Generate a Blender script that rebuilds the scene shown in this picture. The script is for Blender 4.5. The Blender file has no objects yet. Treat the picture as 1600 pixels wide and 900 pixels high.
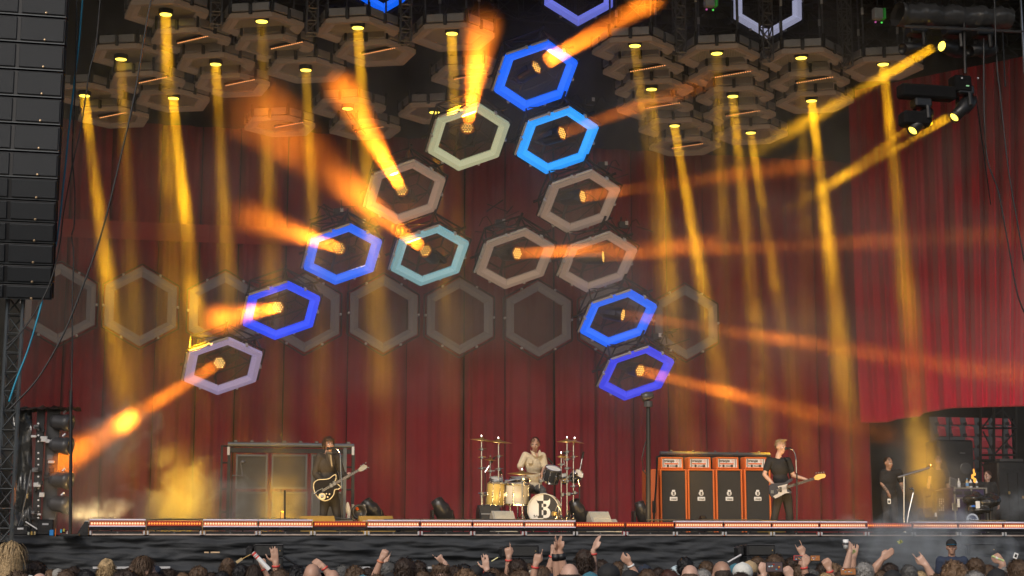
import bpy, bmesh, math, random
from mathutils import Vector, Matrix, noise
random.seed(7)
R = math.radians
PI = math.pi
sc = bpy.context.scene
COL = sc.collection

# ------------------------------------------------------------------ camera
F = 2480.0                      # focal length in photograph pixels (1600 wide)
EYE = 2.0
TH = math.atan(400 / F)         # the camera looks up a little
cam = bpy.data.cameras.new('camera')
cam_ob = bpy.data.objects.new('camera', cam)
COL.objects.link(cam_ob)
cam.sensor_width = 36
cam.lens = 36 * F / 1600
cam.clip_start = 0.2
cam.clip_end = 1500
cam_ob.location = (0, 0, EYE)
cam_ob.rotation_euler = (PI / 2 + TH, 0, 0)
sc.camera = cam_ob

# ------------------------------------------------------------------ sky, sun, exposure
SUN_EL, SUN_AZ = 36.0, 200.0
world = bpy.data.worlds.new("World")
sc.world = world
world.use_nodes = True
wn = world.node_tree
sky = wn.nodes.new('ShaderNodeTexSky')
sky.sky_type = 'NISHITA'
sky.sun_disc = False
sky.sun_elevation = R(SUN_EL)
sky.sun_rotation = R(SUN_AZ)
sky.dust_density = 4.0
wn.links.new(sky.outputs[0], wn.nodes['Background'].inputs[0])
wn.nodes['Background'].inputs[1].default_value = 0.09
sun = bpy.data.lights.new('sun', 'SUN')
sun.energy = 1.35
sun.angle = R(20)
sun.color = (1, 0.96, 0.9)
sun_ob = bpy.data.objects.new('sun', sun)
COL.objects.link(sun_ob)
sd = Vector((math.sin(R(SUN_AZ)) * math.cos(R(SUN_EL)), math.cos(R(SUN_AZ)) * math.cos(R(SUN_EL)), math.sin(R(SUN_EL))))
sun_ob.rotation_euler = sd.to_track_quat('Z', 'Y').to_euler()
sc.view_settings.view_transform = 'Standard'
sc.view_settings.look = 'None'
sc.view_settings.exposure = 0.16
sc.view_settings.gamma = 1.0
cy = sc.cycles
cy.use_denoising = True
cy.use_light_tree = True
cy.max_bounces = 5
cy.diffuse_bounces = 3
cy.glossy_bounces = 2
cy.transparent_max_bounces = 12
cy.volume_bounces = 0
cy.volume_step_rate = 0.5
cy.volume_max_steps = 64
cy.sample_clamp_indirect = 4.0
cy.caustics_reflective = False
cy.caustics_refractive = False

# ------------------------------------------------------------------ coordinates
AL = R(12.5)                    # the stage front runs away to the right
EX = Vector((math.cos(AL), math.sin(AL), 0))
EY = Vector((-math.sin(AL), math.cos(AL), 0))
O = Vector((0, 28.2, 0))
CAMP = Vector((0, 0, EYE))
DECK = 2.15
def ray(px, py):
    a = (px - 800) / F; b = -(py - 450) / F
    return Vector((a, math.cos(TH) - b * math.sin(TH), math.sin(TH) + b * math.cos(TH)))
def S(x, y, z=0.0): return O + EX * x + EY * y + Vector((0, 0, z))
def SP(px, py, sy):
    d = ray(px, py); return CAMP + d * ((O.dot(EY) + sy) / d.dot(EY))
def ZP(px, py, z):
    d = ray(px, py); return CAMP + d * ((z - EYE) / d.z)
def DP(px, py, dist):           # at a distance along the view axis
    return CAMP + ray(px, py) * dist
def sx_of(p): return (p - O).dot(EX)
def sy_of(p): return (p - O).dot(EY)
def sxz(px, py, sy):
    p = SP(px, py, sy); return sx_of(p), p.z
RST = Matrix.Rotation(AL, 4, 'Z')

# ------------------------------------------------------------------ materials
def pmat(name, c, rough=0.6, metal=0.0, var=0.25, scale=6.0, bump=0.0, bscale=None, emit=None, estr=1.0, spec=0.5, sheen=0.0):
    m = bpy.data.materials.new(name); m.use_nodes = True
    n = m.node_tree; b = n.nodes['Principled BSDF']
    b.inputs['Roughness'].default_value = rough
    b.inputs['Metallic'].default_value = metal
    b.inputs['Specular IOR Level'].default_value = spec
    if sheen: b.inputs['Sheen Weight'].default_value = sheen
    tc = n.nodes.new('ShaderNodeTexCoord')
    if var:
        nz = n.nodes.new('ShaderNodeTexNoise'); nz.inputs['Scale'].default_value = scale; nz.inputs['Detail'].default_value = 5
        n.links.new(tc.outputs['Object'], nz.inputs['Vector'])
        mx = n.nodes.new('ShaderNodeMix'); mx.data_type = 'RGBA'
        mx.inputs[6].default_value = (*[x * (1 - var) for x in c], 1)
        mx.inputs[7].default_value = (*[min(1, x * (1 + var)) for x in c], 1)
        n.links.new(nz.outputs[0], mx.inputs[0]); n.links.new(mx.outputs[2], b.inputs['Base Color'])
    else:
        b.inputs['Base Color'].default_value = (*c, 1)
    if bump:
        nb = n.nodes.new('ShaderNodeTexNoise'); nb.inputs['Scale'].default_value = bscale or scale * 3; nb.inputs['Detail'].default_value = 4
        n.links.new(tc.outputs['Object'], nb.inputs['Vector'])
        bp = n.nodes.new('ShaderNodeBump'); bp.inputs['Strength'].default_value = bump; bp.inputs['Distance'].default_value = 0.05
        n.links.new(nb.outputs[0], bp.inputs['Height']); n.links.new(bp.outputs[0], b.inputs['Normal'])
    if emit:
        b.inputs['Emission Color'].default_value = (*emit, 1); b.inputs['Emission Strength'].default_value = estr
        m.cycles.emission_sampling = 'NONE'
    return m
def emat(name, c, s):
    m = bpy.data.materials.new(name); m.use_nodes = True
    n = m.node_tree; n.nodes.remove(n.nodes['Principled BSDF'])
    e = n.nodes.new('ShaderNodeEmission'); e.inputs[0].default_value = (*c, 1); e.inputs[1].default_value = s
    n.links.new(e.outputs[0], n.nodes['Material Output'].inputs[0])
    m.cycles.emission_sampling = 'NONE'
    return m
def mesh_mat(name, c, cover, pitch):
    """wire mesh: wires across both ways with open holes between"""
    m = bpy.data.materials.new(name); m.use_nodes = True
    n = m.node_tree; b = n.nodes['Principled BSDF']
    b.inputs['Base Color'].default_value = (*c, 1); b.inputs['Roughness'].default_value = 0.5
    tc = n.nodes.new('ShaderNodeTexCoord'); sp = n.nodes.new('ShaderNodeSeparateXYZ')
    n.links.new(tc.outputs['Object'], sp.inputs[0])
    outs = []
    for ax in (0, 1):
        d = n.nodes.new('ShaderNodeMath'); d.operation = 'DIVIDE'; d.inputs[1].default_value = pitch
        n.links.new(sp.outputs[ax], d.inputs[0])
        fr = n.nodes.new('ShaderNodeMath'); fr.operation = 'FRACT'; n.links.new(d.outputs[0], fr.inputs[0])
        l = n.nodes.new('ShaderNodeMath'); l.operation = 'LESS_THAN'; l.inputs[1].default_value = cover
        n.links.new(fr.outputs[0], l.inputs[0]); outs.append(l)
    mxm = n.nodes.new('ShaderNodeMath'); mxm.operation = 'MAXIMUM'
    n.links.new(outs[0].outputs[0], mxm.inputs[0]); n.links.new(outs[1].outputs[0], mxm.inputs[1])
    tr = n.nodes.new('ShaderNodeBsdfTransparent'); ms = n.nodes.new('ShaderNodeMixShader')
    n.links.new(mxm.outputs[0], ms.inputs[0]); n.links.new(tr.outputs[0], ms.inputs[1]); n.links.new(b.outputs[0], ms.inputs[2])
    n.links.new(ms.outputs[0], n.nodes['Material Output'].inputs[0])
    return m

K = {}
K['black'] = pmat('black_paint', (.012, .012, .013), .55, var=.4)
K['matte'] = pmat('black_cloth', (.008, .008, .009), .95, var=.4, bump=.2, spec=.2)
K['plastic'] = pmat('black_plastic', (.014, .014, .016), .35, var=.3, bump=.25, bscale=7)
K['sheet'] = pmat('black_sheeting', (.016, .017, .018), .18, var=.3, bump=.5, bscale=5)
K['grey'] = pmat('grey_metal', (.16, .16, .17), .4, .6, bump=.1)
K['steel'] = pmat('steel', (.45, .45, .46), .3, .9)
K['silver'] = pmat('silver_paint', (.55, .55, .57), .35, .3)
K['dark'] = pmat('dark_metal', (.03, .03, .032), .45, .5)
K['white'] = pmat('white_paint', (.75, .75, .74), .5, var=.08)
K['asphalt'] = pmat('ground_matting', (.05, .05, .045), .9, bump=.4, scale=2)
K['deck'] = pmat('stage_ply', (.02, .02, .02), .7, bump=.1, scale=1.5)
K['skin'] = pmat('skin', (.42, .245, .175), .5, var=.12, scale=14)
K['skin2'] = pmat('skin_pale', (.50, .31, .235), .5, var=.12, scale=14)
K['skin3'] = pmat('skin_tan', (.33, .19, .13), .5, var=.12, scale=14)
K['cymbal'] = pmat('bronze', (.75, .5, .18), .28, .9, var=.15)
K['chrome'] = pmat('chrome', (.7, .7, .7), .15, 1.0, var=.05)
K['tolex'] = pmat('orange_tolex', (.75, .17, .03), .55, var=.12, bump=.15, bscale=60)
K['cloth'] = pmat('speaker_cloth', (.03, .03, .03), .9, var=.3, scale=30, bump=.3, bscale=120)
K['panel'] = pmat('white_panel', (.7, .7, .7), .5, var=.05)
K['orange_paint'] = pmat('orange_paint', (.7, .13, .02), .5, var=.05)

# ------------------------------------------------------------------ mesh helper
class MB:
    def __init__(s): s.v = []; s.f = []; s.m = []
    def add(s, vs, fs, m=0, M=None):
        o = len(s.v)
        s.v += [tuple(M @ Vector(p)) for p in vs] if M else [tuple(p) for p in vs]
        s.f += [tuple(i + o for i in f) for f in fs]; s.m += [m] * len(fs)
        return s
    def box(s, c, d, M=None, m=0):
        x, y, z = d[0] / 2, d[1] / 2, d[2] / 2
        vs = [Vector(c) + Vector((a * x, b * y, e * z)) for e in (-1, 1) for b in (-1, 1) for a in (-1, 1)]
        return s.add(vs, [(0, 2, 3, 1), (4, 5, 7, 6), (0, 1, 5, 4), (2, 6, 7, 3), (0, 4, 6, 2), (1, 3, 7, 5)], m, M)
    def cbox(s, c, d, b=.01, M=None, m=0):
        """box with chamfered edges"""
        bm = bmesh.new(); bmesh.ops.create_cube(bm, size=1)
        bmesh.ops.scale(bm, vec=d, verts=bm.verts)
        bmesh.ops.bevel(bm, geom=bm.edges[:], offset=b, segments=1, affect='EDGES')
        vs = [v.co + Vector(c) for v in bm.verts]; bm.verts.index_update()
        fs = [[v.index for v in f.verts] for f in bm.faces]; bm.free()
        return s.add(vs, fs, m, M)
    def tube(s, p, q, r, n=6, r2=None, m=0, M=None, cap=True):
        p, q = Vector(p), Vector(q); r2 = r if r2 is None else r2
        d = q - p
        if d.length < 1e-6: return s
        t = d.to_track_quat('Z', 'Y').to_matrix()
        vs = [p + t @ Vector((math.cos(2 * PI * i / n) * r, math.sin(2 * PI * i / n) * r, 0)) for i in range(n)]
        vs += [q + t @ Vector((math.cos(2 * PI * i / n) * r2, math.sin(2 * PI * i / n) * r2, 0)) for i in range(n)]
        fs = [(i, (i + 1) % n, n + (i + 1) % n, n + i) for i in range(n)]
        if cap: fs += [tuple(range(n - 1, -1, -1)), tuple(range(n, 2 * n))]
        return s.add(vs, fs, m, M)
    def path(s, pts, r, n=6, m=0, M=None):
        pts = [Vector(p) for p in pts]; rings = []; vs = []
        for i, p in enumerate(pts):
            d = (pts[min(i + 1, len(pts) - 1)] - pts[max(i - 1, 0)])
            t = d.to_track_quat('Z', 'Y').to_matrix()
            rr = r[i] if isinstance(r, (list, tuple)) else r
            vs += [p + t @ Vector((math.cos(2 * PI * k / n) * rr, math.sin(2 * PI * k / n) * rr, 0)) for k in range(n)]
        fs = [(i * n + k, i * n + (k + 1) % n, (i + 1) * n + (k + 1) % n, (i + 1) * n + k) for i in range(len(pts) - 1) for k in range(n)]
        fs += [tuple(range(n - 1, -1, -1)), tuple(range((len(pts) - 1) * n, len(pts) * n))]
        return s.add(vs, fs, m, M)
    def ell(s, c, d, nu=10, nv=7, m=0, M=None, rot=None):
        c = Vector(c); vs = []
        for j in range(1, nv):
            a = PI * j / nv
            for i in range(nu):
                b = 2 * PI * i / nu
                p = Vector((d[0] * math.sin(a) * math.cos(b), d[1] * math.sin(a) * math.sin(b), d[2] * math.cos(a)))
                vs.append(c + (rot @ p if rot else p))
        t0 = Vector((0, 0, d[2])); t1 = -t0
        vs += [c + (rot @ t0 if rot else t0), c + (rot @ t1 if rot else t1)]
        top, bot = len(vs) - 2, len(vs) - 1
        fs = [(j * nu + i, (j + 1) * nu + i, (j + 1) * nu + (i + 1) % nu, j * nu + (i + 1) % nu) for j in range(nv - 2) for i in range(nu)]
        fs += [(top, i, (i + 1) % nu) for i in range(nu)] + [(bot, (nv - 2) * nu + (i + 1) % nu, (nv - 2) * nu + i) for i in range(nu)]
        return s.add(vs, fs, m, M)
    def lathe(s, prof, n=20, m=0, M=None):
        vs = [(r * math.cos(2 * PI * i / n), r * math.sin(2 * PI * i / n), z) for r, z in prof for i in range(n)]
        fs = [(j * n + i, j * n + (i + 1) % n, (j + 1) * n + (i + 1) % n, (j + 1) * n + i) for j in range(len(prof) - 1) for i in range(n)]
        return s.add(vs, fs, m, M)
    def prism(s, pts, h, m=0, M=None):
        n = len(pts)
        vs = [(x, y, 0) for x, y in pts] + [(x, y, h) for x, y in pts]
        fs = [tuple(range(n - 1, -1, -1)), tuple(range(n, 2 * n))] + [(i, (i + 1) % n, n + (i + 1) % n, n + i) for i in range(n)]
        return s.add(vs, fs, m, M)
    def caps(s, p, q, r1, r2=None):
        r2 = r1 if r2 is None else r2
        s.ell(p, (r1,) * 3, 8, 6); s.ell(q, (r2,) * 3, 8, 6); s.tube(p, q, r1, 8, r2)
        return s
    def mesh(s, name, mats, smooth=False):
        me = bpy.data.meshes.new(name); me.from_pydata(s.v, [], s.f)
        for k in (mats if isinstance(mats, (list, tuple)) else [mats]): me.materials.append(k)
        if any(s.m): me.polygons.foreach_set('material_index', s.m)
        if smooth: me.polygons.foreach_set('use_smooth', [True] * len(me.polygons))
        me.validate(); me.update()
        return me
    def build(s, name, mats, parent=None, smooth=False):
        return link(name, s.mesh(name, mats, smooth), parent)
def link(name, me, parent=None):
    o = bpy.data.objects.new(name, me); COL.objects.link(o)
    if parent: o.parent = parent
    return o
def tag(o, label=None, cat=None, group=None, kind=None):
    if label: o['label'] = label
    if cat: o['category'] = cat
    if group: o['group'] = group
    if kind: o['kind'] = kind
    return o
def thing(name, label, cat, loc=(0, 0, 0), rot=None, group=None):
    o = bpy.data.objects.new(name, None); COL.objects.link(o)
    o.empty_display_size = .2
    M = Matrix.Translation(loc)
    if rot is not None: M = M @ (rot.to_3x3() if isinstance(rot, Matrix) else Matrix.Rotation(rot, 3, 'Z')).to_4x4()
    o.matrix_world = M
    return tag(o, label, cat, group)
KIDS = {}
def copy_tree(o, parent=None):
    c = o.copy(); COL.objects.link(c)
    if parent: c.parent = parent
    for ch in list(o.children): copy_tree(ch, c)
    return c
def mat_of(cols, loc):
    M = Matrix((cols[0], cols[1], cols[2])).transposed().to_4x4(); M.translation = loc
    return M
def bake(mb, name, mat, voxel, smooth=2, fac=.5):
    me = mb.mesh(name, mat); o = bpy.data.objects.new('temporary', me); COL.objects.link(o)
    r = o.modifiers.new('r', 'REMESH'); r.mode = 'VOXEL'; r.voxel_size = voxel; r.use_smooth_shade = True
    if smooth:
        q = o.modifiers.new('s', 'SMOOTH'); q.iterations = smooth; q.factor = fac
    dg = bpy.context.evaluated_depsgraph_get(); dg.update()
    out = bpy.data.meshes.new_from_object(o.evaluated_get(dg))
    out.name = name
    bpy.data.objects.remove(o)
    bpy.data.meshes.remove(me)
    if not out.materials: out.materials.append(mat)
    return out
def text_mesh(txt, name, mat, size, ext=.002, shear=0.0):
    cu = bpy.data.curves.new('lettering', 'FONT'); cu.body = txt; cu.size = size; cu.extrude = ext; cu.align_x = 'CENTER'; cu.align_y = 'CENTER'; cu.shear = shear
    cu.offset = size * .012
    o = bpy.data.objects.new('temporary', cu); COL.objects.link(o)
    dg = bpy.context.evaluated_depsgraph_get(); dg.update()
    me = bpy.data.meshes.new_from_object(o.evaluated_get(dg)); me.name = name
    bpy.data.objects.remove(o)
    me.materials.clear(); me.materials.append(mat)
    return me
def ordinal(n):
    return ['first', 'second', 'third', 'fourth', 'fifth', 'sixth', 'seventh', 'eighth', 'ninth', 'tenth', 'eleventh', 'twelfth', 'thirteenth', 'fourteenth', 'fifteenth', 'sixteenth', 'seventeenth', 'eighteenth', 'nineteenth', 'twentieth', 'twenty-first', 'twenty-second', 'twenty-third', 'twenty-fourth'][n]
def beam(p, q, col, watts, spread, rad):
    l = bpy.data.lights.new('beam_light', 'AREA'); o = bpy.data.objects.new('beam_light', l); COL.objects.link(o)
    o.location = p; o.rotation_euler = (Vector(q) - Vector(p)).to_track_quat('-Z', 'Y').to_euler()
    l.shape = 'DISK'; l.size = 2 * rad; l.spread = R(spread); l.color = col; l.energy = watts
    return o

# ------------------------------------------------------------------ ground and stage
g = MB().box((0, 150, -.05), (700, 700, .1)).build('ground', K['asphalt']); tag(g, 'dark matting on the field under the crowd', None, None, 'structure')
XL, XR = sxz(12, 830, 0)[0], sxz(1700, 830, 0)[0]
stage = thing('stage', 'wide black concert stage with a wrinkled black skirt along its front', 'stage', S(0, 0, 0), RST)
MB().box(((XL + XR) / 2 + 1, 6.6, DECK - .06), (XR - XL + 6, 13, .12)).build('deck', K['deck'], stage)
MB().box(((XL + XR) / 2 + 1, 6.7, 1.02), (XR - XL + 5.6, 12.4, 2.03)).build('understage', K['matte'], stage)
sk = MB(); nx, nz = 520, 30; z0, z1 = 1.52, DECK - .015
for j in range(nz + 1):
    for i in range(nx + 1):
        u, v = i / nx, j / nz
        x = XL + (XR - XL) * u; z = z0 + (z1 - z0) * v
        amp = .10 * (1 - .55 * min(1, max(0, (u - .35) * 2.5))) * min(1, (1 - v) * 5 + .12)
        d = noise.noise((x * .9, z * 7 + .5 * math.sin(x * .8), 3.1)) + .55 * noise.noise((x * 2.1 + z * 3, z * 13, 7.7)) + .42 * noise.noise((x * 4 + z * 6, z * 26, 1.7)) + .2 * abs(noise.noise((x * 3 - z * 9, z * 30, 9.1)))
        sag = -.012 * abs(math.sin(x * 1.13 + .4)) * v
        sk.v.append((x, -.13 + amp * d, z + sag))
w = nx + 1
sk.f = [(j * w + i, j * w + i + 1, (j + 1) * w + i + 1, (j + 1) * w + i) for j in range(nz) for i in range(nx)]; sk.m = [0] * len(sk.f)
K['skirt'] = pmat('skirt_cloth', (.026, .029, .034), .75, var=.35, scale=2, bump=.15, bscale=25)
sk.build('skirt', K['skirt'], stage, True)
for a, b in ((145, 160), (180, 266), (655, 676), (560, 578)):
    xa, za = sxz(a, 887, -.3); xb, _ = sxz(b, 887, -.3)
    MB().box(((xa + xb) / 2, -.3, za), (xb - xa, .03, .035)).build('skirt_rail', K['silver'], stage)
for xa, xb in ((319, 326), (329, 343)):
    a, z = sxz(xa, 863, -.25); b, _ = sxz(xb, 863, -.25)
    MB().box(((a + b) / 2, -.27, z), (b - a, .02, .022)).build('tape_strip', pmat('tape', (.6, .42, .25), .6), stage)

# light battens along the lip
K['bulb'] = emat('bulb_glow', (1, .60, .33), 1.5)
K['bulb_red'] = emat('bulb_glow_deep', (1, .32, .06), 1.5)
K['lens_back'] = pmat('lens_backing', (.6, .2, .1), .4, emit=(1, .2, .06), estr=.08)
K['lens_back_dark'] = pmat('lens_backing_dark', (.3, .04, .02), .4, emit=(1, .08, .01), estr=.08)
K['diffuser'] = pmat('frosted_cover', (.62, .58, .66), .35, var=.1, scale=20, emit=(.75, .6, .75), estr=.12)
xb0, xb1 = sxz(139, 820, -.1)[0], sxz(1637, 820, -.1)[0]
NB = 19; L = (xb1 - xb0) / NB
zt, zb, zm, zlip = sxz(800, 813, -.1)[1], sxz(800, 824.5, -.1)[1], sxz(800, 830, -.1)[1], sxz(800, 837, -.1)[1]
DARKB = {1, 4, 9, 10, 15}
def batten(dark):
    t = thing('light_batten', '', 'light batten')
    h = zb - zt
    mb = MB(); mb.cbox((L / 2, .10, (zt + zm) / 2 - .01), (L - .02, .16, zt - zm - .05), .01); mb.cbox((L / 2, .09, (zb + zm) / 2), (L - .015, .2, zb - zm - .01), .008)
    mb.build('housing', K['plastic'], t)
    if not dark:
        mb = MB().cbox((L / 2, .03, zt - .012), (L - .012, .2, .024), .006); mb.cbox((L / 2, -.02, zb + .008), (L - .012, .10, .02), .005)
        mb.build('cover', K['diffuser'], t)
    MB().box((L / 2, .012, (zt + zb) / 2 - .005), (L - .03, .012, .085)).build('backing', K['lens_back_dark' if dark else 'lens_back'], t)
    mb = MB()
    for i in range(20):
        mb.ell((.025 + (L - .05) * (i + .5) / 20, -.002, (zt + zb) / 2 - .008), (.0150, .012, .017), 8, 5)
    o = mb.build('bulbs', K['bulb_red' if dark else 'bulb'], t, True); o['kind'] = 'stuff'
    mb = MB().box((L / 2, -.0, zlip + .012), (L - .05, .03, .022)); mb.build('lip', pmat('lip_metal', (.5, .4, .35), .35, .5, var=.5, scale=4), t)
    for x in (.03, L - .03):
        MB().cbox((x, -.02, (zm + zlip) / 2), (.03, .03, zm - zlip - .01), .004).build('bracket', K['silver'], t)
    MB().box((L / 2, .03, (zm + zlip) / 2 + .005), (L - .12, .02, .045)).build('base', K['dark'], t)
    MB().prism([(-.02, 0), (.02, 0), (0, .035)], .004, M=Matrix.Translation((L / 2, -.002, zlip + .03)) @ Matrix.Rotation(PI / 2, 4, 'X')).build('mark', K['grey'], t)
    return t
proto = {d: batten(d) for d in (False, True)}; used = set()
cnt = {False: 0, True: 0}
for i in range(NB):
    d = i in DARKB
    o = proto[d] if d not in used else copy_tree(proto[d]); used.add(d)
    o.matrix_world = Matrix.Translation(S(xb0 + L * i, -.1, 0)) @ RST
    tag(o, ('bare black' if d else 'silver covered') + ' light batten, %s of its kind from the left along the stage lip' % ordinal(cnt[d]), 'light batten', 'light battens along the stage front')
    cnt[d] += 1

# ------------------------------------------------------------------ red backdrop
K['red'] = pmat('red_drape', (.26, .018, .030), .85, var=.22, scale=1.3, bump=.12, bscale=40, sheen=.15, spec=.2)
K['red_daylit'] = pmat('red_side_drape_daylit', (.50, .013, .045), .8, var=.12, scale=1.0, bump=.1, bscale=40, sheen=.15, spec=.2)  # brighter than the back drape: daylight put into its base colour
K['red_band'] = pmat('red_seam', (.32, .03, .035), .85, var=.15)
K['sheer'] = pmat('black_drape', (.014, .012, .012), .9, var=.4, bump=.3, bscale=6, spec=.2)
CY = 9.3
cx0, cx1 = sxz(18, 700, CY)[0], sxz(1367, 740, CY)[0]
ctop = sxz(640, 190, CY)[1]
back = thing('back_curtain', 'dark red curtain of vertical panels hanging across the back of the stage', 'curtain', S(cx0, CY, DECK), RST)
npan = 18; rp = random.Random(4); cuts = [0]
for k in range(npan): cuts.append(cuts[-1] + rp.uniform(.7, 1.3))
cuts = [c * (cx1 - cx0) / cuts[-1] for c in cuts]; pw = (cx1 - cx0) / npan
for k in range(npan):
    mb = MB(); nu, nv = 22, 26; sd_ = random.random() * 50; gapw = rp.choice((.002, .008, .014)); lean = random.uniform(-.05, .05)
    for j in range(nv + 1):
        for i in range(nu + 1):
            u, v = i / nu, j / nv
            x = cuts[k] + gapw + (cuts[k + 1] - cuts[k] - 2 * gapw) * u
            zz = (ctop - DECK - .02) * v + .02
            f = .055 * math.sin(u * 2 * PI * (1.4 + sd_ % 1.7) + sd_ + lean * zz) + .03 * math.sin(u * 2 * PI * 5.3 + sd_ * 2 + .3 * math.sin(zz * .7))
            wr = .018 * noise.noise((x * 2 + zz * .8, zz * 2.2, sd_)) + .01 * noise.noise((x * 6 + zz * 3, zz * 3, sd_))
            edge = .13 * (max(0, 1 - u * 9) ** 2 + max(0, 1 - (1 - u) * 9) ** 2)
            mb.v.append((x, f + wr + edge, zz))
    w = nu + 1
    mb.f = [(j * w + i, j * w + i + 1, (j + 1) * w + i + 1, (j + 1) * w + i) for j in range(nv) for i in range(nu)]; mb.m = [0] * len(mb.f)
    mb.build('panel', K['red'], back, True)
bz1, bz0 = sxz(230, 348, CY)[1] - DECK, sxz(230, 376, CY)[1] - DECK
ba, bb = sxz(60, 360, CY)[0] - cx0, sxz(470, 360, CY)[0] - cx0
MB().box(((ba + bb) / 2, -.06, (bz0 + bz1) / 2), (bb - ba, .015, bz1 - bz0)).build('seam_band', K['red_band'], back)
MB().box((npan * pw / 2, .32, (ctop - DECK) / 2), (npan * pw - .1, .03, ctop - DECK - .1)).build('backing', K['matte'], back)  # black sheet added behind so the gaps between panels read dark
# upper black border behind the rig
bo = MB(); nu = 240; x0, x1 = -17, 18; zb0, zb1 = ctop - .5, 15.1
for j in range(2):
    for i in range(nu + 1):
        x = x0 + (x1 - x0) * i / nu
        bo.v.append((x, .06 * math.sin(x * 9) + .03 * math.sin(x * 23 + 1), (zb0 if j == 0 else zb1)))
bo.f = [(i, i + 1, nu + 2 + i, nu + 1 + i) for i in range(nu)]; bo.m = [0] * nu
brd = thing('black_border', 'black pleated border hanging above the red back curtain', 'curtain', S(0, CY - .35, 0), RST)
bo.build('cloth', K['sheer'], brd, True)

# ------------------------------------------------------------------ roof, wings, backstage wall
roof = thing('stage_roof', 'dark stage roof over the lighting rig', 'roof', S(0, 0, 0), RST)
MB().box((1, 5.2, 15.35), (44, 17, .3)).build('roof_skin', K['matte'], roof)
MB().box((1, -3.2, 15.15), (44, .2, .9)).build('roof_beam', K['black'], roof)
wing = thing('wing_sky_block', 'unseen black wall added on the left wing to block sky light', 'wall', S(-13.5, 5, 0), RST)
MB().box((0, .5, 8.5), (.2, 12, 13.4)).build('cloth', K['matte'], wing)  # out of view, added to keep sky light off the stage
BW = 11.2
bwl = thing('backstage_wall', 'black masking behind the right wing, open where red stadium seats show', 'wall', S(0, BW, 0), RST)
def wallpiece(a, b, y0, y1):
    xa, za = sxz(a, y0, BW); xb, zb_ = sxz(b, y1, BW)
    zf = lambda y: sxz(1500, y, BW)[1]
    za, zb_ = zf(y0), zf(y1)
    MB().box(((xa + xb) / 2, 0, (za + zb_) / 2), (xb - xa, .1, abs(za - zb_))).build('wall_panel', K['matte'], bwl)
wallpiece(1330, 1459, 652, 852); wallpiece(1581, 1780, 652, 852); wallpiece(-150, 1780, -60, 652)
wallpiece(1459, 1581, 790, 852)
wallpiece(-150, 1330, 652, 852)  # panels behind the red curtain are unseen, added against leaking sky light

# right side drape, swept forward from the back curtain to the stage front
sdp = thing('side_curtain', 'daylit red side curtain gathered in long folds with a free lower hem', 'curtain', S(0, 0, 0), RST)
nu, nv = 300, 40; mb = MB()
def hem(px):
    for (a, ya), (b, yb) in zip(HEM[:-1], HEM[1:]):
        if a <= px <= b: return ya + (yb - ya) * (px - a) / (b - a)
    return HEM[-1][1]
HEM = [(1240, 660), (1336, 661), (1391, 659), (1397, 655), (1440, 650), (1441, 645), (1487, 637), (1600, 634), (1720, 632)]
for j in range(nv + 1):
    for i in range(nu + 1):
        s_, v = i / nu, j / nv
        bx = 1345 + 330 * s_ ** .9; tx = 1325 + 370 * s_
        by = hem(bx); ty = 140 - 66 * max(0, (tx - 1340)) / 330
        sag = 1 - v
        px = bx + (tx - bx) * sag ** .8; py = by + (ty - by) * sag
        py += 0
        sy = 8.7 - 6.0 * s_ ** 1.2
        ph = s_ * 2 * PI * 13 + .9 * math.sin(s_ * 9) + .25 * math.sin(v * 3 + s_ * 5)
        fold = (.24 * math.sin(ph) + .10 * math.sin(ph * 2.1 + 1)) * (1 - .75 * v ** 4) * (.35 + .65 * min(1, s_ * 2.2))
        p = SP(px, py, sy + fold)
        q = p - S(0, 0); mb.v.append((q.dot(EX), q.dot(EY), p.z))
w = nu + 1
mb.f = [(j * w + i, j * w + i + 1, (j + 1) * w + i + 1, (j + 1) * w + i) for j in range(nv) for i in range(nu)]; mb.m = [0] * len(mb.f)
mb.build('cloth', K['red_daylit'], sdp, True)
hp = [Vector(mb.v[nv * w + i]) + Vector((0, -.02, 0)) for i in range(0, nu + 1, 6)]
MB().path(hp, .018, 5).build('hem', K['red_band'], sdp)

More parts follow.
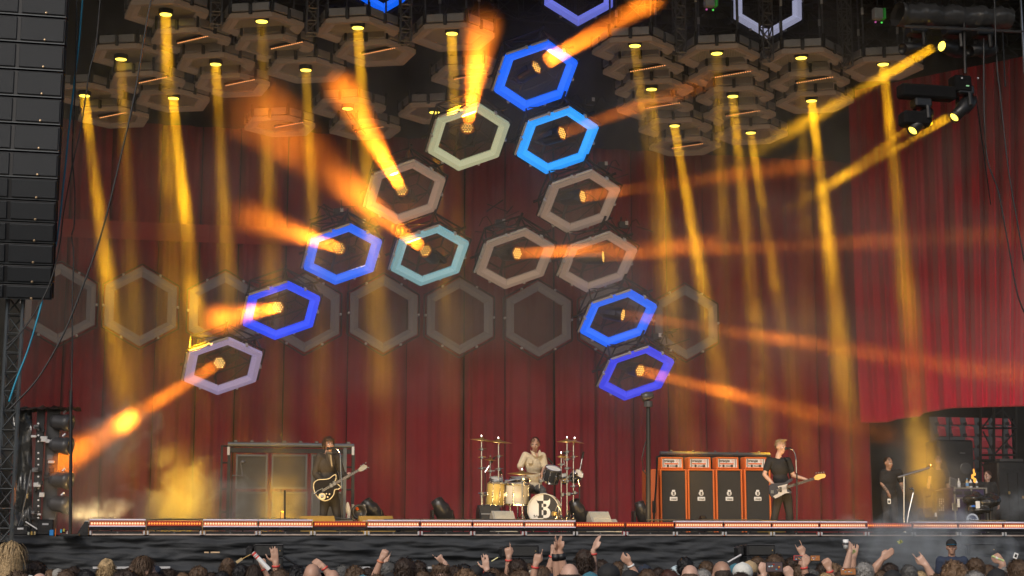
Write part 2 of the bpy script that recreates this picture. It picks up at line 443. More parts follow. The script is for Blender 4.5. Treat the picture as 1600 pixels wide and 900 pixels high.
# ------------------------------------------------------------------ stadium stand seen through the wing
K['seat'] = pmat('red_seat', (.42, .03, .04), .35, var=.2, scale=5)
K['concrete'] = pmat('concrete', (.05, .055, .06), .85, bump=.3)
SD = 57.0
stand = thing('stadium_stand', 'grey stepped terrace of the stadium behind the stage', 'stand', DP(1520, 850, SD), 0)
rows = [(603, 57 + 5.6), (621, 57 + 4.8), (639, 57 + 4.0), (657, 57.0 + 3.2), (675, 57 + 2.4), (693, 57 + 1.6), (711, 57 + .8), (729, 57.0), (747, 57 - .8)]
mb = MB()
for k, (py, dd) in enumerate(rows):
    p = DP(1520, py + 9, dd)
    q = p - DP(1520, 850, SD)
    mb.box((0, q.y, q.z - 2), (9, .82, 4.0))
mb.build('terrace', K['concrete'], stand)
def seat_proto():
    t = thing('stadium_chair', '', 'seat')
    mb = MB(); n = 8
    for i in range(n + 1):
        u = i / n - .5
        for zz in (0, .14, .28, .36):
            k_ = 1 - .12 * (zz > .3)
            mb.v.append((u * .43 * k_, -.09 * (1 - 4 * u * u) * -1 + zz * .12, zz + .1 - (.03 * 4 * u * u if zz > .3 else 0)))
    mb.f = [(i * 4 + j, (i + 1) * 4 + j, (i + 1) * 4 + j + 1, i * 4 + j + 1) for i in range(n) for j in range(3)]; mb.m = [0] * len(mb.f)
    mb.build('backrest', K['seat'], t, True)
    MB().cbox((0, -.02, .2), (.4, .05, .3), .02, M=Matrix.Rotation(-.12, 4, 'X')).build('seat_pan', K['seat'], t)
    MB().box((-.19, .08, .03), (.03, .2, .25)).build('bracket', K['dark'], t); MB().box((.19, .08, .03), (.03, .2, .25)).build('bracket', K['dark'], t)
    return t
sp0 = seat_proto(); first = True
for k, (py, dd) in enumerate(rows[3:]):
    for c in range(6):
        px = 1470 + 22 * c + (k % 2) * 0
        if py > 690 and px < 1500: continue
        p = DP(px, py + 9, dd)
        o = sp0 if first else copy_tree(sp0); first = False
        o.matrix_world = Matrix.Translation(p + Vector((0, -.2, -.02))) @ Matrix.Rotation(AL + R(random.uniform(14, 20)), 4, 'Z')
        tag(o, 'folded red stadium seat, %s row from the top, %s from left beyond the right wing' % (ordinal(k), ordinal(c if py < 690 else c - 2)), 'seat', 'stadium seats behind the stage')

# area lights added above the lit battens, aimed back to brighten the performers
for i in range(NB):
    if i % 2: continue
    l = bpy.data.lights.new('batten_fill_light', 'AREA'); o = bpy.data.objects.new('batten_fill_light', l); COL.objects.link(o)
    l.shape = 'RECTANGLE'; l.size = L * 1.6; l.size_y = .06; l.energy = 23; l.color = (1, .62, .22); l.spread = R(150)
    p = S(xb0 + L * (i + .5), .16, zt + .03); q = S(xb0 + L * (i + .5), 2.2, zt + 1.6)
    o.location = p; o.rotation_euler = (q - p).to_track_quat('-Z', 'Y').to_euler()

# ------------------------------------------------------------------ hexagon lights
HR = 0.9
K['grille'] = mesh_mat('wire_mesh', (.10, .095, .09), .26, .03)
K['grille_pale'] = mesh_mat('wire_mesh_pale', (.09, .08, .075), .2, .04)
K['cell'] = emat('lens_cell', (1, .55, .11), 1.7)
K['cell_hot'] = emat('lens_cell_hot', (1, .62, .18), 2.4)
K['lens'] = emat('lens_glow', (1, .22, .012), .22)
K['ylens'] = emat('yellow_lens', (1, .72, .08), 3.5)
K['strip_led'] = emat('amber_leds', (1, .38, .12), 1.6)
def hv(r, k, z=0): a = R(30 + 60 * k); return Vector((r * math.cos(a), r * math.sin(a), z))
def bar_mesh(name, m, prof, gap=.004):
    """one mitred side of a hexagon ring; prof = list of (radius, z), closed"""
    mb = MB(); n = len(prof)
    for k in (0, 1):
        for r_, z in prof:
            a = hv(r_ * HR, 0, z); b = hv(r_ * HR, 1, z); d = (b - a).normalized()
            mb.v.append(tuple(a + d * gap if k == 0 else b - d * gap))
    mb.f = [(i, (i + 1) % n, n + (i + 1) % n, n + i) for i in range(n)] + [tuple(range(n - 1, -1, -1)), tuple(range(n, 2 * n))]
    mb.m = [1 if i == 1 else 0 for i in range(n)] + [0, 0]
    return mb.mesh(name, m)
PROF = [(1.0, 0.0), (.875, .0), (.75, -.06), (.75, -.10), (.93, -.13), (1.0, -.09)]
def ring(parent, name, mesh_):
    for k in range(6):
        o = link(name, mesh_, parent); o.rotation_euler = (0, 0, R(60 * k))
def grille(parent, r_, z, m):
    mb = MB(); mb.v = [tuple(hv(r_ * HR, k, z)) for k in range(6)]; mb.f = [(0, 1, 2, 3, 4, 5)]; mb.m = [0]
    return mb.build('grille', m, parent)
def hexring_tubes(mb, r_, z, t, sides=range(6), n=5):
    for k in sides: mb.tube(hv(r_ * HR, k, z), hv(r_ * HR, k + 1, z), t, n)

def frame_mat(name, c, e, s):
    m = pmat(name, c, .45, var=.07, scale=9, emit=e, estr=s)
    w_ = [min(1, x * 1.06 + (.015 if max(e) > .3 else .004)) for x in e]
    return [m, pmat(name + '_lip', c, .45, var=.07, scale=9, emit=w_, estr=s * 1.1)]
FM = {
 'blue': frame_mat('frame_blue', (.02, .08, .4), (.0, .13, 1.0), .9),
 'azure': frame_mat('frame_azure', (.05, .25, .6), (.006, .31, .95), .95),
 'royal': frame_mat('frame_royal', (.02, .05, .4), (.003, .06, 1.0), .9),
 'violet': frame_mat('frame_violet', (.05, .05, .4), (.022, .045, .85), .85),
 'sage': frame_mat('frame_sage', (.4, .42, .33), (.33, .36, .22), .75),
 'taupe': frame_mat('frame_taupe', (.3, .25, .22), (.2, .14, .11), .6),
 'teal': frame_mat('frame_teal', (.3, .42, .45), (.11, .30, .36), .85),
 'lavender': frame_mat('frame_lavender', (.42, .38, .5), (.19, .16, .30), .8),
 'periwinkle': frame_mat('frame_periwinkle', (.3, .32, .6), (.14, .17, .72), .8),
 'mist': frame_mat('frame_mist', (.45, .45, .55), (.28, .29, .42), .8),
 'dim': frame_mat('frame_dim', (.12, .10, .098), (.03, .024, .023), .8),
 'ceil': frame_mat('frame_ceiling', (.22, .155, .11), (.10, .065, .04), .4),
}
BARS = {k: bar_mesh('frame_bar', m, PROF) for k, m in FM.items()}
edge_rods = MB()
for k in (1, 2):
    a, b = hv(1.06 * HR, k, -.03), hv(1.06 * HR, k + 1, -.03)
    for u0, u1 in ((.04, .40), (.47, .96)): edge_rods.tube(a.lerp(b, u0), a.lerp(b, u1), .024, 5)
edge_mesh = edge_rods.mesh('edge_rods', K['silver'])
tb = MB(); hexring_tubes(tb, 1.075, -.10, .02)
tube_mesh = tb.mesh('outer_tubes', K['dark'])
cl = MB()
for k in range(6):
    p = hv(1.04 * HR, k, -.06).lerp(hv(1.04 * HR, k + 1, -.06), .5)
    cl.cbox(p, (.05, .05, .12), .008); cl.tube(p, p + Vector((0, 0, .05)), .014, 5)
clamp_mesh = cl.mesh('clamps', K['silver'])
bf = MB(); hexring_tubes(bf, .9, -.55, .022); hexring_tubes(bf, .55, -.62, .018)
for k in range(6):
    bf.tube(hv(1.0 * HR, k, -.12), hv(.9 * HR, k, -.55), .02, 5); bf.tube(hv(1.0 * HR, k, -.12), hv(.9 * HR, k + 1, -.55), .013, 5); bf.tube(hv(.9 * HR, k, -.55), hv(.55 * HR, k, -.62), .016, 5)
for k, (a, b) in enumerate(((0, 3), (1, 4))): bf.tube(hv(1.05 * HR, a, -.5), hv(1.05 * HR, b, -.5), .03, 5)
bf.cbox((.25, .35, -.5), (.3, .16, .14), .01); bf.cbox((-.4, -.2, -.5), (.16, .3, .12), .01)
frame_mesh = bf.mesh('back_frame', K['dark'])
lens_mb = MB(); lens_mb.lathe([(.001, .002), (.14, 0), (.155, -.01), (.155, -.05), (.001, -.05)], 20)
lens_mesh = lens_mb.mesh('lens', K['lens'])
cells = MB()
pts = []
for i in range(-4, 5):
    for j in range(-4, 5):
        x, y = (i + j * .5) * .053, j * .053 * .866
        if x * x + y * y < .128 ** 2: pts.append((x, y))
for x, y in pts: cells.lathe([(.021, .006), (.015, .011), (.001, .013)], 7, M=Matrix.Translation((x, y, 0)))
cell_mesh = cells.mesh('lens_cells', K['cell'])
cellh = cells.mesh('lens_cells', K['cell_hot'])
lb = MB(); lb.lathe([(.001, -.52), (.1, -.52), (.15, -.42), (.165, -.06), (.165, .012), (.156, .012), (.156, -.05)], 18)
lb.box((.19, 0, -.35), (.03, .1, .5)).box((-.19, 0, -.35), (.03, .1, .5)).box((0, 0, -.6), (.42, .12, .05))
lamp_mesh = lb.mesh('lamp', K['plastic'])

# orientation shared by all the hexagons of the arch: top leaning out towards the audience
RV, WV = Vector((1, 0, 0)), Vector((.015, math.cos(R(16.4)), math.sin(R(16.4)))).normalized()
UV = RV.cross(WV)
m1 = (RV * .941 + UV * .337).normalized()
m2 = ((RV * -.337 + UV * .941) * math.cos(R(42)) - WV * math.sin(R(42))); m2 = (m2 - m1 * m2.dot(m1)).normalized()
ph = R(30.9)
AX = m1 * math.cos(ph) - m2 * math.sin(ph); AY = m1 * math.sin(ph) + m2 * math.cos(ph); AN = AX.cross(AY)

ORANGE = (1, .23, .012)
def arch_hex(px, py, col, label, lens=None, target=None, tsy=.6, watts=60, hot=False, spread=4.5, rad=.13, back=.16, start=.30):
    s = 68.8 - (py - 121) / 465 * 7.0
    c = DP(px, py, F * HR / s); k_ = 1.0
    if sy_of(c) > 7.2:
        c2 = SP(px, py, 7.2); k_ = (c2 - CAMP).length / (c - CAMP).length; c = c2
    t = thing('hexagon_light', label, 'hexagon light', c, mat_of((AX, AY, AN), c), 'hexagon lights of the flying arch')
    t.scale = (k_, k_, k_)
    t.matrix_world = t.matrix_world @ Matrix.Scale(1, 4)
    bpy.context.view_layer.update()
    ring(t, 'frame_bar', BARS[col]); grille(t, .765, -.085, K['grille'])
    for nm, me in (('edge_rods', edge_mesh), ('outer_tubes', tube_mesh), ('clamps', clamp_mesh), ('back_frame', frame_mesh)): link(nm, me, t)['kind'] = 'stuff'
    if lens:
        d = ray(*lens)
        p = CAMP + d * ((c - AN * back - CAMP).dot(AN) / d.dot(AN))
        q = SP(target[0], target[1], tsy)
        dr = (q - p).normalized()
        if dr.dot(AN) < .10: print('beam into frame', label, round(dr.dot(AN), 2))
        lo = t.matrix_world.inverted()
        Ml = lo @ (Matrix.Translation(p) @ dr.to_track_quat('Z', 'Y').to_matrix().to_4x4())
        o = link('lamp', lamp_mesh, t); o.matrix_local = Ml
        e = link('lens', lens_mesh, o); f = link('lens_cells', cellh if hot else cell_mesh, o)
        beam(p + dr * start, q, ORANGE, watts * .6, spread, rad)
    return t
arch_hex(838, 121, 'blue', 'bright blue glowing hexagon light at the crown of the arch', (838, 105), (1040, -12), .3, 210, spread=6.5, rad=.17, back=.05)
arch_hex(872, 222, 'azure', 'sky blue hexagon light just below the crown of the arch', (878, 208), (1260, 75), -1.0, 26, back=-.04, start=.04)
arch_hex(733, 217, 'sage', 'pale green grey hexagon light left of the crown of the arch', (730, 200), (768, -60), -1.0, 420, spread=13)
arch_hex(634, 303, 'taupe', 'taupe hexagon light above the teal one on the left limb of the arch', (628, 297), (520, 110), 0.0, 170, spread=8)
arch_hex(672, 402, 'teal', 'muted teal hexagon light in the middle of the left limb of the arch', (665, 392), (370, 140), .2, 300, spread=13)
arch_hex(536, 400, 'blue', 'bright blue hexagon light beside the teal one on the left limb', (530, 388), (385, 335), .6, 75, spread=7)
arch_hex(440, 488, 'royal', 'deep blue hexagon light second from the foot of the left limb', (434, 480), (332, 500), .6, 46, True)
arch_hex(349, 575, 'lavender', 'grey lavender hexagon light at the foot of the left limb of the arch', (343, 567), (70, 738), .5, 42, True)
arch_hex(806, 407, 'taupe', 'taupe hexagon light at the inner centre beside the teal one', (808, 396), (1050, 385), 1.6, 28, back=-.04, start=.04)
arch_hex(907, 318, 'taupe', 'taupe hexagon light under the sky blue one on the right limb', (910, 307), (1230, 262), 1.0, 20, back=-.04, start=.04)
arch_hex(935, 412, 'taupe', 'taupe hexagon light above the two blue ones of the right limb', (942, 401), (1460, 372), 2.0, 20, back=-.04, start=.04)
arch_hex(967, 500, 'blue', 'bright blue hexagon light second from the foot of the right limb', (973, 492), (1480, 570), 2.0, 36, back=-.04, start=.04)
arch_hex(995, 586, 'violet', 'violet blue hexagon light at the foot of the right limb above the tall stand', (1000, 579), (1350, 668), 1.2, 60, back=-.04, start=.04)

def plain_hex(c, ax, ay, an, col, label, group, mesh_m='grille_pale', name='hanging_hexagon'):
    t = thing(name, label, 'hexagon panel', c, mat_of((ax, ay, an), c), group)
    ring(t, 'frame_bar', BARS[col]); grille(t, .765, -.085, K[mesh_m])
    for nm, me in (('outer_tubes', tube_mesh), ('clamps', clamp_mesh)): link(nm, me, t)['kind'] = 'stuff'
    return t
UZ = Vector((0, 0, 1))
# hanging hexagons cut by the top edge
def tilt_axes(yaw, pitch):
    ex = Vector((math.cos(yaw), math.sin(yaw), 0)); n0 = Vector((math.sin(yaw), -math.cos(yaw), 0))
    n_ = (n0 * math.cos(pitch) - UZ * math.sin(pitch)).normalized(); ay = n_.cross(ex)
    return ex, ay, n_
for (px, py, s, col, yaw, pit, lab) in (
    (599, -42, 62, 'blue', 2, 12, 'blue hexagon panel with only its lower corner in view at the top edge'),
    (905, -22, 62, 'periwinkle', 6, 10, 'periwinkle blue hexagon panel hanging at the top edge right of the crown'),
    (1200, -1, 61.5, 'mist', 4, 4, 'pale grey hexagon panel with a square wire grille at the top edge on the right')):
    c = DP(px, py, F * HR / s); ex, ay, n_ = tilt_axes(R(yaw), R(pit))
    t = plain_hex(c, ex, ay, n_, col, lab, 'hexagon panels hanging at the top')
    link('back_frame', frame_mesh, t)
# dim row against the backdrop
for i, (px, py) in enumerate(((92, 474), (220, 478), (351, 486), (477, 489), (600, 490), (719, 494), (842, 498), (957, 500), (1073, 503))):
    c = SP(px, py, 8.55)
    plain_hex(c, EX, UZ, -EY, 'dim', ['dim grey hexagon panel behind the loose cables at the far left', 'dim grey hexagon panel right of the far left yellow beam', 'dim grey hexagon panel behind the foot of the left limb, mostly hidden', 'dim grey hexagon panel half hidden by the deep blue light', 'dim grey hexagon panel under the left blue light, crossed by a yellow beam', 'dim grey hexagon panel in the row behind, a yellow beam through its middle', 'dim grey hexagon panel under the two taupe lights at the centre', 'dim grey hexagon panel hidden behind the right limb of the arch', 'dim grey hexagon panel at the right end of the row against the curtain'][i], 'dim hexagon panels in front of the red curtain')

# ceiling hexagons
CZ = 12.7
HC = Vector((math.cos(R(9)), -math.sin(R(9)), 0)); CN = Vector((0, 0, -1)); CX = HC.cross(CN)
rim = MB()
for k in range(6):
    a, b = hv(1.0 * HR, k, -.12), hv(1.0 * HR, k + 1, -.12); off = Vector((0, 0, -.17))
    for u0, u1 in ((.06, .46), (.54, .94)):
        p, q = a.lerp(b, u0), a.lerp(b, u1); mid = (p + q) / 2; d = (q - p); ang = math.atan2(d.y, d.x)
        rim.cbox((0, 0, 0), (d.length, .05, .17), .01, M=Matrix.Translation(mid + Vector((0, 0, -.10))) @ Matrix.Rotation(ang, 4, 'Z'))
rim_mesh = rim.mesh('rim', pmat('rim_metal', (.26, .255, .26), .5, .2, var=.3))
post = MB()
for k in range(6):
    p = hv(1.0 * HR, k, -.1); post.tube(p, p + Vector((0, 0, -.3)), .03, 5)
    m_ = hv(1.0 * HR, k, -.16).lerp(hv(1.0 * HR, k + 1, -.16), .5); post.cbox(m_ * 1.02, (.07, .07, .2), .01)
post_mesh = post.mesh('rim_posts', K['dark'])
rods = MB()
for k in (0, 2, 3, 5):
    p = hv(.96 * HR, k, -.25); rods.tube(p, p + Vector((0, 0, -2.2)), .022, 5)
    rods.cbox(p + Vector((0, 0, -.9)), (.055, .055, .16), .008, m=1)
rods_mesh = rods.mesh('hanging_rods', [K['grey'], K['silver']])
cr = MB(); cr.tube(hv(.75 * HR, 0, -.4), hv(.75 * HR, 3, -.4), .03, 5); cr.tube(hv(.75 * HR, 1, -.4), hv(.75 * HR, 4, -.4), .03, 5)
cross_mesh = cr.mesh('cross_bars', K['dark'])
ceil_bar = bar_mesh('frame_bar', FM['ceil'], [(1.0, 0.0), (.86, .0), (.70, -.05), (.70, -.09), (.93, -.13), (1.0, -.09)])
K['grille_ceil'] = mesh_mat('wire_mesh_ceiling', (.42, .40, .36), .6, .035)
tray = MB()
for k in (1, 2, 3):
    a, b = hv(.60 * HR, k + 2, -.22), hv(.60 * HR, k + 3, -.22)
    for i in range(12): tray.tube(a.lerp(b, i / 12), a.lerp(b, i / 12) + Vector((0, 0, .045)), .012, 4)
    tray.tube(a, b, .014, 4)
tray_mesh = tray.mesh('cable_tray', K['grey'])
yl = MB(); yl.lathe([(.001, .012), (.09, .008), (.12, 0), (.125, -.03), (.001, -.03)], 16); yl_mesh = yl.mesh('lens', K['ylens'])
yb = MB(); yb.lathe([(.001, -.42), (.12, -.42), (.15, -.3), (.15, -.005), (.126, .0), (.126, -.03)], 16); yb_mesh = yb.mesh('lamp', K['plastic'])
sl = MB(); n_ = 16
for i in range(n_): sl.ell((-.42 + .84 * i / (n_ - 1), 0, .0), (.017, .017, .012), 6, 4)
sl_mesh = sl.mesh('strip_bulbs', K['strip_led'])
slb = MB(); slb.cbox((0, 0, -.03), (.92, .07, .05), .008); slb_mesh = slb.mesh('strip', K['plastic'])
YEL = (1, .48, .010)
ROWSY = {'front': 4.0, 'second': 4.8, 'third': 5.6, 'fourth': 6.4, 'fifth': 7.2, 'rear': 8.0}
def ceil_hex(px, py, kind, label, lens=None, tgt=None, watts=16, spread=5.8, near=False, row='front'):
    c = SP(px, py, ROWSY[row]); CZ = c.z; k_ = (138 - .13 * (py - 26)) * (c.y * math.cos(TH) + (c.z - EYE) * math.sin(TH)) / F / (2 * HR)
    t = thing('ceiling_hexagon', label, 'hexagon light', c, mat_of((CX, HC, CN), c), 'hexagon lights on the ceiling')
    t.scale = (k_, k_, k_); bpy.context.view_layer.update()
    ring(t, 'frame_bar', ceil_bar); grille(t, .72, -.08, K['grille_ceil'])
    for nm, me in (('rim', rim_mesh), ('rim_posts', post_mesh), ('cross_bars', cross_mesh)): link(nm, me, t)['kind'] = 'stuff'
    if near:
        link('hanging_rods', rods_mesh, t)['kind'] = 'stuff'; link('cable_tray', tray_mesh, t)
    if kind == 'lamp':
        p = ZP(lens[0], lens[1], CZ - .02)
        lo = t.matrix_world.inverted() @ p
        o = link('lamp', yb_mesh, t); o.location = lo; link('lens', yl_mesh, o)
        if tgt:
            q = SP(tgt[0], tgt[1], sy_of(p)); beam(p + Vector((0, 0, -.03)), q, YEL, watts, spread, .105)
    else:
        p = ZP(lens[0], lens[1], CZ + .0)
        lo = t.matrix_world.inverted() @ p
        o = link('strip', slb_mesh, t); o.location = lo
        o.rotation_euler = (0, 0, R(90 + 24))
        link('strip_bulbs', sl_mesh, o)['kind'] = 'stuff'
    return t
G = 'amber lamp shining straight down'
CL = [
 # px, py, kind, row, lens, beam target, watts
 (260, 26, 'lamp', 'front row of the left cluster', (259, 23), (283, 805), 34),
 (410, 46, 'lamp', 'front row of the left cluster', (409, 34), (440, 780), 13),
 (558, 53, 'lamp', 'front row of the left cluster', (559, 44), (590, 500), 26),
 (707, 62, 'lamp', 'front row of the left cluster', (706, 53), (722, 480), 24),
 (990, 82, 'lamp', 'front row of the right cluster', (992, 72), (1048, 500), 13),
 (1122, 93, 'lamp', 'front row of the right cluster', (1120, 84), (1128, 300), 7),
 (1253, 99, 'lamp', 'front row of the right cluster', (1252, 91), (1258, 400), 6),
 (1378, 111, 'lamp', 'front row of the right cluster', (1380, 101), (1432, 600), 26),
 (297, 69, 'strip', 'second row of the left cluster', (301, 62), None, 0),
 (427, 79, 'strip', 'second row of the left cluster', (448, 71), None, 0),
 (586, 87, 'strip', 'second row of the left cluster', (592, 80), None, 0),
 (1005, 113, 'strip', 'second row of the right cluster', (1012, 107), None, 0),
 (1138, 124, 'strip', 'second row of the right cluster', (1145, 116), None, 0),
 (1265, 133, 'strip', 'second row of the right cluster', (1273, 125), None, 0),
 (205, 93, 'lamp', 'third row of the left cluster', (189, 93), (208, 480), 16),
 (337, 106, 'lamp', 'third row of the left cluster', (337, 101), (358, 460), 15),
 (478, 114, 'lamp', 'third row of the left cluster', (478, 110), (492, 400), 14),
 (735, 124, 'strip', 'third row of the left cluster', (735, 119), None, 0),
 (1022, 145, 'lamp', 'third row of the right cluster', (1018, 140), (1052, 470), 14),
 (1148, 156, 'lamp', 'third row of the right cluster', (1145, 151), (1182, 520), 24),
 (1273, 163, 'lamp', 'third row of the right cluster', (1268, 158), (1315, 560), 42),
 (230, 134, 'strip', 'fourth row of the left cluster', (239, 125), None, 0),
 (362, 137, 'strip', 'fourth row of the left cluster', (375, 129), None, 0),
 (1024, 173, 'strip', 'fourth row of the right cluster', (1036, 165), None, 0),
 (1153, 184, 'strip', 'fourth row of the right cluster', (1161, 177), None, 0),
 (135, 152, 'lamp', 'fifth row of the left cluster', (132, 150), (182, 545), 50),
 (270, 161, 'lamp', 'fifth row of the left cluster', (271, 154), (309, 530), 62),
 (545, 174, 'lamp', 'fifth row of the left cluster', (543, 170), (562, 420), 5),
 (680, 180, 'lamp', 'fifth row of the left cluster', (679, 176), (700, 560), 8),
 (1055, 204, 'lamp', 'fifth row of the right cluster', (1054, 197), (1132, 640), 36),
 (1174, 214, 'lamp', 'fifth row of the right cluster', (1173, 208), (1240, 610), 20),
 (177, 187, 'strip', 'rear row of the left cluster', (176, 180), None, 0),
 (437, 201, 'strip', 'rear row of the left cluster', (452, 195), None, 0),
 (570, 206, 'strip', 'rear row of the left cluster', (577, 202), None, 0),
 (1070, 232, 'strip', 'rear row of the right cluster', (1074, 228), None, 0),
]
seen = {}
for (px, py, kind, row, lens, tgt, wts) in CL:
    k = seen.get(row, 0); seen[row] = k + 1
    what = 'with yellow downlight' if kind == 'lamp' else 'with amber bulb strip'
    ceil_hex(px, py, kind, 'ceiling hexagon %s, %s from left, %s' % (what, ordinal(k), row), lens, tgt, wts * 1.1, spread=9.0 if px == 260 else 6.2, near='front' in row, row=row.split()[0])

# ------------------------------------------------------------------ rigging
K['mon_grey'] = pmat('pale_grey_case', (.3, .31, .31), .5)
class Loc:
    """local frame of a thing standing in the stage's axes; turns a point of the photograph at a depth into local metres"""
    def __init__(s, px, py, sy, z0=None):
        p = SP(px, py, sy); s.sx = sx_of(p); s.sy = sy; s.z = p.z if z0 is None else z0
        s.pos = S(s.sx, sy, s.z)
    def __call__(s, px, py, dy=0):
        p = SP(px, py, s.sy + dy); return Vector((sx_of(p) - s.sx, dy, p.z - s.z))
    def k(s):                                       # metres per photograph pixel
        return (s(801, 500) - s(800, 500)).x
def truss(mb, p, q, w=.4, r=.025, r2=.012, step=.5, up=Vector((0, 0, 1)), n=5):
    p, q = Vector(p), Vector(q); d = (q - p).normalized(); a = d.cross(up).normalized(); b = a.cross(d)
    cs = [(a * x + b * y) * w / 2 for x, y in ((-1, -1), (1, -1), (1, 1), (-1, 1))]
    for c in cs: mb.tube(p + c, q + c, r, n)
    m = max(1, round((q - p).length / step))
    for i in range(m):
        u, v = p.lerp(q, i / m), p.lerp(q, (i + 1) / m)
        for k in range(4):
            c0, c1 = cs[k], cs[(k + 1) % 4]
            if (i + k) % 2: mb.tube(u + c0, v + c1, r2, 4)
            else: mb.tube(u + c1, v + c0, r2, 4)
            mb.tube(u + c0, u + c1, r2, 4)
    return mb
for i, y in enumerate((1.0, 3.2, 5.4, 7.6)):
    t = thing('roof_truss', 'dark box truss under the roof above the %s row of ceiling hexagons' % ['front', 'second', 'fourth', 'rear'][i], 'truss', S(0, y, 14.6), RST, 'trusses of the lighting rig')
    truss(MB(), (-13, 0, 0), (15, 0, 0), .55, .03, .016, .6).build('lattice', K['dark'], t)
# short ladder trusses seen between the ceiling hexagons
for i, px in enumerate((337, 487, 633, 1062, 1198, 1322)):
    left = px < 800
    py = 18 + (px - 337) * .09 if left else 62 + (px - 1062) * .08
    L_ = Loc(px, py + 22, 3.6)
    t = thing('ladder_truss', 'short grey ladder truss %s of the %s ceiling cluster' % (['left of the middle', 'at the middle', 'right of the middle'][i % 3], 'left' if left else 'right'), 'truss', L_.pos, RST, 'ladder trusses between ceiling hexagons')
    truss(MB(), (0, 0, 0), (0, 0, 2.6), .22, .018, .014, .27, up=Vector((0, 1, 0))).build('lattice', K['grey'], t)
# electronic boxes on the arch and small dark fixtures hanging in the rig
def box_unit(px, py, sy, label):
    L_ = Loc(px, py, sy); t = thing('dimmer_box', label, 'electrical box', L_.pos, RST, 'small boxes in the rig')
    MB().cbox((0, 0, 0), (.2, .15, .24), .015).build('case', K['mon_grey'], t)
    MB().cbox((.14, 0, .01), (.06, .13, .24), .01).build('side_panel', pmat('green_panel', (.05, .5, .06), .4, emit=(.02, .5, .05), estr=.04), t)
    MB().tube((0, 0, .15), (0, 0, 1.6), .02).build('pipe', K['dark'], t)
    for x, k_ in ((-.08, 'blue_led'), (.06, 'green_led')): MB().box((x, -.06, -.2), (.03, .03, .03)).build('indicator', emat(k_, (.5, .1, .3) if k_ == 'blue_led' else (.1, .8, .1), .8), t)
box_unit(1108, 2, 2.0, 'white and green electrical box at the top edge between the hanging panels')
box_unit(1371, 22, 2.0, 'white and green electrical box above the right end of the ceiling')
# small stage boxes on the arch frames
for i, (px, py) in enumerate(((918, 162), (938, 262), (970, 355), (1022, 530), (525, 335), (778, 352), (548, 168), (560, 352))):
    L_ = Loc(px, py, 7.4)
    t = thing('cable_clutter', ['dark gear and cable loop right of the sky blue hexagon', 'dark gear and cable loop above the right taupe hexagon', 'dark gear and cable loop below the right taupe hexagon', 'dark gear and cable loop over the violet hexagon', 'dark gear and cable loop above the left blue hexagon', 'dark gear and cable loop between the teal and taupe hexagons', 'dark gear behind the fifth row of ceiling hexagons', 'dark gear beside the teal hexagon'][i], 'rigging gear', L_.pos, RST, 'gear between the arch hexagons')
    mb = MB(); rr = random.Random(i)
    for k in range(9):
        a = Vector((rr.uniform(-.5, .5), rr.uniform(-.2, .3), rr.uniform(-.3, .3))); b = a + Vector((rr.uniform(-.5, .5), rr.uniform(-.2, .2), rr.uniform(-.45, .3)))
        mb.tube(a, b, rr.uniform(.012, .022), 5)
    mb.build('brace', K['dark'], t)['kind'] = 'stuff'
    MB().cbox((.05, 0, .05), (.22, .14, .16), .012).build('case', K['plastic'], t)
    MB().box((.12, -.085, .09), (.07, .01, .09)).build('tag_plate', K['white'], t)
    MB().path([(-.45 + .09 * k, -.05, -.05 + .25 * math.sin(k * .9)) for k in range(11)], .012, 5).build('cable', K['matte'], t)

# black covered truss with moving heads, top right
def mover(name, L_, base, aim, label, lit, cat='moving light', group=None, size=1.0):
    """a moving head hanging from base (local) pointing along aim"""
    t = thing(name, label, cat, L_.pos, RST, group)
    base = Vector(base); aim = Vector(aim).normalized()
    MB().cbox(base + Vector((0, 0, -.06)), (.38 * size, .3 * size, .2 * size), .03).build('base', K['plastic'], t)
    arm = base + Vector((0, 0, -.42 * size)); sd_ = aim.cross(Vector((0, 0, 1))).normalized()
    for k in (-1, 1):
        MB().tube(base + sd_ * k * .19 * size + Vector((0, 0, -.14)), arm + sd_ * k * .2 * size, .045 * size, 6).build('arm', K['plastic'], t)
    M = Matrix.Translation(arm) @ aim.to_track_quat('Z', 'Y').to_matrix().to_4x4()
    hd = MB(); s_ = size
    hd.lathe([(.001, -.34 * s_), (.11 * s_, -.33 * s_), (.16 * s_, -.2 * s_), (.165 * s_, .05 * s_), (.13 * s_, .12 * s_), (.125 * s_, .42 * s_), (.11 * s_, .42 * s_), (.105 * s_, .36 * s_), (.001, .36 * s_)], 16, M=M)
    h = hd.build('head', K['plastic'], t, True)
    if lit:
        MB().lathe([(.001, .375 * s_), (.104 * s_, .372 * s_)], 14, M=M).build('lens', K['ylens'], h)
    return t, arm + aim * .44 * size
K['grey_plastic'] = pmat('worn_black_plastic', (.05, .05, .055), .35, var=.3)
L_ = Loc(1490, 30, 1.2)
t = thing('covered_truss', 'truss wrapped in shiny black sheeting at the top right corner', 'truss', L_.pos, RST)
mb = MB(); a, b = L_(1402, 26), L_(1574, 34); nu, nv = 60, 14
for j in range(nv + 1):
    for i in range(nu + 1):
        u, v = i / nu, j / nv; p = a.lerp(b, u); th = 2 * PI * v
        rr = 1 + .22 * noise.noise((u * 9, v * 3, 2.2)) + .12 * noise.noise((u * 25, v * 7, 5))
        mb.v.append((p.x, p.y + .32 * math.cos(th) * rr, p.z + .24 * math.sin(th) * rr + .05))
w = nu + 1
mb.f = [(j * w + i, (j + 1) * w + i, (j + 1) * w + i + 1, j * w + i + 1) for j in range(nv) for i in range(nu)]; mb.m = [0] * len(mb.f)
mb.build('sheeting', pmat('grey_sheeting', (.09, .09, .095), .2, var=.4, scale=3, bump=.5, bscale=5), t, True)
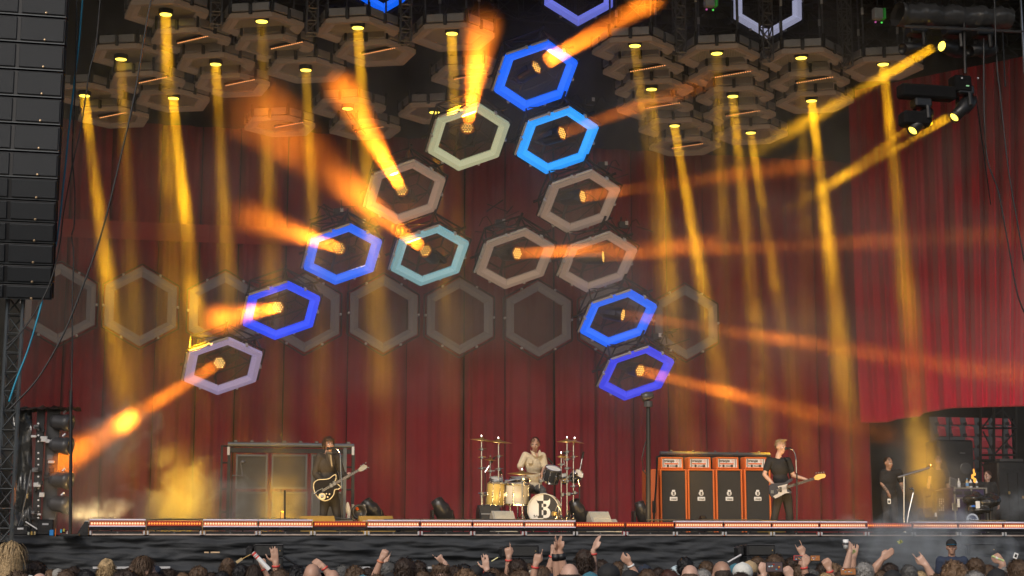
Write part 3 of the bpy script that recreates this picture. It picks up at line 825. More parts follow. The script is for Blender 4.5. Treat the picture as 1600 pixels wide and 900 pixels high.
MB().tube(a + Vector((0, -.3, -.3)), b + Vector((.2, -.3, -.3)), .03).build('pipe', K['grey'], t)
MB().tube(b + Vector((.15, -.3, 1)), b + Vector((.15, -.3, -1.2)), .025).build('pipe', K['steel'], t)
MB().tube(b + Vector((-.3, -.3, -.3)), b + Vector((-.3, -.3, -1.5)), .02).build('pipe', K['dark'], t)
for i, (px, py, lit, lab) in enumerate(((1432, 44, False, 'unlit moving light under the left end of the covered truss'), (1488, 46, True, 'moving light under the middle of the covered truss throwing a yellow beam'), (1535, 47, False, 'unlit moving light under the right end of the covered truss'))):
    p = L_(px, py)
    tgt = L_(1455 if i == 1 else px - 50, 76 if i == 1 else py + 40)
    arm = p + Vector((0, 0, -.42)); aim = (tgt - arm); aim.y = -.25
    o, e = mover('moving_light', L_, p, aim, lab, lit, group='moving lights under the covered truss')
    if lit:
        e_ = SP(1457, 75, 1.0); q = SP(1200, 225, .55); beam(e_, q, YEL, 18, 4.5, .10)
L2 = Loc(1490, 130, 1.0)
t = thing('lighting_pod', 'black hanging pod carrying two lit moving lights before the red side curtain', 'lighting pod', L2.pos, RST)
mb = MB(); a, b = L2(1405, 150), L2(1490, 140)
mb.cbox((a + b) / 2, ((b - a).x, .3, .28), .04)
mb.cbox(L2(1500, 133), (.38, .32, .34), .03)
mb.build('case', K['matte'], t)
MB().cbox(L2(1430, 187), (.62, .34, .30), .05).build('lower_case', K['matte'], t)
for px in (1503, 1528): MB().box(L2(px, 122, -.18), (.03, .02, .03)).build('clamp', K['silver'], t)
MB().box(L2(1512, 134, -.18), (.06, .02, .02)).build('indicator', emat('magenta_led', (.4, .8, .4), .6), t)
MB().tube(L2(1508, 115), L2(1506, 20), .03).build('pipe', K['dark'], t)
MB().tube(L2(1525, 150), L2(1548, 320), .012).build('cable', K['matte'], t)
for (px, py, lx, ly, tx, ty, tsy, lab) in ((1506, 160, 1481, 184, 1300, 284, .55, 'lit moving light hanging under the right end of the black pod'), (1440, 180, 1420, 201, 1310, 278, .55, 'lit moving light low under the left end of the black pod')):
    p = L2(px, py); aim = L2(lx, ly) - p + Vector((0, -.1, 0))
    o, e = mover('moving_light', L2, p + Vector((0, 0, .3)), aim, lab, True, group='moving lights under the black pod', size=.95)
    beam(SP(lx, ly, 1.0), SP(tx, ty, tsy), YEL, 24, 4.5, .10)

# hanging line array, left
def line_array():
    ys = [-14, 28, 70, 112, 154, 196, 239, 280, 315, 349, 382, 416, 446, 471]
    rec = [0, 0, 0, 0, 0, 0, .0, .02, .10, .20, .32, .44, .56, .66]
    L_ = Loc(40, 235, -1.7)
    t = thing('line_array', 'tall curved hang of black loudspeaker cabinets at the left edge', 'line array', L_.pos, RST)
    K['pa_case'] = pmat('speaker_case', (.012, .012, .014), .5, var=.3)
    K['pa_grille'] = pmat('speaker_grille', (.012, .0145, .0185), .6, var=.3, scale=40, bump=.3, bscale=150)
    K['pa_edge'] = pmat('speaker_edge', (.10, .11, .12), .4, .5)
    K['bolt'] = pmat('brass_bolt', (.5, .36, .22), .35, .6)
    W_ = 1.46
    for i in range(13):
        A = L_(105 - 25 * ys[i] / 470, ys[i], rec[i]); B = L_(105 - 25 * ys[i + 1] / 470, ys[i + 1], rec[i + 1])
        xr = (A.x + B.x) / 2
        up = (A - B); up.x = 0; h = up.length; up.normalize(); fw = Vector((1, 0, 0)).cross(up); fw = -fw if fw.y > 0 else fw
        c = Vector((xr - W_ / 2, (A.y + B.y) / 2, (A.z + B.z) / 2)) - fw * .28
        M = Matrix((Vector((1, 0, 0)), -fw, up)).transposed().to_4x4(); M.translation = c
        cb = MB().cbox((0, 0, 0), (W_, .5, h - .022), .012).build('cabinet', K['pa_case'], t); cb.matrix_local = M
        for k in (-1, 1):
            MB().cbox((k * W_ * .252, -.258, .006), (W_ * .465, .03, h - .075), .01).build('grille', K['pa_grille'], cb)
            MB().lathe([(.001, .016), (.014, .012), (.022, 0), (.012, .004), (.001, .002)], 10, M=Matrix.Translation((k * W_ * .262 + .03, -.272, -h * .36)) @ Matrix.Rotation(PI / 2, 4, 'X')).build('bolt', K['bolt'], cb)
        MB().box((0, -.245, -h / 2 + .019), (W_ - .02, .02, .012)).build('edge_strip', K['pa_edge'], cb)
        MB().cbox((W_ / 2 + .012, -.1, 0), (.02, .06, h * .9), .004).build('rigging_plate', K['dark'], cb)
    MB().box((-W_ / 2 + L_(105, -10).x, .2, L_(40, -60).z), (W_, .8, .2)).build('bumper', K['dark'], t)
line_array()

# silver truss tower at the left edge
L_ = Loc(4, 838, -.9, DECK)
t = thing('truss_tower', 'silver truss tower standing at the left edge under the line array', 'truss', L_.pos, RST)
K['truss_silver'] = pmat('truss_aluminium', (.13, .14, .145), .4, .7)
truss(MB(), (0, .2, -2.1), (0, .2, L_(4, 400).z), .24, .026, .013, .32, up=Vector((0, 1, 0))).build('lattice', K['truss_silver'], t)

# lighting ladder tower, left wing
L_ = Loc(70, 838, .9, DECK)
t = thing('lighting_tower', 'upright ladder of lamps wrapped in black sheeting on the left wing', 'lighting tower', L_.pos, RST)
mb = MB(); nu, nv = 14, 26
for j in range(nv + 1):
    for i in range(nu + 1):
        u, v = i / nu, j / nv; p = L_(20 + 30 * u, 838 - 200 * v)
        mb.v.append((p.x, .07 * noise.noise((u * 3, v * 7, 1)) + .05 * noise.noise((u * 8, v * 16, 4)), p.z))
w = nu + 1
mb.f = [(j * w + i, j * w + i + 1, (j + 1) * w + i + 1, (j + 1) * w + i) for j in range(nv) for i in range(nu)]; mb.m = [0] * len(mb.f)
mb.build('sheeting', K['sheet'], t, True)
mb = MB(); nu, nv = 26, 6
for j in range(nv + 1):
    for i in range(nu + 1):
        u, v = i / nu, j / nv; p = L_(16 + 110 * u, 637 - 2 * math.sin(u * 3) + 14 * abs(v - .5) * (1 - .5 * u))
        mb.v.append((p.x, -.25 + .6 * v + .05 * noise.noise((u * 9, v * 5, 1)), p.z + .05 * noise.noise((u * 12, v * 6, 4))))
w = nu + 1
mb.f = [(j * w + i, j * w + i + 1, (j + 1) * w + i + 1, (j + 1) * w + i) for j in range(nv) for i in range(nu)]; mb.m = [0] * len(mb.f)
mb.build('rain_cover', K['sheet'], t, True)
a, b = L_(60, 836), L_(60, 640)
MB().box((a + b) / 2, (.13, .1, (b - a).length)).build('post', K['dark'], t)
a, b = L_(80, 836, .1), L_(80, 640, .1)
MB().box((a + b) / 2, (.22, .12, (b - a).length)).build('post', K['grey_plastic'], t)
for k in range(19):
    p = L_(60, 662 + 9.2 * k, -.06)
    if k in (4, 12): continue
    MB().lathe([(.001, .006), (.017, .002)], 8, M=Matrix.Translation(p) @ Matrix.Rotation(PI / 2, 4, 'X')).build('rivet', K['silver'], t)
for k, (px, py) in enumerate(((98, 660), (97, 696), (97, 750), (95, 788))):
    p = L_(px, py, -.1)
    M = Matrix.Translation(p) @ Matrix.Rotation(PI / 2 + R(8), 4, 'Y') @ Matrix.Rotation(R(20), 4, 'X')
    ld = MB().lathe([(.001, -.2), (.1, -.2), (.135, -.12), (.135, .02), (.15, .05), (.15, .16), (.135, .16), (.13, .06), (.001, .05)], 16, M=M).build('lamp', K['grey_plastic'], t, True)
    MB().tube(p + Vector((-.1, 0, 0)), L_(80, py, .1), .03).build('bracket', K['dark'], t)
    MB().tube(p + Vector((0, 0, .15)), p + Vector((.05, 0, .2)), .02).build('knob', K['silver'], ld)
for i in range(26):
    rr = random.Random(90 + i); p = L_(rr.uniform(50, 82), rr.uniform(650, 835), -.1)
    MB().cbox(p, (rr.uniform(.03, .12), .05, rr.uniform(.03, .1)), .006).build('fitting', K[rr.choice(['dark', 'dark', 'grey', 'silver', 'plastic'])], t)
mb = MB(); mb.path([L_(48, 735, -.1), L_(42, 770, -.14), L_(33, 810, -.1), L_(25, 834, -.1)], .012, 5); mb.build('strap', K['grey'], t)
MB().path([L_(40, 815, -.1), L_(60, 828, -.2), L_(78, 834, -.2)], .012, 5).build('strap', K['silver'], t)

# small cases and connectors on the deck left
for i, (a, b, top, bot, c, lab) in enumerate((
    (77, 84, 828, 837, (.02, .22, .6), 'small blue connector box on the deck at left'), (85.5, 87.5, 826, 838, (.8, .2, .02), 'thin orange upright marker on the deck at left'),
    (43, 46, 831, 836, (.6, .6, .5), 'pale small connector left of the blue one'), (48, 51, 830.5, 836, (.7, .45, .12), 'ochre connector left of the blue box'), (53, 55.5, 830.5, 836, (.8, .6, .3), 'cream connector nearest the blue box'),
    (94, 97, 827, 833, (.05, .4, .6), 'turquoise connector left of the black pole'), (99, 101, 826, 831, (.8, .7, .1), 'yellow connector left of the black pole'), (104, 106, 830, 836, (.6, .55, .5), 'white connector touching the black pole'))):
    Lc = Loc((a + b) / 2, bot, -.06 + .02 * i); t = thing('connector', lab, 'connector', Lc.pos, RST, 'small connectors on the left deck')
    p, q = Lc(a, bot), Lc(b, top)
    MB().cbox((0, 0, (q.z + p.z) / 2), (q.x - p.x, .06, q.z - p.z), .006).build('body', pmat('connector_plastic', c, .4), t)
    MB().tube((0, 0, .02), (.05, .3, .01), .008).build('lead', K['matte'], t)
Lc = Loc(125, 838, .0, DECK); t = thing('wedge_ramp', 'black triangular cable ramp at the left end of the light battens', 'ramp', Lc.pos, RST)
p, q, r_ = Lc(119, 837), Lc(138, 815), Lc(138, 837)
MB().prism([(p.x, p.z), (r_.x, r_.z), (q.x, q.z), (q.x - .05, q.z)], .3, M=Matrix.Translation((0, .15, 0)) @ Matrix.Rotation(PI / 2, 4, 'X')).build('body', K['plastic'], t)
MB().box(q + Vector((-.02, -.0, .005)), (.06, .1, .02)).build('corner', K['silver'], t)
for i, (a, b, top, bot, lab) in enumerate(((58, 84, 812, 836, 'black equipment case low on the left deck'), (20, 45, 822, 837, 'black cable heap low at the left edge of the deck'))):
    Lc = Loc((a + b) / 2, bot, .5, DECK); t = thing('equipment_case', lab, 'case', Lc.pos, RST)
    p, q = Lc(a, bot), Lc(b, top)
    MB().cbox((0, 0, q.z / 2), (q.x - p.x, .3, q.z), .015).build('body', K['plastic'], t)
    MB().box((0, -.155, q.z * .7), (.1, .01, .03)).build('handle', K['silver'], t)

# loose cables and the black pole on the left
K['cable'] = pmat('cable_rubber', (.015, .015, .016), .5, var=.2)
K['cable_blue'] = pmat('cable_blue', (.01, .22, .36), .45, var=.2)
def cable(pts, sy, r_, m, label, name='cable'):
    ps = [SP(x, y, sy) for x, y in pts]
    # smooth the polyline
    out = []
    for i in range(len(ps) - 1):
        p0, p1, p2, p3 = ps[max(i - 1, 0)], ps[i], ps[i + 1], ps[min(i + 2, len(ps) - 1)]
        for k in range(6):
            u = k / 6; out.append(.5 * ((2 * p1) + (p2 - p0) * u + (2 * p0 - 5 * p1 + 4 * p2 - p3) * u * u + (3 * p1 - p0 - 3 * p2 + p3) * u ** 3))
    out.append(ps[-1])
    o0 = out[-1].copy(); mb = MB().path([p - o0 for p in out], r_, 6)
    o = mb.build(name, m, None, True); o.location = o0
    return tag(o, label, 'cable', 'loose cables on the left')
cable([(131, -30), (124, 60), (116, 130), (108, 200), (100, 280), (88, 380), (66, 470), (46, 540), (25, 595), (14, 628)], -1.0, .017, K['cable_blue'], 'turquoise cable sweeping down beside the line array')
cable([(246, -30), (232, 20), (210, 150), (185, 260), (160, 360), (132, 440), (100, 520), (60, 590), (24, 630), (14, 640)], -1.3, .016, K['cable'], 'thick black cable swagged from the top towards the tower')
cable([(120, -30), (119, 80), (116, 170), (113, 240), (117, 300), (116, 350), (112, 370), (115, 400), (113, 470), (113, 540), (111, 640)], -1.1, .013, K['cable'], 'thin grey black cable hanging straight beside the turquoise one')
cable([(158, -20), (150, 70), (140, 110), (128, 190), (113, 260), (100, 330), (92, 390), (75, 450), (40, 510), (10, 540)], -1.2, .012, K['cable'], 'thin black cable crossing behind the line array edge')
t = thing('black_pole', 'thin black upright pole on the deck right of the lighting tower', 'pole', SP(110, 838, -.3), RST)
Lp = Loc(110, 838, -.3)
MB().tube((0, 0, 0), Lp(111, 610), .026, 8).build('shaft', K['black'], t); MB().cbox((0, 0, .02), (.3, .25, .04), .01).build('foot', K['black'], t)
for i, pts in enumerate(([(1553, -30), (1557, 90), (1563, 150), (1575, 260), (1590, 350), (1606, 440)], [(1537, 60), (1540, 230), (1560, 300), (1575, 380), (1590, 460), (1606, 500)])):
    ob = cable(pts, -.6, .014, K['cable'], ['black cable hanging before the right end of the red side curtain', 'second black cable curving down left of the one at right edge'][i]); ob['group'] = 'cables before the side curtain'

# ------------------------------------------------------------------ back line
def capsules(mb, pts, r): 
    for a, b in zip(pts[:-1], pts[1:]): mb.tube(a, b, r, 6)
# floor moving heads (black silhouettes)
for i, (px, w_, top, lab) in enumerate(((580, 30, 779, 'black floor moving light by the right end of the mirrored frame'), (690, 32, 780, 'black floor moving light left of the drums'), (902, 30, 781, 'black floor moving light just right of the drums'), (1002, 26, 782, 'black floor moving light left of the tall stand'))):
    L_ = Loc(px, 838, 3.2, DECK); k_ = L_.k(); t = thing('floor_light', lab, 'moving light', L_.pos, RST, 'moving lights standing on the stage floor')
    W_ = w_ * k_; H_ = L_(px, top).z
    MB().cbox((0, 0, .14), (W_ * .95, .36, .24), .03).build('base', K['plastic'], t)
    for s_ in (-1, 1):
        MB().cbox((s_ * W_ * .45, 0, H_ * .48), (W_ * .13, .24, H_ * .46), .02).build('arm', K['plastic'], t)
    M = Matrix.Translation((.02, -.02, H_ * .66)) @ Matrix.Rotation(R(-38 + 6 * i), 4, 'Y') @ Matrix.Rotation(R(12), 4, 'X')
    s_ = W_ / .42
    hd = MB().lathe([(.001, -.3 * s_), (.13 * s_, -.28 * s_), (.165 * s_, -.16 * s_), (.165 * s_, .08 * s_), (.13 * s_, .16 * s_), (.12 * s_, .27 * s_), (.10 * s_, .27 * s_), (.09 * s_, .2 * s_), (.001, .19 * s_)], 16, M=M).build('head', K['plastic'], t, True)
    MB().lathe([(.001, .01), (.05, .008), (.055, 0)], 12, M=Matrix.Translation((.04, -.17, H_ * .70)) @ Matrix.Rotation(PI / 2, 4, 'X')).build('badge', K['dark'], hd)

# mirrored frame behind the guitarist
L_ = Loc(450, 838, 4.2, DECK)
t = thing('mirrored_frame', 'wide dark steel frame filled with glossy panels behind the guitarist', 'frame', L_.pos, RST)
K['frame_steel'] = pmat('frame_steel', (.14, .15, .16), .35, .7)
K['gloss_panel'] = pmat('gloss_panel', (.07, .062, .05), .22, .1, var=.4, scale=1.2)
a, b = L_(356, 694), L_(553, 697)
MB().tube(a, b, .05, 10).build('top_bar', K['frame_steel'], t)
MB().box((a + b) / 2 + Vector((0, .05, -.11)), ((b - a).x, .08, .09)).build('beam', K['dark'], t)
for k in range(8):
    p = a.lerp(b, .06 + k * .128); MB().cbox(p + Vector((0, 0, .06)), (.07, .06, .05), .01).build('clamp', K['grey'], t)
for px, nm in ((356.5, 'l'), (551, 'r')):
    p0, p1 = L_(px, 838), L_(px, 700); MB().box((p0 + p1) / 2, (.06, .06, (p1 - p0).length)).build('post', K['dark'], t)
    q0, q1 = L_(px + .5, 711, -.04), L_(px + .5, 698, -.04); MB().box((q0 + q1) / 2, (.05, .02, (q1 - q0).length)).build('post_tip', K['silver'], t)
for px in (345,):
    p0, p1 = L_(px, 838), L_(px, 697); MB().box((p0 + p1) / 2, (.04, .05, (p1 - p0).length)).build('rail', K['dark'], t)
    for py in (697, 723, 764, 800): 
        p0, p1 = L_(345, py), L_(356, py); MB().tube(p0, p1, .02).build('rung', K['dark'], t)
for px in (538,):
    p0, p1 = L_(px, 838), L_(px, 700); MB().box((p0 + p1) / 2, (.07, .05, (p1 - p0).length)).build('post', K['frame_steel'], t)
for py in (730, 765):
    p0, p1 = L_(538, py), L_(551, py); MB().tube(p0, p1, .018).build('rung', K['dark'], t)
cols = [365, 421, 483, 540]; rows_ = [708, 766, 826]
for r_ in range(2):
    for c_ in range(3):
        x0, x1 = cols[c_], cols[c_ + 1]; p0, p1 = L_(x0 + 1.5, rows_[r_ + 1] - 1.5, .08), L_(x1 - 1.5, rows_[r_] + 1.5, .08)
        w_, h_ = (p1 - p0).x, (p1 - p0).z; c = (p0 + p1) / 2
        o = MB().box((0, .03, 0), (w_ - .05, .03, h_ - .05)).build('panel', K['gloss_panel'], t); o.location = c
        for sx_ in (-1, 1): MB().box((sx_ * (w_ / 2 - .03), 0, 0), (.035, .04, h_ - .01)).build('stile', K['frame_steel'], o)
        for sz_ in (-1, 1): MB().box((0, -.003, sz_ * (h_ / 2 - .03)), (w_ - .1, .04, .035)).build('stile', K['frame_steel'], o)
p = L_(385, 724, -.25)
mb = MB(); capsules(mb, [L_(363, 743, -.25), L_(379, 744, -.25), L_(376, 722, -.25), L_(381, 722, -.25)], .014); mb.ell(L_(380, 722, -.27), (.05, .05, .04), 8, 6)
tt = thing('bent_microphone', 'small bent microphone arm clamped at the left of the mirrored frame', 'microphone', L_.pos, RST); mb.build('arm', K['grey'], tt)
for px, h0, h1, lab in ((445, 838, 766, 'thin short black stand before the left part of the mirrored frame'),):
    Lm = Loc(px, 838, 3.0, DECK); tt = thing('microphone_stand', lab, 'stand', Lm.pos, RST)
    MB().tube((0, 0, 0), Lm(px, h1), .022).build('shaft', K['black'], tt); MB().lathe([(.001, .04), (.14, .03), (.15, 0)], 14).build('foot', K['black'], tt)
    MB().cbox((-.05, .1, .38), (.07, .07, .16), .01).build('clip', K['cymbal'], tt)

# bass stacks
K['name'] = pmat('name_lettering', (.02, .02, .02), .5, var=0)
nm_s = text_mesh('orange', 'lettering', K['name'], .085, .003, .2); nm_b = text_mesh('orange', 'lettering', K['name'], .085, .003, .25)
CABS = ((1053.5, 'leftmost'), (1097, 'second from left'), (1141, 'third from left'), (1185.5, 'rightmost'))
for px, which in CABS:
    L_ = Loc(px, 838, 4.6, DECK)
    t = thing('speaker_cabinet', 'tall orange edged bass cabinet, %s of four, with a black front' % which, 'speaker cabinet', L_.pos, RST, 'bass cabinets in a row')
    top = L_(px, 733).z; W_ = 43 * L_.k()
    cb = MB(); e = .034
    cb.cbox((-W_ / 2 + e / 2, .22, top / 2), (e, .5, top), .015); cb.cbox((W_ / 2 - e / 2, .22, top / 2), (e, .5, top), .015)
    cb.cbox((0, .22, top - e / 2), (W_ - .01, .496, e), .015); cb.cbox((0, .22, e / 2), (W_ - .01, .496, e), .015); cb.box((0, .3, top / 2), (W_ - .08, .3, top - .08))
    cb.build('case', K['tolex'], t)
    MB().box((0, .03, top / 2), (W_ - 2 * e, .04, top - 2 * e)).build('grille', K['cloth'], t)
    cz = L_(px, 771).z
    crest = MB().lathe([(.001, .012), (.05, .01), (.055, 0)], 14, M=Matrix.Translation((0, .005, cz)) @ Matrix.Rotation(PI / 2, 4, 'X')); crest.cbox((0, -.004, cz + .055), (.07, .012, .04), .008)
    cr_ = crest.build('crest', K['white'], t)
    MB().lathe([(.001, .014), (.022, .014)], 8, M=Matrix.Translation((0, .003, cz + .01)) @ Matrix.Rotation(PI / 2, 4, 'X')).box((0, -.011, cz - .025), (.04, .004, .014)).build('crest_mark', K['name'], cr_)['kind'] = 'stuff'
    pz = L_(px, 779.5).z
    pl = MB().cbox((0, 0, pz), (.17, .012, .085), .006).build('name_plate', K['white'], t)
    tx = link('lettering', nm_s, pl); tx.matrix_local = Matrix.Translation((0, -.008, pz)) @ Matrix.Rotation(PI / 2, 4, 'X'); tx.scale = (.52, .62, 1)
    tx.matrix_local = Matrix.Translation((0, -.008, pz)) @ Matrix.Rotation(PI / 2, 4, 'X') @ Matrix.Diagonal((.5, .6, 1, 1))
    # amplifier head on top
    h = thing('amplifier_head', 'white faced orange amplifier head on the %s bass cabinet' % which, 'amplifier', L_.pos + Vector((0, 0, top)), RST, 'amplifier heads on the bass cabinets')
    hz = L_(px, 714).z - top; w2 = 36 * L_.k(); e = .032; fx = 0
    cb = MB(); cb.cbox((-w2 / 2 + e / 2, .2, hz / 2), (e, .3, hz), .014); cb.cbox((w2 / 2 - e / 2, .2, hz / 2), (e, .3, hz), .014); cb.cbox((0, .2, hz - e / 2), (w2 - .01, .296, e), .014); cb.cbox((0, .2, e / 2 + .008), (w2 - .01, .296, e), .014)
    cb.build('case', K['tolex'], h)
    fc = MB().box((0, .1, hz / 2), (w2 - 2 * e, .03, hz - 2 * e)).build('face', K['panel'], h)
    for s_ in (-1, 1): MB().box((s_ * (w2 / 2 - e - .035), .082, hz / 2), (.012, .01, hz - 2 * e - .02)).build('trim', K['grey'], fc)
    fz = hz - 2 * e
    MB().box((-.01, .081, e + fz * .44), (w2 * .62, .008, fz * .13)).build('stripe', K['orange_paint'], fc)
    tx = link('lettering', nm_b, fc); tx.matrix_local = Matrix.Translation((-.07, .08, e + fz * .76)) @ Matrix.Rotation(PI / 2, 4, 'X')
    MB().lathe([(.020, .004), (.026, .004)], 10, M=Matrix.Translation((.125, .084, e + fz * .74)) @ Matrix.Rotation(PI / 2, 4, 'X')).build('emblem', K['orange_paint'], fc)
    for kx, rr in ((-.09, .026), (-.03, .011), (0, .011), (.03, .011), (.06, .011), (.10, .026)):
        MB().lathe([(.001, .02), (rr, .016), (rr, 0)], 10, M=Matrix.Translation((kx, .085, e + fz * .2)) @ Matrix.Rotation(PI / 2, 4, 'X')).build('knob', K['name'], fc)
    for kx in (-.17, -.155, -.14): MB().box((kx, .082, e + fz * .2), (.008, .006, .02)).build('switch', K['name'], fc)
L_ = Loc(1110, 838, 5.3, DECK)
t = thing('amp_rack', 'black rack frame with a grey top bar around the bass stacks', 'rack', L_.pos, RST)
a, b = L_(1031, 708.5), L_(1203, 711)
MB().tube(a, b, .05, 8).build('top_bar', K['frame_steel'], t)
MB().box((a + b) / 2 + Vector((0, .03, -.09)), ((b - a).x, .1, .06)).build('beam', K['black'], t)
for px in (1030, 1075, 1119, 1163, 1203): 
    p0, p1 = L_(px, 838), L_(px, 712); MB().box((p0 + p1) / 2 + Vector((0, .08, 0)), (.06, .06, (p1 - p0).length)).build('post', K['black'], t)
p0, p1 = L_(1031, 838, .2), L_(1203, 713, .2); MB().box((p0 + p1) / 2, ((p1 - p0).x, .03, (p1 - p0).z)).build('back_panel', K['matte'], t)
for k in range(5): MB().cbox(a.lerp(b, .1 + .2 * k) + Vector((0, 0, .06)), (.05, .05, .04), .01).build('clamp', K['grey'], t)
L_ = Loc(1024, 838, 4.4, DECK)
t = thing('side_cabinet', 'orange side of a cabinet turned away left of the bass stacks', 'speaker cabinet', L_.pos, RST)
top = L_(1024, 733).z
MB().cbox((0, .3, top / 2), (14 * L_.k(), .6, top), .02).build('case', pmat('orange_side', (.42, .09, .025), .6, var=.2), t)
MB().path([L_(1027, 715, -.1), L_(1025, 760, -.1), L_(1022, 800, -.1), L_(1021, 836, -.1)], .02, 6).build('cable', K['matte'], t)
MB().cbox(L_(1022, 792, -.06), (.07, .06, .25), .01).build('box', K['plastic'], t)

# tall stand by the amps
L_ = Loc(1013, 838, 1.6, DECK)
t = thing('tall_stand', 'tall black pole stand with a small lamp head below the violet hexagon', 'stand', L_.pos, RST)
MB().tube((0, 0, 0), L_(1013, 632), .052, 10, .04).build('shaft', K['black'], t)
MB().tube(L_(1013, 636), L_(1013, 627), .085, 10).build('collar', K['grey_plastic'], t)
M = Matrix.Translation(L_(1012, 619)) @ Matrix.Rotation(R(75), 4, 'Y')
MB().lathe([(.001, -.12), (.08, -.11), (.09, 0), (.075, .06), (.07, .1), (.001, .09)], 14, M=M).build('head', K['grey_plastic'], t, True)
MB().cbox((0, 0, .05), (.6, .6, .1), .03).build('foot', K['black'], t)
MB().path([L_(1009, 690), L_(1003, 715), L_(1005, 735), L_(1013, 745)], .012, 5).build('cable', K['cable'], t)

# floor monitors and small floor boxes
K['mon_grille'] = pmat('monitor_grille', (.30, .32, .32), .5, .3, var=.2, scale=30, bump=.4, bscale=120)
K['mon_case'] = pmat('monitor_case', (.30, .31, .32), .5, .2)
K['ochre'] = pmat('yellow_lit_case', (.20, .14, .04), .5, var=.3)  # yellow stage light on the wedges put into the base colour
def monitor(px0, px1, top, sy, case, gr, label, bot=817, name='floor_monitor'):
    L_ = Loc((px0 + px1) / 2, bot, sy, DECK); t = thing(name, label, 'monitor speaker', L_.pos, RST, 'monitor wedges along the stage front')
    w_ = (px1 - px0) * L_.k(); h = L_((px0 + px1) / 2, top).z
    prof = [(-.28, 0), (.25, 0), (.25, h * .8), (.1, h), (-.28, h * .35)]
    M = Matrix.Rotation(PI / 2, 4, 'Z') @ Matrix.Rotation(PI / 2, 4, 'X')
    # wedge profile in depth and height, extruded across
    vs = [(x, y, z) for x in (-w_ / 2, w_ / 2) for y, z in prof]; n = len(prof)
    mb = MB().add(vs, [(i, (i + 1) % n, n + (i + 1) % n, n + i) for i in range(n)] + [tuple(range(n - 1, -1, -1)), tuple(range(n, 2 * n))])
    mb.build('case', case, t)
    if gr:
        p = Vector((0, (-.28 + .1) / 2, (h * .35 + h) / 2)); sl_ = Vector((0, .38, h * .65)); 
        M = Matrix.Translation(p) @ Matrix.Rotation(math.atan2(sl_.z, sl_.y), 4, 'X')
        MB().cbox((0, 0, .012), (w_ * .88, sl_.length * .84, .02), .006, M=M).build('grille', gr, t)
        MB().box((0, 0, .024), (w_ * .86, .02, .004), M=M).build('bar', K['mon_case'], t)
    return t
monitor(770, 803, 798, .9, K['mon_case'], K['mon_grille'], 'pale grilled monitor wedge in front of the drums', name='floor_monitor')
monitor(922, 953, 799, .9, K['mon_case'], K['mon_grille'], 'pale grilled monitor wedge right of the drums')
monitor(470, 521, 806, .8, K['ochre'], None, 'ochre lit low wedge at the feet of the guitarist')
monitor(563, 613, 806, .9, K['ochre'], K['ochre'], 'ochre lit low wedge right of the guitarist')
monitor(1190, 1218, 813, .8, K['ochre'], K['ochre'], 'small ochre lit wedge at the feet of the bassist')
monitor(748, 782, 789, 2.0, K['plastic'], K['cloth'], 'large black wedge beside the left cymbal stand')
monitor(450, 470, 811, .9, K['plastic'], None, 'black low box left of the ochre lit wedge by the guitarist')
monitor(622, 650, 811.5, .9, K['plastic'], None, 'flat black box before the red curtain left of the drums')
monitor(952, 965, 811, .95, K['mon_case'], None, 'small grey box against the right pale monitor')
monitor(1097, 1105, 805, 2.4, K['plastic'], None, 'little black upright box before the second bass cabinet')
for i, (px0, px1, sx, lab) in enumerate(((536, 560, 1.6, 'black projector like lamp beside the right frame post'),)):
    L_ = Loc(555, 838, 2.6, DECK); t = thing('floor_spot', lab, 'lamp', L_.pos, RST)
    MB().cbox((0, 0, .12), (.34, .3, .2), .03).build('base', K['plastic'], t)
    c = L_(560, 800); MB().lathe([(.001, -.2), (.13, -.18), (.15, .1), (.14, .2), (.11, .2), (.10, .1), (.001, .1)], 14, M=Matrix.Translation(c) @ Matrix.Rotation(PI / 2, 4, 'X')).build('head', K['grey_plastic'], t, True)
    MB().tube(L_(556, 791, -.1), L_(559, 797, -.1), .03).build('handle', K['orange_paint'], t)
    for px in (551, 568): MB().cbox(L_(px, 803), (.05, .16, .36), .01).build('arm', K['mon_case'], t)
L_ = Loc(544, 838, 2.4, DECK); t = thing('cloth_bundle', 'pale rag bundle hanging on the right frame post', 'cloth', L_.pos, RST)
mb = MB(); mb.ell(L_(543, 794), (.04, .04, .12), 10, 8); mb.ell(L_(545, 801), (.035, .04, .14), 10, 8); mb.ell(L_(544, 809), (.03, .03, .08), 8, 6); link('cloth', bake(mb, 'cloth', K['panel'], .012), t)
for i, (px, py0, lab) in enumerate(((588, 814, 'low cable heap at the foot of the left floor moving light'), (535, 815, 'low cable heap at the frame post behind the guitarist'))):
    L_ = Loc(px, 816, 1.2, DECK); t = thing('cable_heap', lab, 'cable', L_.pos, RST)
    rr = random.Random(i); mb = MB(); mb.path([(rr.uniform(-.35, .35), rr.uniform(-.1, .1), .22 + rr.uniform(0, .1)) for k in range(14)], .02, 5); mb.build('coil', K['cable'], t)
    MB().cbox((0, 0, .1), (.6, .2, .2), .04).build('base', K['plastic'], t)

# thin rail along the deck behind the battens
for i, (a, b, y) in enumerate(((140, 480, 811.5), (600, 900, 812), (1010, 1190, 812.5), (1215, 1350, 813), (1430, 1570, 813.5))):
    L_ = Loc((a + b) / 2, y, .45); t = thing('deck_rail', 'thin metal rail behind the light battens, %s stretch from the left' % ordinal(i), 'rail', L_.pos, RST, 'rail stretches behind the light battens')
    p, q = L_(a, y), L_(b, y); n_ = 5
    MB().tube(p, q, .014, 6).build('bar', K['dark'], t)
    for k in range(n_): MB().tube(p.lerp(q, (k + .5) / n_) + Vector((0, 0, -.27)), p.lerp(q, (k + .5) / n_), .012, 5).build('stanchion', K['dark'], t)

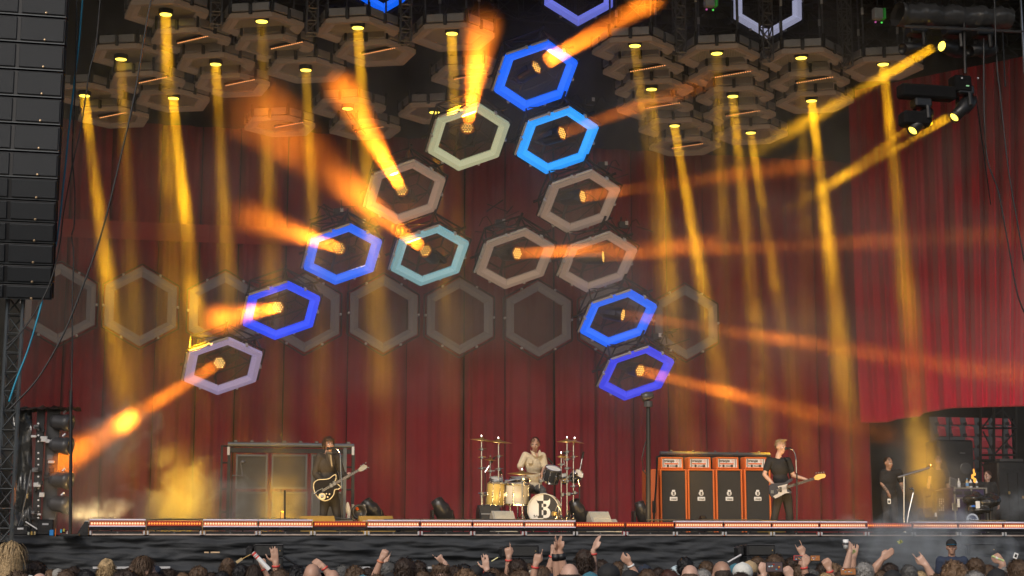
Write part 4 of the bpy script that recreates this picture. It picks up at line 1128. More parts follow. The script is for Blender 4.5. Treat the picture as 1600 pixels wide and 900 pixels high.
# ------------------------------------------------------------------ drums
K['drum_shell'] = pmat('drum_shell', (.62, .45, .13), .25, .1, var=.25, scale=4)
K['drum_pale'] = pmat('drum_pale', (.66, .62, .52), .25, .05, var=.15, scale=4)
K['drum_dark'] = pmat('drum_dark', (.02, .025, .035), .2, .1, var=.3)
K['drum_head'] = pmat('drum_head', (.75, .73, .68), .4, var=.06)
def drum(name, px, py, r_px, h_px, sy, shell, label, tilt=(0, 0), panels=None):
    L_ = Loc(px, py, sy); k_ = L_.k(); r_, h = r_px * k_, h_px * k_
    t = thing(name, label, 'drum', L_.pos, RST)
    M = Matrix.Rotation(R(tilt[0]), 4, 'X') @ Matrix.Rotation(R(tilt[1]), 4, 'Y')
    sh = MB().lathe([(r_ * .985, -h / 2), (r_, -h / 2 + .01), (r_, h / 2 - .01), (r_ * .985, h / 2)], 28, M=M).build('shell', shell, t, True)
    MB().lathe([(.001, h / 2 + .003), (r_ * .98, h / 2 + .003)], 28, M=M).build('drum_head', K['drum_head'], t)
    MB().lathe([(r_ * .98, -h / 2 + .003), (.001, -h / 2 + .003)], 28, M=M).build('drum_head', K['drum_head'], t)
    for z in (-h / 2, h / 2): MB().lathe([(r_ * .985, z - .018), (r_ * 1.05, z - .018), (r_ * 1.05, z + .018), (r_ * .985, z + .018)], 28, M=M).build('hoop', K['chrome'], t)
    for i in range(8):
        a = 2 * PI * i / 8 + .3; p = Vector((math.cos(a) * r_ * 1.04, math.sin(a) * r_ * 1.04, 0))
        MB().tube(p + Vector((0, 0, -h / 2)), p + Vector((0, 0, h / 2)), .007, 5, M=M).cbox(p, (.035, .035, min(.09, h * .4)), .008, M=M).build('lug', K['chrome'], t)
    return t, L_, M, r_, h
# bass drum, head towards the audience and turned a little to the right
L_ = Loc(849, 796, 2.6); k_ = L_.k(); r_ = 23.5 * k_; dep = .50
t = thing('bass_drum', 'bass drum with a half white half black head bearing a horned letter B', 'drum', L_.pos, Matrix.Rotation(AL + R(-20), 3, 'Z'))
MX = Matrix.Rotation(PI / 2, 4, 'X')   # local z of the lathe -> -y (audience)
MB().lathe([(r_ * .99, -dep), (r_, -dep + .02), (r_, -.02), (r_ * .99, 0)], 36, M=MX).build('shell', K['drum_shell'], t, True)
def half(sgn, m):
    n_ = 24; pts = [(r_ * .97 * math.cos(a), r_ * .97 * math.sin(a)) for a in [(-PI / 2 + PI * i / n_) if sgn > 0 else (PI / 2 + PI * i / n_) for i in range(n_ + 1)]]
    return MB().prism(pts, .006, M=MX).build('drum_head', m, t)
hw = half(-1, K['drum_head']); hb = half(1, K['black'])
MB().lathe([(r_ * .965, -.015), (r_ * 1.03, -.015), (r_ * 1.03, .025), (r_ * .965, .025)], 36, M=MX).build('hoop', K['chrome'], t)
MB().lathe([(r_ * .965, -dep - .02), (r_ * 1.03, -dep - .02), (r_ * 1.03, -dep + .02), (r_ * .965, -dep + .02)], 36, M=MX).build('hoop', K['chrome'], t)
def place(pts, m, nm, parent, z=.009): return MB().prism(pts, .004, M=Matrix.Translation((0, -z, 0)) @ MX).build(nm, m, parent)
q = r_
# left half of the letter, black on white: stem with serifs and a horn
stem = [(-.40, .50), (-.44, .62), (-.36, .55), (0, .55), (0, .36), (-.10, .36), (-.10, .14), (0, .14), (0, -.04), (-.10, -.04), (-.10, -.36), (0, -.36), (0, -.54), (-.36, -.54), (-.36, -.42), (-.29, -.40), (-.29, .36), (-.36, .40)]
place([(x * q, y * q) for x, y in stem], K['black'], 'letter_half', hw)
# right half, pale on black: bowls of the letter with a horn, holes left black
outer = [(.0, .55), (.26, .55), (.36, .60), (.42, .70), (.45, .52), (.42, .34), (.34, .20), (.26, .10), (.38, .02), (.46, -.14), (.44, -.36), (.34, -.50), (.20, -.55), (0, -.55)]
place([(x * q, y * q) for x, y in outer], K['drum_head'], 'letter_half', hb)
place([(x * q, y * q) for x, y in ((0, .36), (.14, .36), (.2, .3), (.2, .22), (.14, .16), (0, .16))], K['black'], 'letter_hole', hb, .013)
place([(x * q, y * q) for x, y in ((0, -.04), (.16, -.04), (.23, -.12), (.23, -.27), (.16, -.36), (0, -.36))], K['black'], 'letter_hole', hb, .013)
mb = MB(); mb.path([(-.62 * q, -.012, -.40 * q), (-.55 * q, -.012, -.34 * q), (-.6 * q, -.012, -.5 * q), (-.48 * q, -.012, -.46 * q), (-.42 * q, -.012, -.36 * q), (-.38 * q, -.012, -.44 * q)], .006, 4); mb.build('signature', K['grey'], hw)
for sx_ in (-1, 1):
    MB().tube((sx_ * r_ * .82, dep * .25, -r_ * .5), (sx_ * r_ * 1.25, -.12, -r_ - .10), .014, 6).build('leg', K['chrome'], t)
for i in range(10):
    a = 2 * PI * i / 10 + .2; p = Vector((math.cos(a) * r_ * 1.03, .0, math.sin(a) * r_ * 1.03))
    MB().tube(p + Vector((0, -.02, 0)), p + Vector((0, dep, 0)), .008, 5).cbox(p + Vector((0, dep * .4, 0)), (.035, .09, .035), .008).build('lug', K['chrome'], t)
mc = thing('kick_microphone', 'small brassy microphone on a boom at the lower right of the bass drum', 'microphone', Loc(866, 803, 2.2).pos, RST)
MB().cbox((0, 0, 0), (.09, .12, .10), .02).build('body', K['cymbal'], mc); MB().path([(0, 0, 0), (.06, 0, .16), (.12, .02, .08), (.16, .02, -.25)], .01, 5).build('stand', K['chrome'], mc)

drum('rack_tom', 862, 742, 12, 20, 2.9, K['drum_dark'], 'dark tilted tom mounted over the bass drum', (24, 8))
drum('floor_tom', 807, 772, 17.5, 30, 2.9, K['drum_pale'], 'pale and gold floor tom in front of the drummer', (5, 0))
drum('floor_tom', 774, 772, 13, 34, 2.9, K['drum_shell'], 'gold floor tom at the left end of the drums', (4, 3))
drum('side_drum', 775, 752, 9, 8, 3.0, K['drum_dark'], 'small dark drum above the left gold tom', (20, 0))
drum('snare_drum', 812, 750, 15, 6, 3.5, K['drum_dark'], 'shallow snare drum before the lap of the drummer', (8, 0))
drum('side_tom', 900, 744, 8, 14, 3.2, K['drum_dark'], 'small tilted drum among the right hand stands', (55, 30))
drum('side_tom', 882, 748, 6, 10, 3.3, K['drum_shell'], 'small gold drum just right of the dark tilted tom', (30, -20))
def cym_stand(px, top, sy, cpx, r_px, label, boom=None, tilt=4, base=815, m='cymbal', extras=()):
    L_ = Loc(px, 838, sy, DECK); t = thing('cymbal_stand', label, 'cymbal stand', L_.pos, RST, 'cymbal stands of the drum kit')
    k_ = L_.k()
    e = L_(px, top); MB().tube((0, 0, 0), e, .014, 8).build('shaft', K['chrome'], t)
    for i in range(3):
        a = 2 * PI * i / 3 + .5; MB().tube((0, 0, .42), (math.cos(a) * .3, math.sin(a) * .3, .02), .012, 5).build('leg', K['chrome'], t)
    for py in extras: MB().cbox(L_(px, py), (.06, .06, .06), .01).tube(L_(px, py) + Vector((-.07, 0, 0)), L_(px, py) + Vector((.09, 0, .01)), .012).build('clamp', K['chrome'], t)
    c = L_(cpx, top - 1)
    if abs(cpx - px) > 1: MB().tube(e + Vector((0, 0, -.06)), c, .012).build('boom', K['chrome'], t)
    rr = r_px * k_
    cyb = MB().lathe([(.001, .05), (.03 * rr / .25, .045), (.055 * rr / .25, .02), (rr * .6, .006), (rr, -.012), (rr * .99, -.016), (rr * .6, .002), (.05 * rr / .25, .012)], 28, M=Matrix.Translation(c) @ Matrix.Rotation(R(tilt), 4, 'Y') @ Matrix.Rotation(R(6), 4, 'X')).build('cymbal', K[m], t, True)
    MB().lathe([(.012, .09), (.02, .06), (.012, .04)], 8, M=Matrix.Translation(c)).build('wing_nut', K['chrome'], t)
    return t
cym_stand(752.5, 688, 2.7, 752.5, 17.5, 'tall cymbal stand at the far left of the drums', extras=(702, 715, 732, 771))
cym_stand(779, 691, 2.9, 779, 20.5, 'tall cymbal stand second from the left of the drums', extras=(713, 733, 770), tilt=3)
cym_stand(886, 690, 2.9, 886, 16, 'tall cymbal stand right of the dark tom', m='cymbal', extras=(706, 718, 732, 746, 752), tilt=-2)
cym_stand(896, 691, 3.1, 898, 15, 'tall cymbal stand at the right end of the drums', extras=(714, 760, 771), tilt=6)
cym_stand(816, 740, 2.4, 816, 22.5, 'wide ride cymbal before the shirt of the drummer', extras=(752,), tilt=-1)
cym_stand(766, 719, 3.1, 766, 9.5, 'little splash cymbal low between the two left stands', extras=(736,))
cym_stand(877, 714, 3.0, 877, 7, 'little cymbal beside the dark tom on its right', extras=(726,))
L_ = Loc(825, 838, 3.0, DECK); t = thing('drum_rack', 'low chrome rack bars and clamps holding the drums', 'drum rack', L_.pos, RST)
for a, b in (((750, 774), (800, 772)), ((876, 773), (902, 771)), ((754, 838), (754, 774)), ((797, 838), (797, 772)), ((886, 838), (886, 770)), ((790, 752), (816, 746)), ((809, 838), (809, 778)), ((843, 763), (843, 740))):
    MB().tube(L_(*a), L_(*b), .017, 6).build('bar', K['chrome'], t)
for p in ((752, 774), (765, 769), (782, 773), (791, 771), (878, 773), (888, 772), (897, 770), (790, 753), (844, 752)):
    MB().cbox(L_(*p) + Vector((0, -.03, 0)), (.07, .07, .08), .012).build('clamp', K['chrome'], t)
def mic(px, py, ex, ey, sy, label):
    L_ = Loc(px, 838, sy, DECK); t = thing('boom_microphone', label, 'microphone', L_.pos, RST, 'microphones around the drums')
    a, b = L_(px, py), L_(ex, ey); MB().tube((0, 0, 0), a, .010, 6).build('shaft', K['dark'], t); MB().tube(a, b, .009, 6).build('boom', K['chrome'], t)
    d = (b - a).normalized(); MB().tube(b - d * .02, b + d * .12, .024, 8, .02).build('body', K['black'], t)
    MB().lathe([(.001, .03), (.16, .02), (.17, 0)], 12).build('foot', K['black'], t)
mic(758, 738, 768, 722, 3.2, 'black microphone on a boom over the left gold tom')
mic(905, 740, 910, 715, 3.2, 'thin boom microphone rising at the right end of the drums')
mic(866, 728, 862, 723, 3.2, 'small microphone hooked above the dark tom')
mic(786, 750, 783, 740, 3.0, 'silver microphone clipped by the second left stand')
mic(906, 760, 903, 748, 3.1, 'boom microphone pointing down among the right stands')
for i, (px, py, w_, h_, m_, lab) in enumerate(((880, 714, 15, 3, 'cymbal', 'small gold bar of a percussion block right of the drummer'), (884, 708, 8, 3.4, 'black', 'small black percussion block above the gold bar'))):
    L_ = Loc(px, py, 3.0); t = thing('percussion_block', lab, 'percussion', L_.pos, RST); k_ = L_.k()
    MB().cbox((0, 0, 0), (w_ * k_, .1, h_ * k_), .01).build('block', K[m_], t); MB().tube((0, .02, 0), (0.04, .02, -.18), .01).build('rod', K['chrome'], t)

# ------------------------------------------------------------------ people
V = Vector
def hand_caps(mb, w, d, n, side, pose, s=1.0):
    """a palm, four unequal fingers bent by pose, and a thumb leaving the side of the palm.
    w wrist, d direction of the hand, n palm normal, side +1/-1 which way the thumb lies"""
    w, d, n = V(w), V(d).normalized(), V(n); n = (n - d * n.dot(d)).normalized(); x = d.cross(n) * side
    s = s * .9
    for k, u in enumerate((.032, .011, -.011, -.030)):
        mb.caps(w + x * u * .6 * s, w + d * .088 * s + x * u * s, .015 * s, .0125 * s)
    ln = (.078, .088, .082, .064)
    for k, u in enumerate((.032, .011, -.011, -.030)):
        c = pose[k]; p = w + d * .092 * s + x * u * s; sp = (u * 7.5) * (1 - min(1, c)) * pose[5]
        ang = 0; L_ = ln[k] * s
        for j, f in enumerate((.45, .32, .25)):
            ang += c * (1.25, 1.5, .9)[j]
            q = p + (d * math.cos(ang) + n * math.sin(ang) + x * sp * (.5 if j == 0 else .35)).normalized() * L_ * f
            mb.caps(p, q, (.0094 - .0011 * j) * s, (.0088 - .0011 * j) * s); p = q
    c = pose[4]; p = w + d * .028 * s + x * .026 * s
    t1 = p + (d * .62 + x * (1.0 - .6 * c) + n * .35 * c).normalized() * .042 * s
    t2 = t1 + (d * (.85 + .2 * c) + x * (.55 - .9 * c) + n * .5 * c).normalized() * .034 * s
    t3 = t2 + (d * (.9) + x * (.3 - 1.1 * c) + n * .5 * c).normalized() * .026 * s
    mb.caps(p, t1, .015 * s, .0125 * s); mb.caps(t1, t2, .012 * s, .0108 * s); mb.caps(t2, t3, .0105 * s, .009 * s)
OPEN = (.05, .0, .05, .1, .0, 1.0); RELAX = (.35, .4, .45, .5, .4, .3); FIST = (1, 1, 1, 1, 1, 0); POINT = (.0, .95, 1, 1, .8, 0); HORN = (.0, 1, 1, .05, .9, .4); GRIP = (.7, .75, .8, .85, .6, .1); FLAT = (.1, .08, .1, .14, .6, .1)
def rot_to(d_):
    return V(d_).normalized().to_track_quat('-Y', 'Z').to_matrix()
def head_caps(mb, h, face, s=1.0, ears=True):
    """skull, jaw, nose, brow, lips and ears on a head centred at h looking along face"""
    Rm = rot_to(face); f = lambda x, y, z: V(h) + Rm @ V((x, y, z)) * s
    mb.ell(f(0, .012, .028), (.076 * s, .096 * s, .100 * s), 14, 10, rot=Rm)
    mb.ell(f(0, -.022, -.03), (.061 * s, .072 * s, .078 * s), 12, 9, rot=Rm)
    mb.ell(f(0, -.055, -.088), (.036 * s, .035 * s, .030 * s), 10, 7, rot=Rm)
    mb.ell(f(0, -.078, .028), (.052 * s, .018 * s, .014 * s), 10, 6, rot=Rm)
    mb.caps(f(0, -.092, .014), f(0, -.113, -.022), .011 * s, .0155 * s)
    mb.ell(f(0, -.092, -.058), (.026 * s, .012 * s, .010 * s), 8, 6, rot=Rm)
    for k in (-1, 1):
        mb.ell(f(k * .044, -.066, -.02), (.022 * s, .024 * s, .022 * s), 8, 6, rot=Rm)
        if ears: mb.ell(f(k * .079, .012, -.004), (.013 * s, .024 * s, .034 * s), 8, 6, rot=Rm)
    return f, Rm
def limb(mb, a, b, c, r1, r2, r3, r4=None):
    a, b, c = V(a), V(b), V(c)
    m1_ = a.lerp(b, .35); mb.caps(a, m1_, r1, r1 * 1.03); mb.caps(m1_, b, r1 * 1.03, r2)
    m2_ = b.lerp(c, .3); mb.caps(b, m2_, r2, r2 * 1.08); mb.caps(m2_, c, r2 * 1.08, r3)
def torso_caps(mb, J, g=0.0, broad=1.0):
    pel, che, nek = V(J['pelvis']), V(J['chest']), V(J['neck'])
    sl, sr = V(J['sl']), V(J['sr']); ax = (sl - sr).normalized(); up = (che - pel).normalized(); fw = ax.cross(up)
    Rm = Matrix((ax, up.cross(ax), up)).transposed()
    wst = pel.lerp(che, .5)
    mb.ell(che, (.165 * broad + g, .112 + g, .175 + g), 14, 10, rot=Rm)
    mb.ell(wst, (.142 * broad + g, .100 + g, .16 + g), 14, 9, rot=Rm)
    mb.ell(pel, (.155 * broad + g, .112 + g, .125 + g), 14, 9, rot=Rm)
    for s_ in (sl, sr): mb.caps(che + up * .10, s_, .075 + g, .060 + g)
    mb.caps(che + up * .13, nek, .075 + g * .6, .062 + g * .4)
def build_person(t, J, voxel, skin, hands, head_face, shirt, sleeves, trousers, shoes=None, hs=1.0, broad=1.0, shirt_g=.018, arm_g=.013, hair=None, lower=True):
    """one continuous skin body plus clothing that follows it"""
    mb = MB(); torso_caps(mb, J, 0, broad)
    nek, hd = V(J['neck']), V(J['head'])
    mb.caps(nek - V((0, 0, .03)), hd + V((0, .01, -.05)), .058, .054)
    f, Rm = head_caps(mb, hd, head_face, hs)
    for s_ in 'lr':
        limb(mb, J['s' + s_], J['e' + s_], J['w' + s_], .052, .040, .029)
        if s_ in hands:
            d, n, side, pose = hands[s_]; hand_caps(mb, J['w' + s_], d, n, side, pose)
        limb(mb, J['h' + s_], J['k' + s_], J['a' + s_], .082, .057, .040)
        mb.caps(J['a' + s_], V(J['a' + s_]) + V(J.get('foot', (0, -.16, -.04))), .042, .034)
    link('body', bake(mb, 'body', skin, voxel, 2), t)
    mb = MB(); J2 = dict(J); J2['neck'] = V(J['neck']) - V((0, 0, .075)); torso_caps(mb, J2, shirt_g, broad)
    for s_ in 'lr':
        if sleeves >= 1: limb(mb, J['s' + s_], J['e' + s_], J['w' + s_], .052 + arm_g + .008, .042 + arm_g, .034 + arm_g)
        else:
            a, b = V(J['s' + s_]), V(J['e' + s_]); mb.caps(a, a.lerp(b, sleeves), .068 + arm_g, .056 + arm_g)
    link('shirt' if sleeves < 1 else 'jacket', bake(mb, 'shirt', shirt, voxel * 1.15, 2), t)
    if lower:
        mb = MB(); mb.ell(J['pelvis'], (.168, .125, .12), 12, 8)
        for s_ in 'lr': limb(mb, J['h' + s_], J['k' + s_], V(J['a' + s_]) + V((0, 0, .04)), .098, .074, .062)
        link('trousers', bake(mb, 'trousers', trousers, voxel * 1.15, 2), t)
        for s_ in 'lr':
            a = V(J['a' + s_]); ft = V(J.get('foot', (0, -.16, -.04)))
            m_ = MB(); m_.caps(a + V((0, .03, -.01)), a + ft, .055, .045); m_.box(a + ft * .5 + V((0, 0, -.075)), (.09, .28, .03)); link('shoe', bake(m_, 'shoe', shoes or K['black'], .014, 1), t)
    for k in (-1, 1):
        e = MB().ell(f(k * .031, -.079, .006), (.0135, .010, .010), 8, 6).build('eye', K['white'], t, True)
        MB().ell(f(k * .031, -.088, .006), (.006, .004, .006), 6, 4).build('pupil', K['name'], e, True)
        MB().caps(f(k * .048, -.083, .026), f(k * .016, -.090, .027), .0055).build('eyebrow', hair or K['name'], t)
    MB().ell(f(0, -.1, -.058), (.024, .007, .008), 8, 5, rot=Rm).build('mouth', pmat('lips', (.32, .10, .08), .5, var=.05), t, True)
    return f, Rm
def strands(mb, f, Rm, n, length, rng_, zmin=-.02, spread=.01, width=.007, front=-.6, clump=0):
    """tapered locks of hair rooted over the skull and lying down along it"""
    rr = random.Random(rng_)
    for i in range(n):
        a = rr.uniform(0, 2 * PI); zz = rr.uniform(-.25, 1)
        x, y = math.cos(a) * math.sqrt(max(0, 1 - zz * zz)), math.sin(a) * math.sqrt(max(0, 1 - zz * zz))
        if y < front and zz < .45: continue
        p = V((x * .080, .012 + y * .100, .028 + zz * .106)); nrm = V((x, y, zz)).normalized()
        dn = V((0, .25, -1)); dn = (dn - nrm * dn.dot(nrm)); dn = dn.normalized() if dn.length > .1 else V((rr.uniform(-1, 1), rr.uniform(-1, 1), 0)).normalized()
        dn = (dn + V((rr.uniform(-.5, .5), rr.uniform(-.5, .5), rr.uniform(-.3, .3)))).normalized()
        sd_ = dn.cross(nrm).normalized(); L_ = length * rr.uniform(.6, 1.3); pts = []
        for k in range(4):
            u = k / 3
            q = p + nrm * (.004 + spread * math.sin(u * PI * .8) + rr.uniform(0, spread * .4)) + dn * L_ * u - nrm * (L_ * u) ** 2 * 3.5
            ww = width * (1 - .8 * u); pts += [q - sd_ * ww, q + sd_ * ww]
        o = len(mb.v); mb.v += [tuple(f(*q)) for q in pts]; mb.f += [(o + 2 * k, o + 2 * k + 1, o + 2 * k + 3, o + 2 * k + 2) for k in range(3)]; mb.m += [0] * 3
def hairmat(nm, c): 
    return pmat(nm, c, .5, var=.55, scale=45, bump=.4, bscale=70, spec=.35)
HAIR = {k: hairmat('hair_' + k, c) for k, c in {'dark_brown': (.030, .018, .012), 'brown': (.075, .045, .026), 'light_brown': (.14, .085, .048), 'blond': (.36, .25, .13), 'grey': (.22, .21, .2), 'black': (.012, .011, .012), 'auburn': (.06, .024, .016), 'salt_and_pepper': (.09, .088, .085)}.items()}
def joined_hair(parts, extra, name, m, parent, voxel=.008, smooth=1):
    me = bake(parts, name, m, voxel, smooth)
    if extra.v:
        e = extra.mesh('e', m); bm = bmesh.new(); bm.from_mesh(me); bm.from_mesh(e); bm.to_mesh(me); bm.free(); bpy.data.meshes.remove(e)
    return link(name, me, parent)

K['suit'] = pmat('brown_suit', (.036, .028, .02), .8, var=.25, scale=10, bump=.2, bscale=60)
K['trouser'] = pmat('dark_trousers', (.018, .016, .015), .8, var=.25, scale=8, bump=.2, bscale=40)
K['tee'] = pmat('black_tshirt', (.012, .012, .014), .85, var=.3, scale=8, bump=.25, bscale=25)
K['cream'] = pmat('cream_shirt', (.58, .50, .36), .75, var=.12, scale=8, bump=.25, bscale=25)
K['gtr'] = pmat('black_lacquer', (.012, .010, .010), .12, var=.2)
K['gtr_edge'] = pmat('cream_binding', (.55, .48, .32), .4)
K['rosewood'] = pmat('rosewood', (.05, .028, .016), .5)
K['maple'] = pmat('maple', (.62, .40, .14), .35)
K['bass_body'] = pmat('bass_lacquer', (.05, .055, .075), .15, .2)
K['pearl'] = pmat('pearl_plate', (.40, .41, .46), .3, .2)
UPZ = V((0, 0, 1))
def in_plane(pts): return pts
def outline(L_, pts, dy): return [L_(x, y, dy) for x, y in pts]
def slab(mb, pts3, th, m=0):
    """flat body: a closed outline given in local xz, with thickness in depth"""
    n = len(pts3); vs = [p + V((0, -th / 2, 0)) for p in pts3] + [p + V((0, th / 2, 0)) for p in pts3]
    mb.add(vs, [tuple(range(n)), tuple(range(2 * n - 1, n - 1, -1))] + [(i, n + i, n + (i + 1) % n, (i + 1) % n) for i in range(n)], m)
    return mb
def smooth_poly(pts, k=4):
    out = []; n = len(pts)
    for i in range(n):
        p0, p1, p2, p3 = [V(pts[(i + j - 1) % n]) for j in range(4)]
        for u in [j / k for j in range(k)]:
            out.append(.5 * ((2 * p1) + (p2 - p0) * u + (2 * p0 - 5 * p1 + 4 * p2 - p3) * u * u + (3 * p1 - p0 - 3 * p2 + p3) * u ** 3))
    return out
def guitar(L_, name, label, body, nut, head_poly, neck_from, dy, th, mbody, medge, mboard, mhead, extras, nfret=14):
    t = thing(name, label, 'guitar', L_.pos, RST)
    pts = smooth_poly(outline(L_, body, dy), 4)
    bd = slab(MB(), pts, th).build('body', mbody, t)
    if medge:
        cen = sum(pts, V()) / len(pts)
        mb = MB(); mb.path([p + V((0, -th / 2, 0)) for p in pts] + [pts[0] + V((0, -th / 2, 0))], .009, 5); mb.build('binding', medge, bd)
    a, b = L_(*neck_from, dy - th / 2 - .012), L_(*nut, dy - th / 2 - .012); d = (b - a).normalized(); side = d.cross(V((0, 1, 0))).normalized()
    nk = MB(); w0, w1 = .030, .022
    vs = [a + side * w0, a - side * w0, b - side * w1, b + side * w1]; vs += [v + V((0, .028, 0)) for v in vs]
    nk.add(vs, [(0, 1, 2, 3), (7, 6, 5, 4), (0, 4, 5, 1), (1, 5, 6, 2), (2, 6, 7, 3), (3, 7, 4, 0)]); nko = nk.build('neck', mboard, t)
    fr = MB()
    for i in range(nfret):
        u = 1 - (1 - 2 ** (-i / 12)) / .62 * .9
        if u < 0: break
        p = a.lerp(b, u); fr.box((0, 0, 0), (.05, .006, .006), M=Matrix.Translation(p + V((0, -.002, 0))) @ Matrix((side, V((0, 1, 0)), d)).transposed().to_4x4())
    fr.build('frets', K['chrome'], nko)['kind'] = 'stuff'
    hp = outline(L_, head_poly, dy - th / 2); hs_ = slab(MB(), hp, .022).build('headstock', mhead, t)
    st = MB(); bp = a - d * .22
    for k in range(4 if 'bass' in name else 6):
        o = side * (.018 - .036 * k / (3 if 'bass' in name else 5)) + V((0, -.010, 0)); st.tube(bp + o, b + o, .0016, 3)
    st.build('strings', K['steel'], t)['kind'] = 'stuff'
    return t, a, b, d, side
def mic_stand(px, base, top, L_, mouth, boom_pts, label, sy_off=0):
    t = thing('microphone_stand', label, 'microphone stand', L_.pos, RST, 'vocal microphone stands')
    p0 = L_(px, 838, sy_off); p0.z = 0; p1 = L_(px, top, sy_off)
    MB().tube(p0, p1, .016, 8).build('shaft', K['dark'], t); MB().path([L_(x, y, sy_off + o) for x, y, o in boom_pts], .011, 6).build('gooseneck', K['chrome'], t)
    MB().lathe([(.001, .05), (.14, .035), (.16, 0)], 16, M=Matrix.Translation(p0)).build('foot', K['black'], t)
    e = L_(*boom_pts[0][:2], sy_off + boom_pts[0][2]); d = (L_(*mouth[:2], sy_off + mouth[2]) - e).normalized()
    mb = MB(); mb.tube(e - d * .03, e + d * .10, .019, 10, .025); m_ = mb.build('microphone', K['black'], t); MB().ell(e + d * .13, (.031, .031, .031), 10, 8).build('grille', K['dark'], m_, True)
    return t

# guitarist ------------------------------------------------------------------
L_ = Loc(514, 838, 2.0, DECK)
gx = lambda cx, cy, dy=0: L_(470 + cx / 6, 670 + cy / 6, dy)
floor_z = 0.10
t = thing('person', 'singing guitarist in a brown suit and tie with shaggy brown hair', 'person', L_.pos, RST)
J = dict(pelvis=gx(268, 585, .02), chest=gx(250, 345, .02), neck=gx(256, 222, .02), head=gx(262, 150, -.01), sr=gx(178, 268, -.02), sl=gx(332, 272, .07), er=gx(132, 420, -.03), wr=gx(222, 512, -.20), el=gx(392, 425, -.03), wl=gx(440, 452, -.20), hr=gx(235, 620, .02), hl=gx(305, 620, .02), kr=gx(212, 800, -.03), kl=gx(338, 800, -.03), ar=gx(205, 985, .02), al=gx(352, 985, .03))
for k_ in ('ar', 'al'): J[k_].z = .10
f, Rm = build_person(t, J, .0115, K['skin'], {'r': (V((.9, -.15, -.45)), V((0, 1, 0)), -1, RELAX), 'l': (V((.35, .1, .55)), V((.5, .9, 0)), 1, GRIP)}, V((.30, -1, -.05)), K['suit'], 1, K['trouser'], K['black'], hs=1.12, shirt_g=.028, arm_g=.016, hair=HAIR['brown'])
# open jacket front: shirt, tie, lapels, belt line
ch = J['chest']; nk_ = J['neck']
def front(pts, dy): return [p + V((0, dy, 0)) for p in pts]
vz = [gx(250, 232, -.135), gx(284, 240, -.13), gx(302, 350, -.155), gx(292, 372, -.155)]
MB().add(vz, [(0, 1, 2, 3)]).add([v + V((0, .01, 0)) for v in vz], [(3, 2, 1, 0)]).build('shirt_front', pmat('dark_shirt', (.12, .095, .06), .7), t)
tie = [gx(272, 245, -.15), gx(286, 245, -.15), gx(298, 350, -.175), gx(286, 352, -.175)]
slab(MB(), tie, .012).build('tie', pmat('tie', (.30, .24, .15), .6), t)
for pts in ([gx(228, 222, -.10), gx(250, 232, -.145), gx(290, 372, -.175), gx(262, 330, -.17), gx(238, 275, -.155)], [gx(300, 228, -.06), gx(286, 238, -.145), gx(306, 365, -.175), gx(322, 300, -.13), gx(312, 250, -.10)]):
    slab(MB(), pts, .012).build('lapel', K['suit'], t)
MB().caps(gx(246, 222, -.07), gx(288, 230, -.07), .022).build('collar', pmat('collar', (.16, .13, .085), .7), t)
mb = MB(); ex_ = MB(); hd = J['head']
mb.ell(f(0, .028, .052), (.094, .108, .096), 14, 10, rot=Rm)
for k in range(9): 
    a = -.9 + k * .225; mb.caps(f(.085 * math.sin(a), -.085 * math.cos(a) * .95, .085), f(.080 * math.sin(a), -.098 * math.cos(a), .066 + .008 * (k % 2)), .020, .010)
for s_ in (-1, 1):
    mb.caps(f(s_ * .083, .0, .05), f(s_ * .085, -.012, -.03), .022, .012); mb.caps(f(s_ * .07, .06, .0), f(s_ * .066, .05, -.075), .03, .015)
mb.caps(f(0, .09, 0), f(0, .075, -.075), .04, .02)
strands(ex_, f, Rm, 260, .075, 3, front=-.55)
joined_hair(mb, ex_, 'hair', HAIR['brown'], t)
MB().caps(f(-.02, -.102, -.064), f(.02, -.102, -.064), .007).build('open_mouth', K['name'], t)
P6 = lambda *p: [(470 + x / 6, 670 + y / 6) for x, y in p]
gt, a, b, d, side = guitar(L_, 'electric_guitar', 'black hollow body guitar with cream edging held by the suited singer', P6((300, 440), (325, 432), (327, 470), (318, 498), (345, 520), (372, 548), (350, 566), (318, 572), (305, 620), (270, 660), (215, 675), (160, 645), (128, 590), (118, 540), (128, 500), (165, 478), (215, 475), (262, 468)),
    P6((542, 388))[0], P6((536, 380), (560, 352), (590, 333), (618, 345), (624, 362), (600, 380), (572, 398), (548, 400)), P6((300, 525))[0], -.24, .075, K['gtr'], K['gtr_edge'], K['rosewood'], pmat('pearl_head', (.3, .3, .28), .3, .2), None)
for x, y in ((285, 530), (315, 510)):
    MB().cbox((0, 0, 0), (.045, .02, .085), .005, M=Matrix.Translation(gx(x, y, -.29)) @ Matrix((side.cross(V((0, 1, 0))) * -1, V((0, 1, 0)), side)).transposed().to_4x4()).build('pickup', K['chrome'], gt)
c = gx(200, 635, -.285); MB().lathe([(.001, .012), (.062, .010), (.068, 0)], 18, M=Matrix.Translation(c) @ MX).build('round_plate', K['gtr_edge'], gt)
MB().lathe([(.001, .016), (.03, .014), (.034, .010)], 12, M=Matrix.Translation(c) @ MX).build('knob', K['chrome'], gt)
mb = MB(); q_ = [gx(132, 610, -.29), gx(155, 582, -.29), gx(205, 558, -.29), gx(222, 580, -.29), gx(180, 605, -.29)]; mb.path(q_ + [q_[0]], .010, 5); mb.tube(q_[0], gx(128, 612, -.29), .022); mb.build('tailpiece', K['chrome'], gt)
for x, y in ((240, 610), (250, 640), (268, 612)): MB().lathe([(.001, .02), (.014, .016), (.015, 0)], 8, M=Matrix.Translation(gx(x, y, -.28)) @ MX).build('knob', K['gtr_edge'], gt)
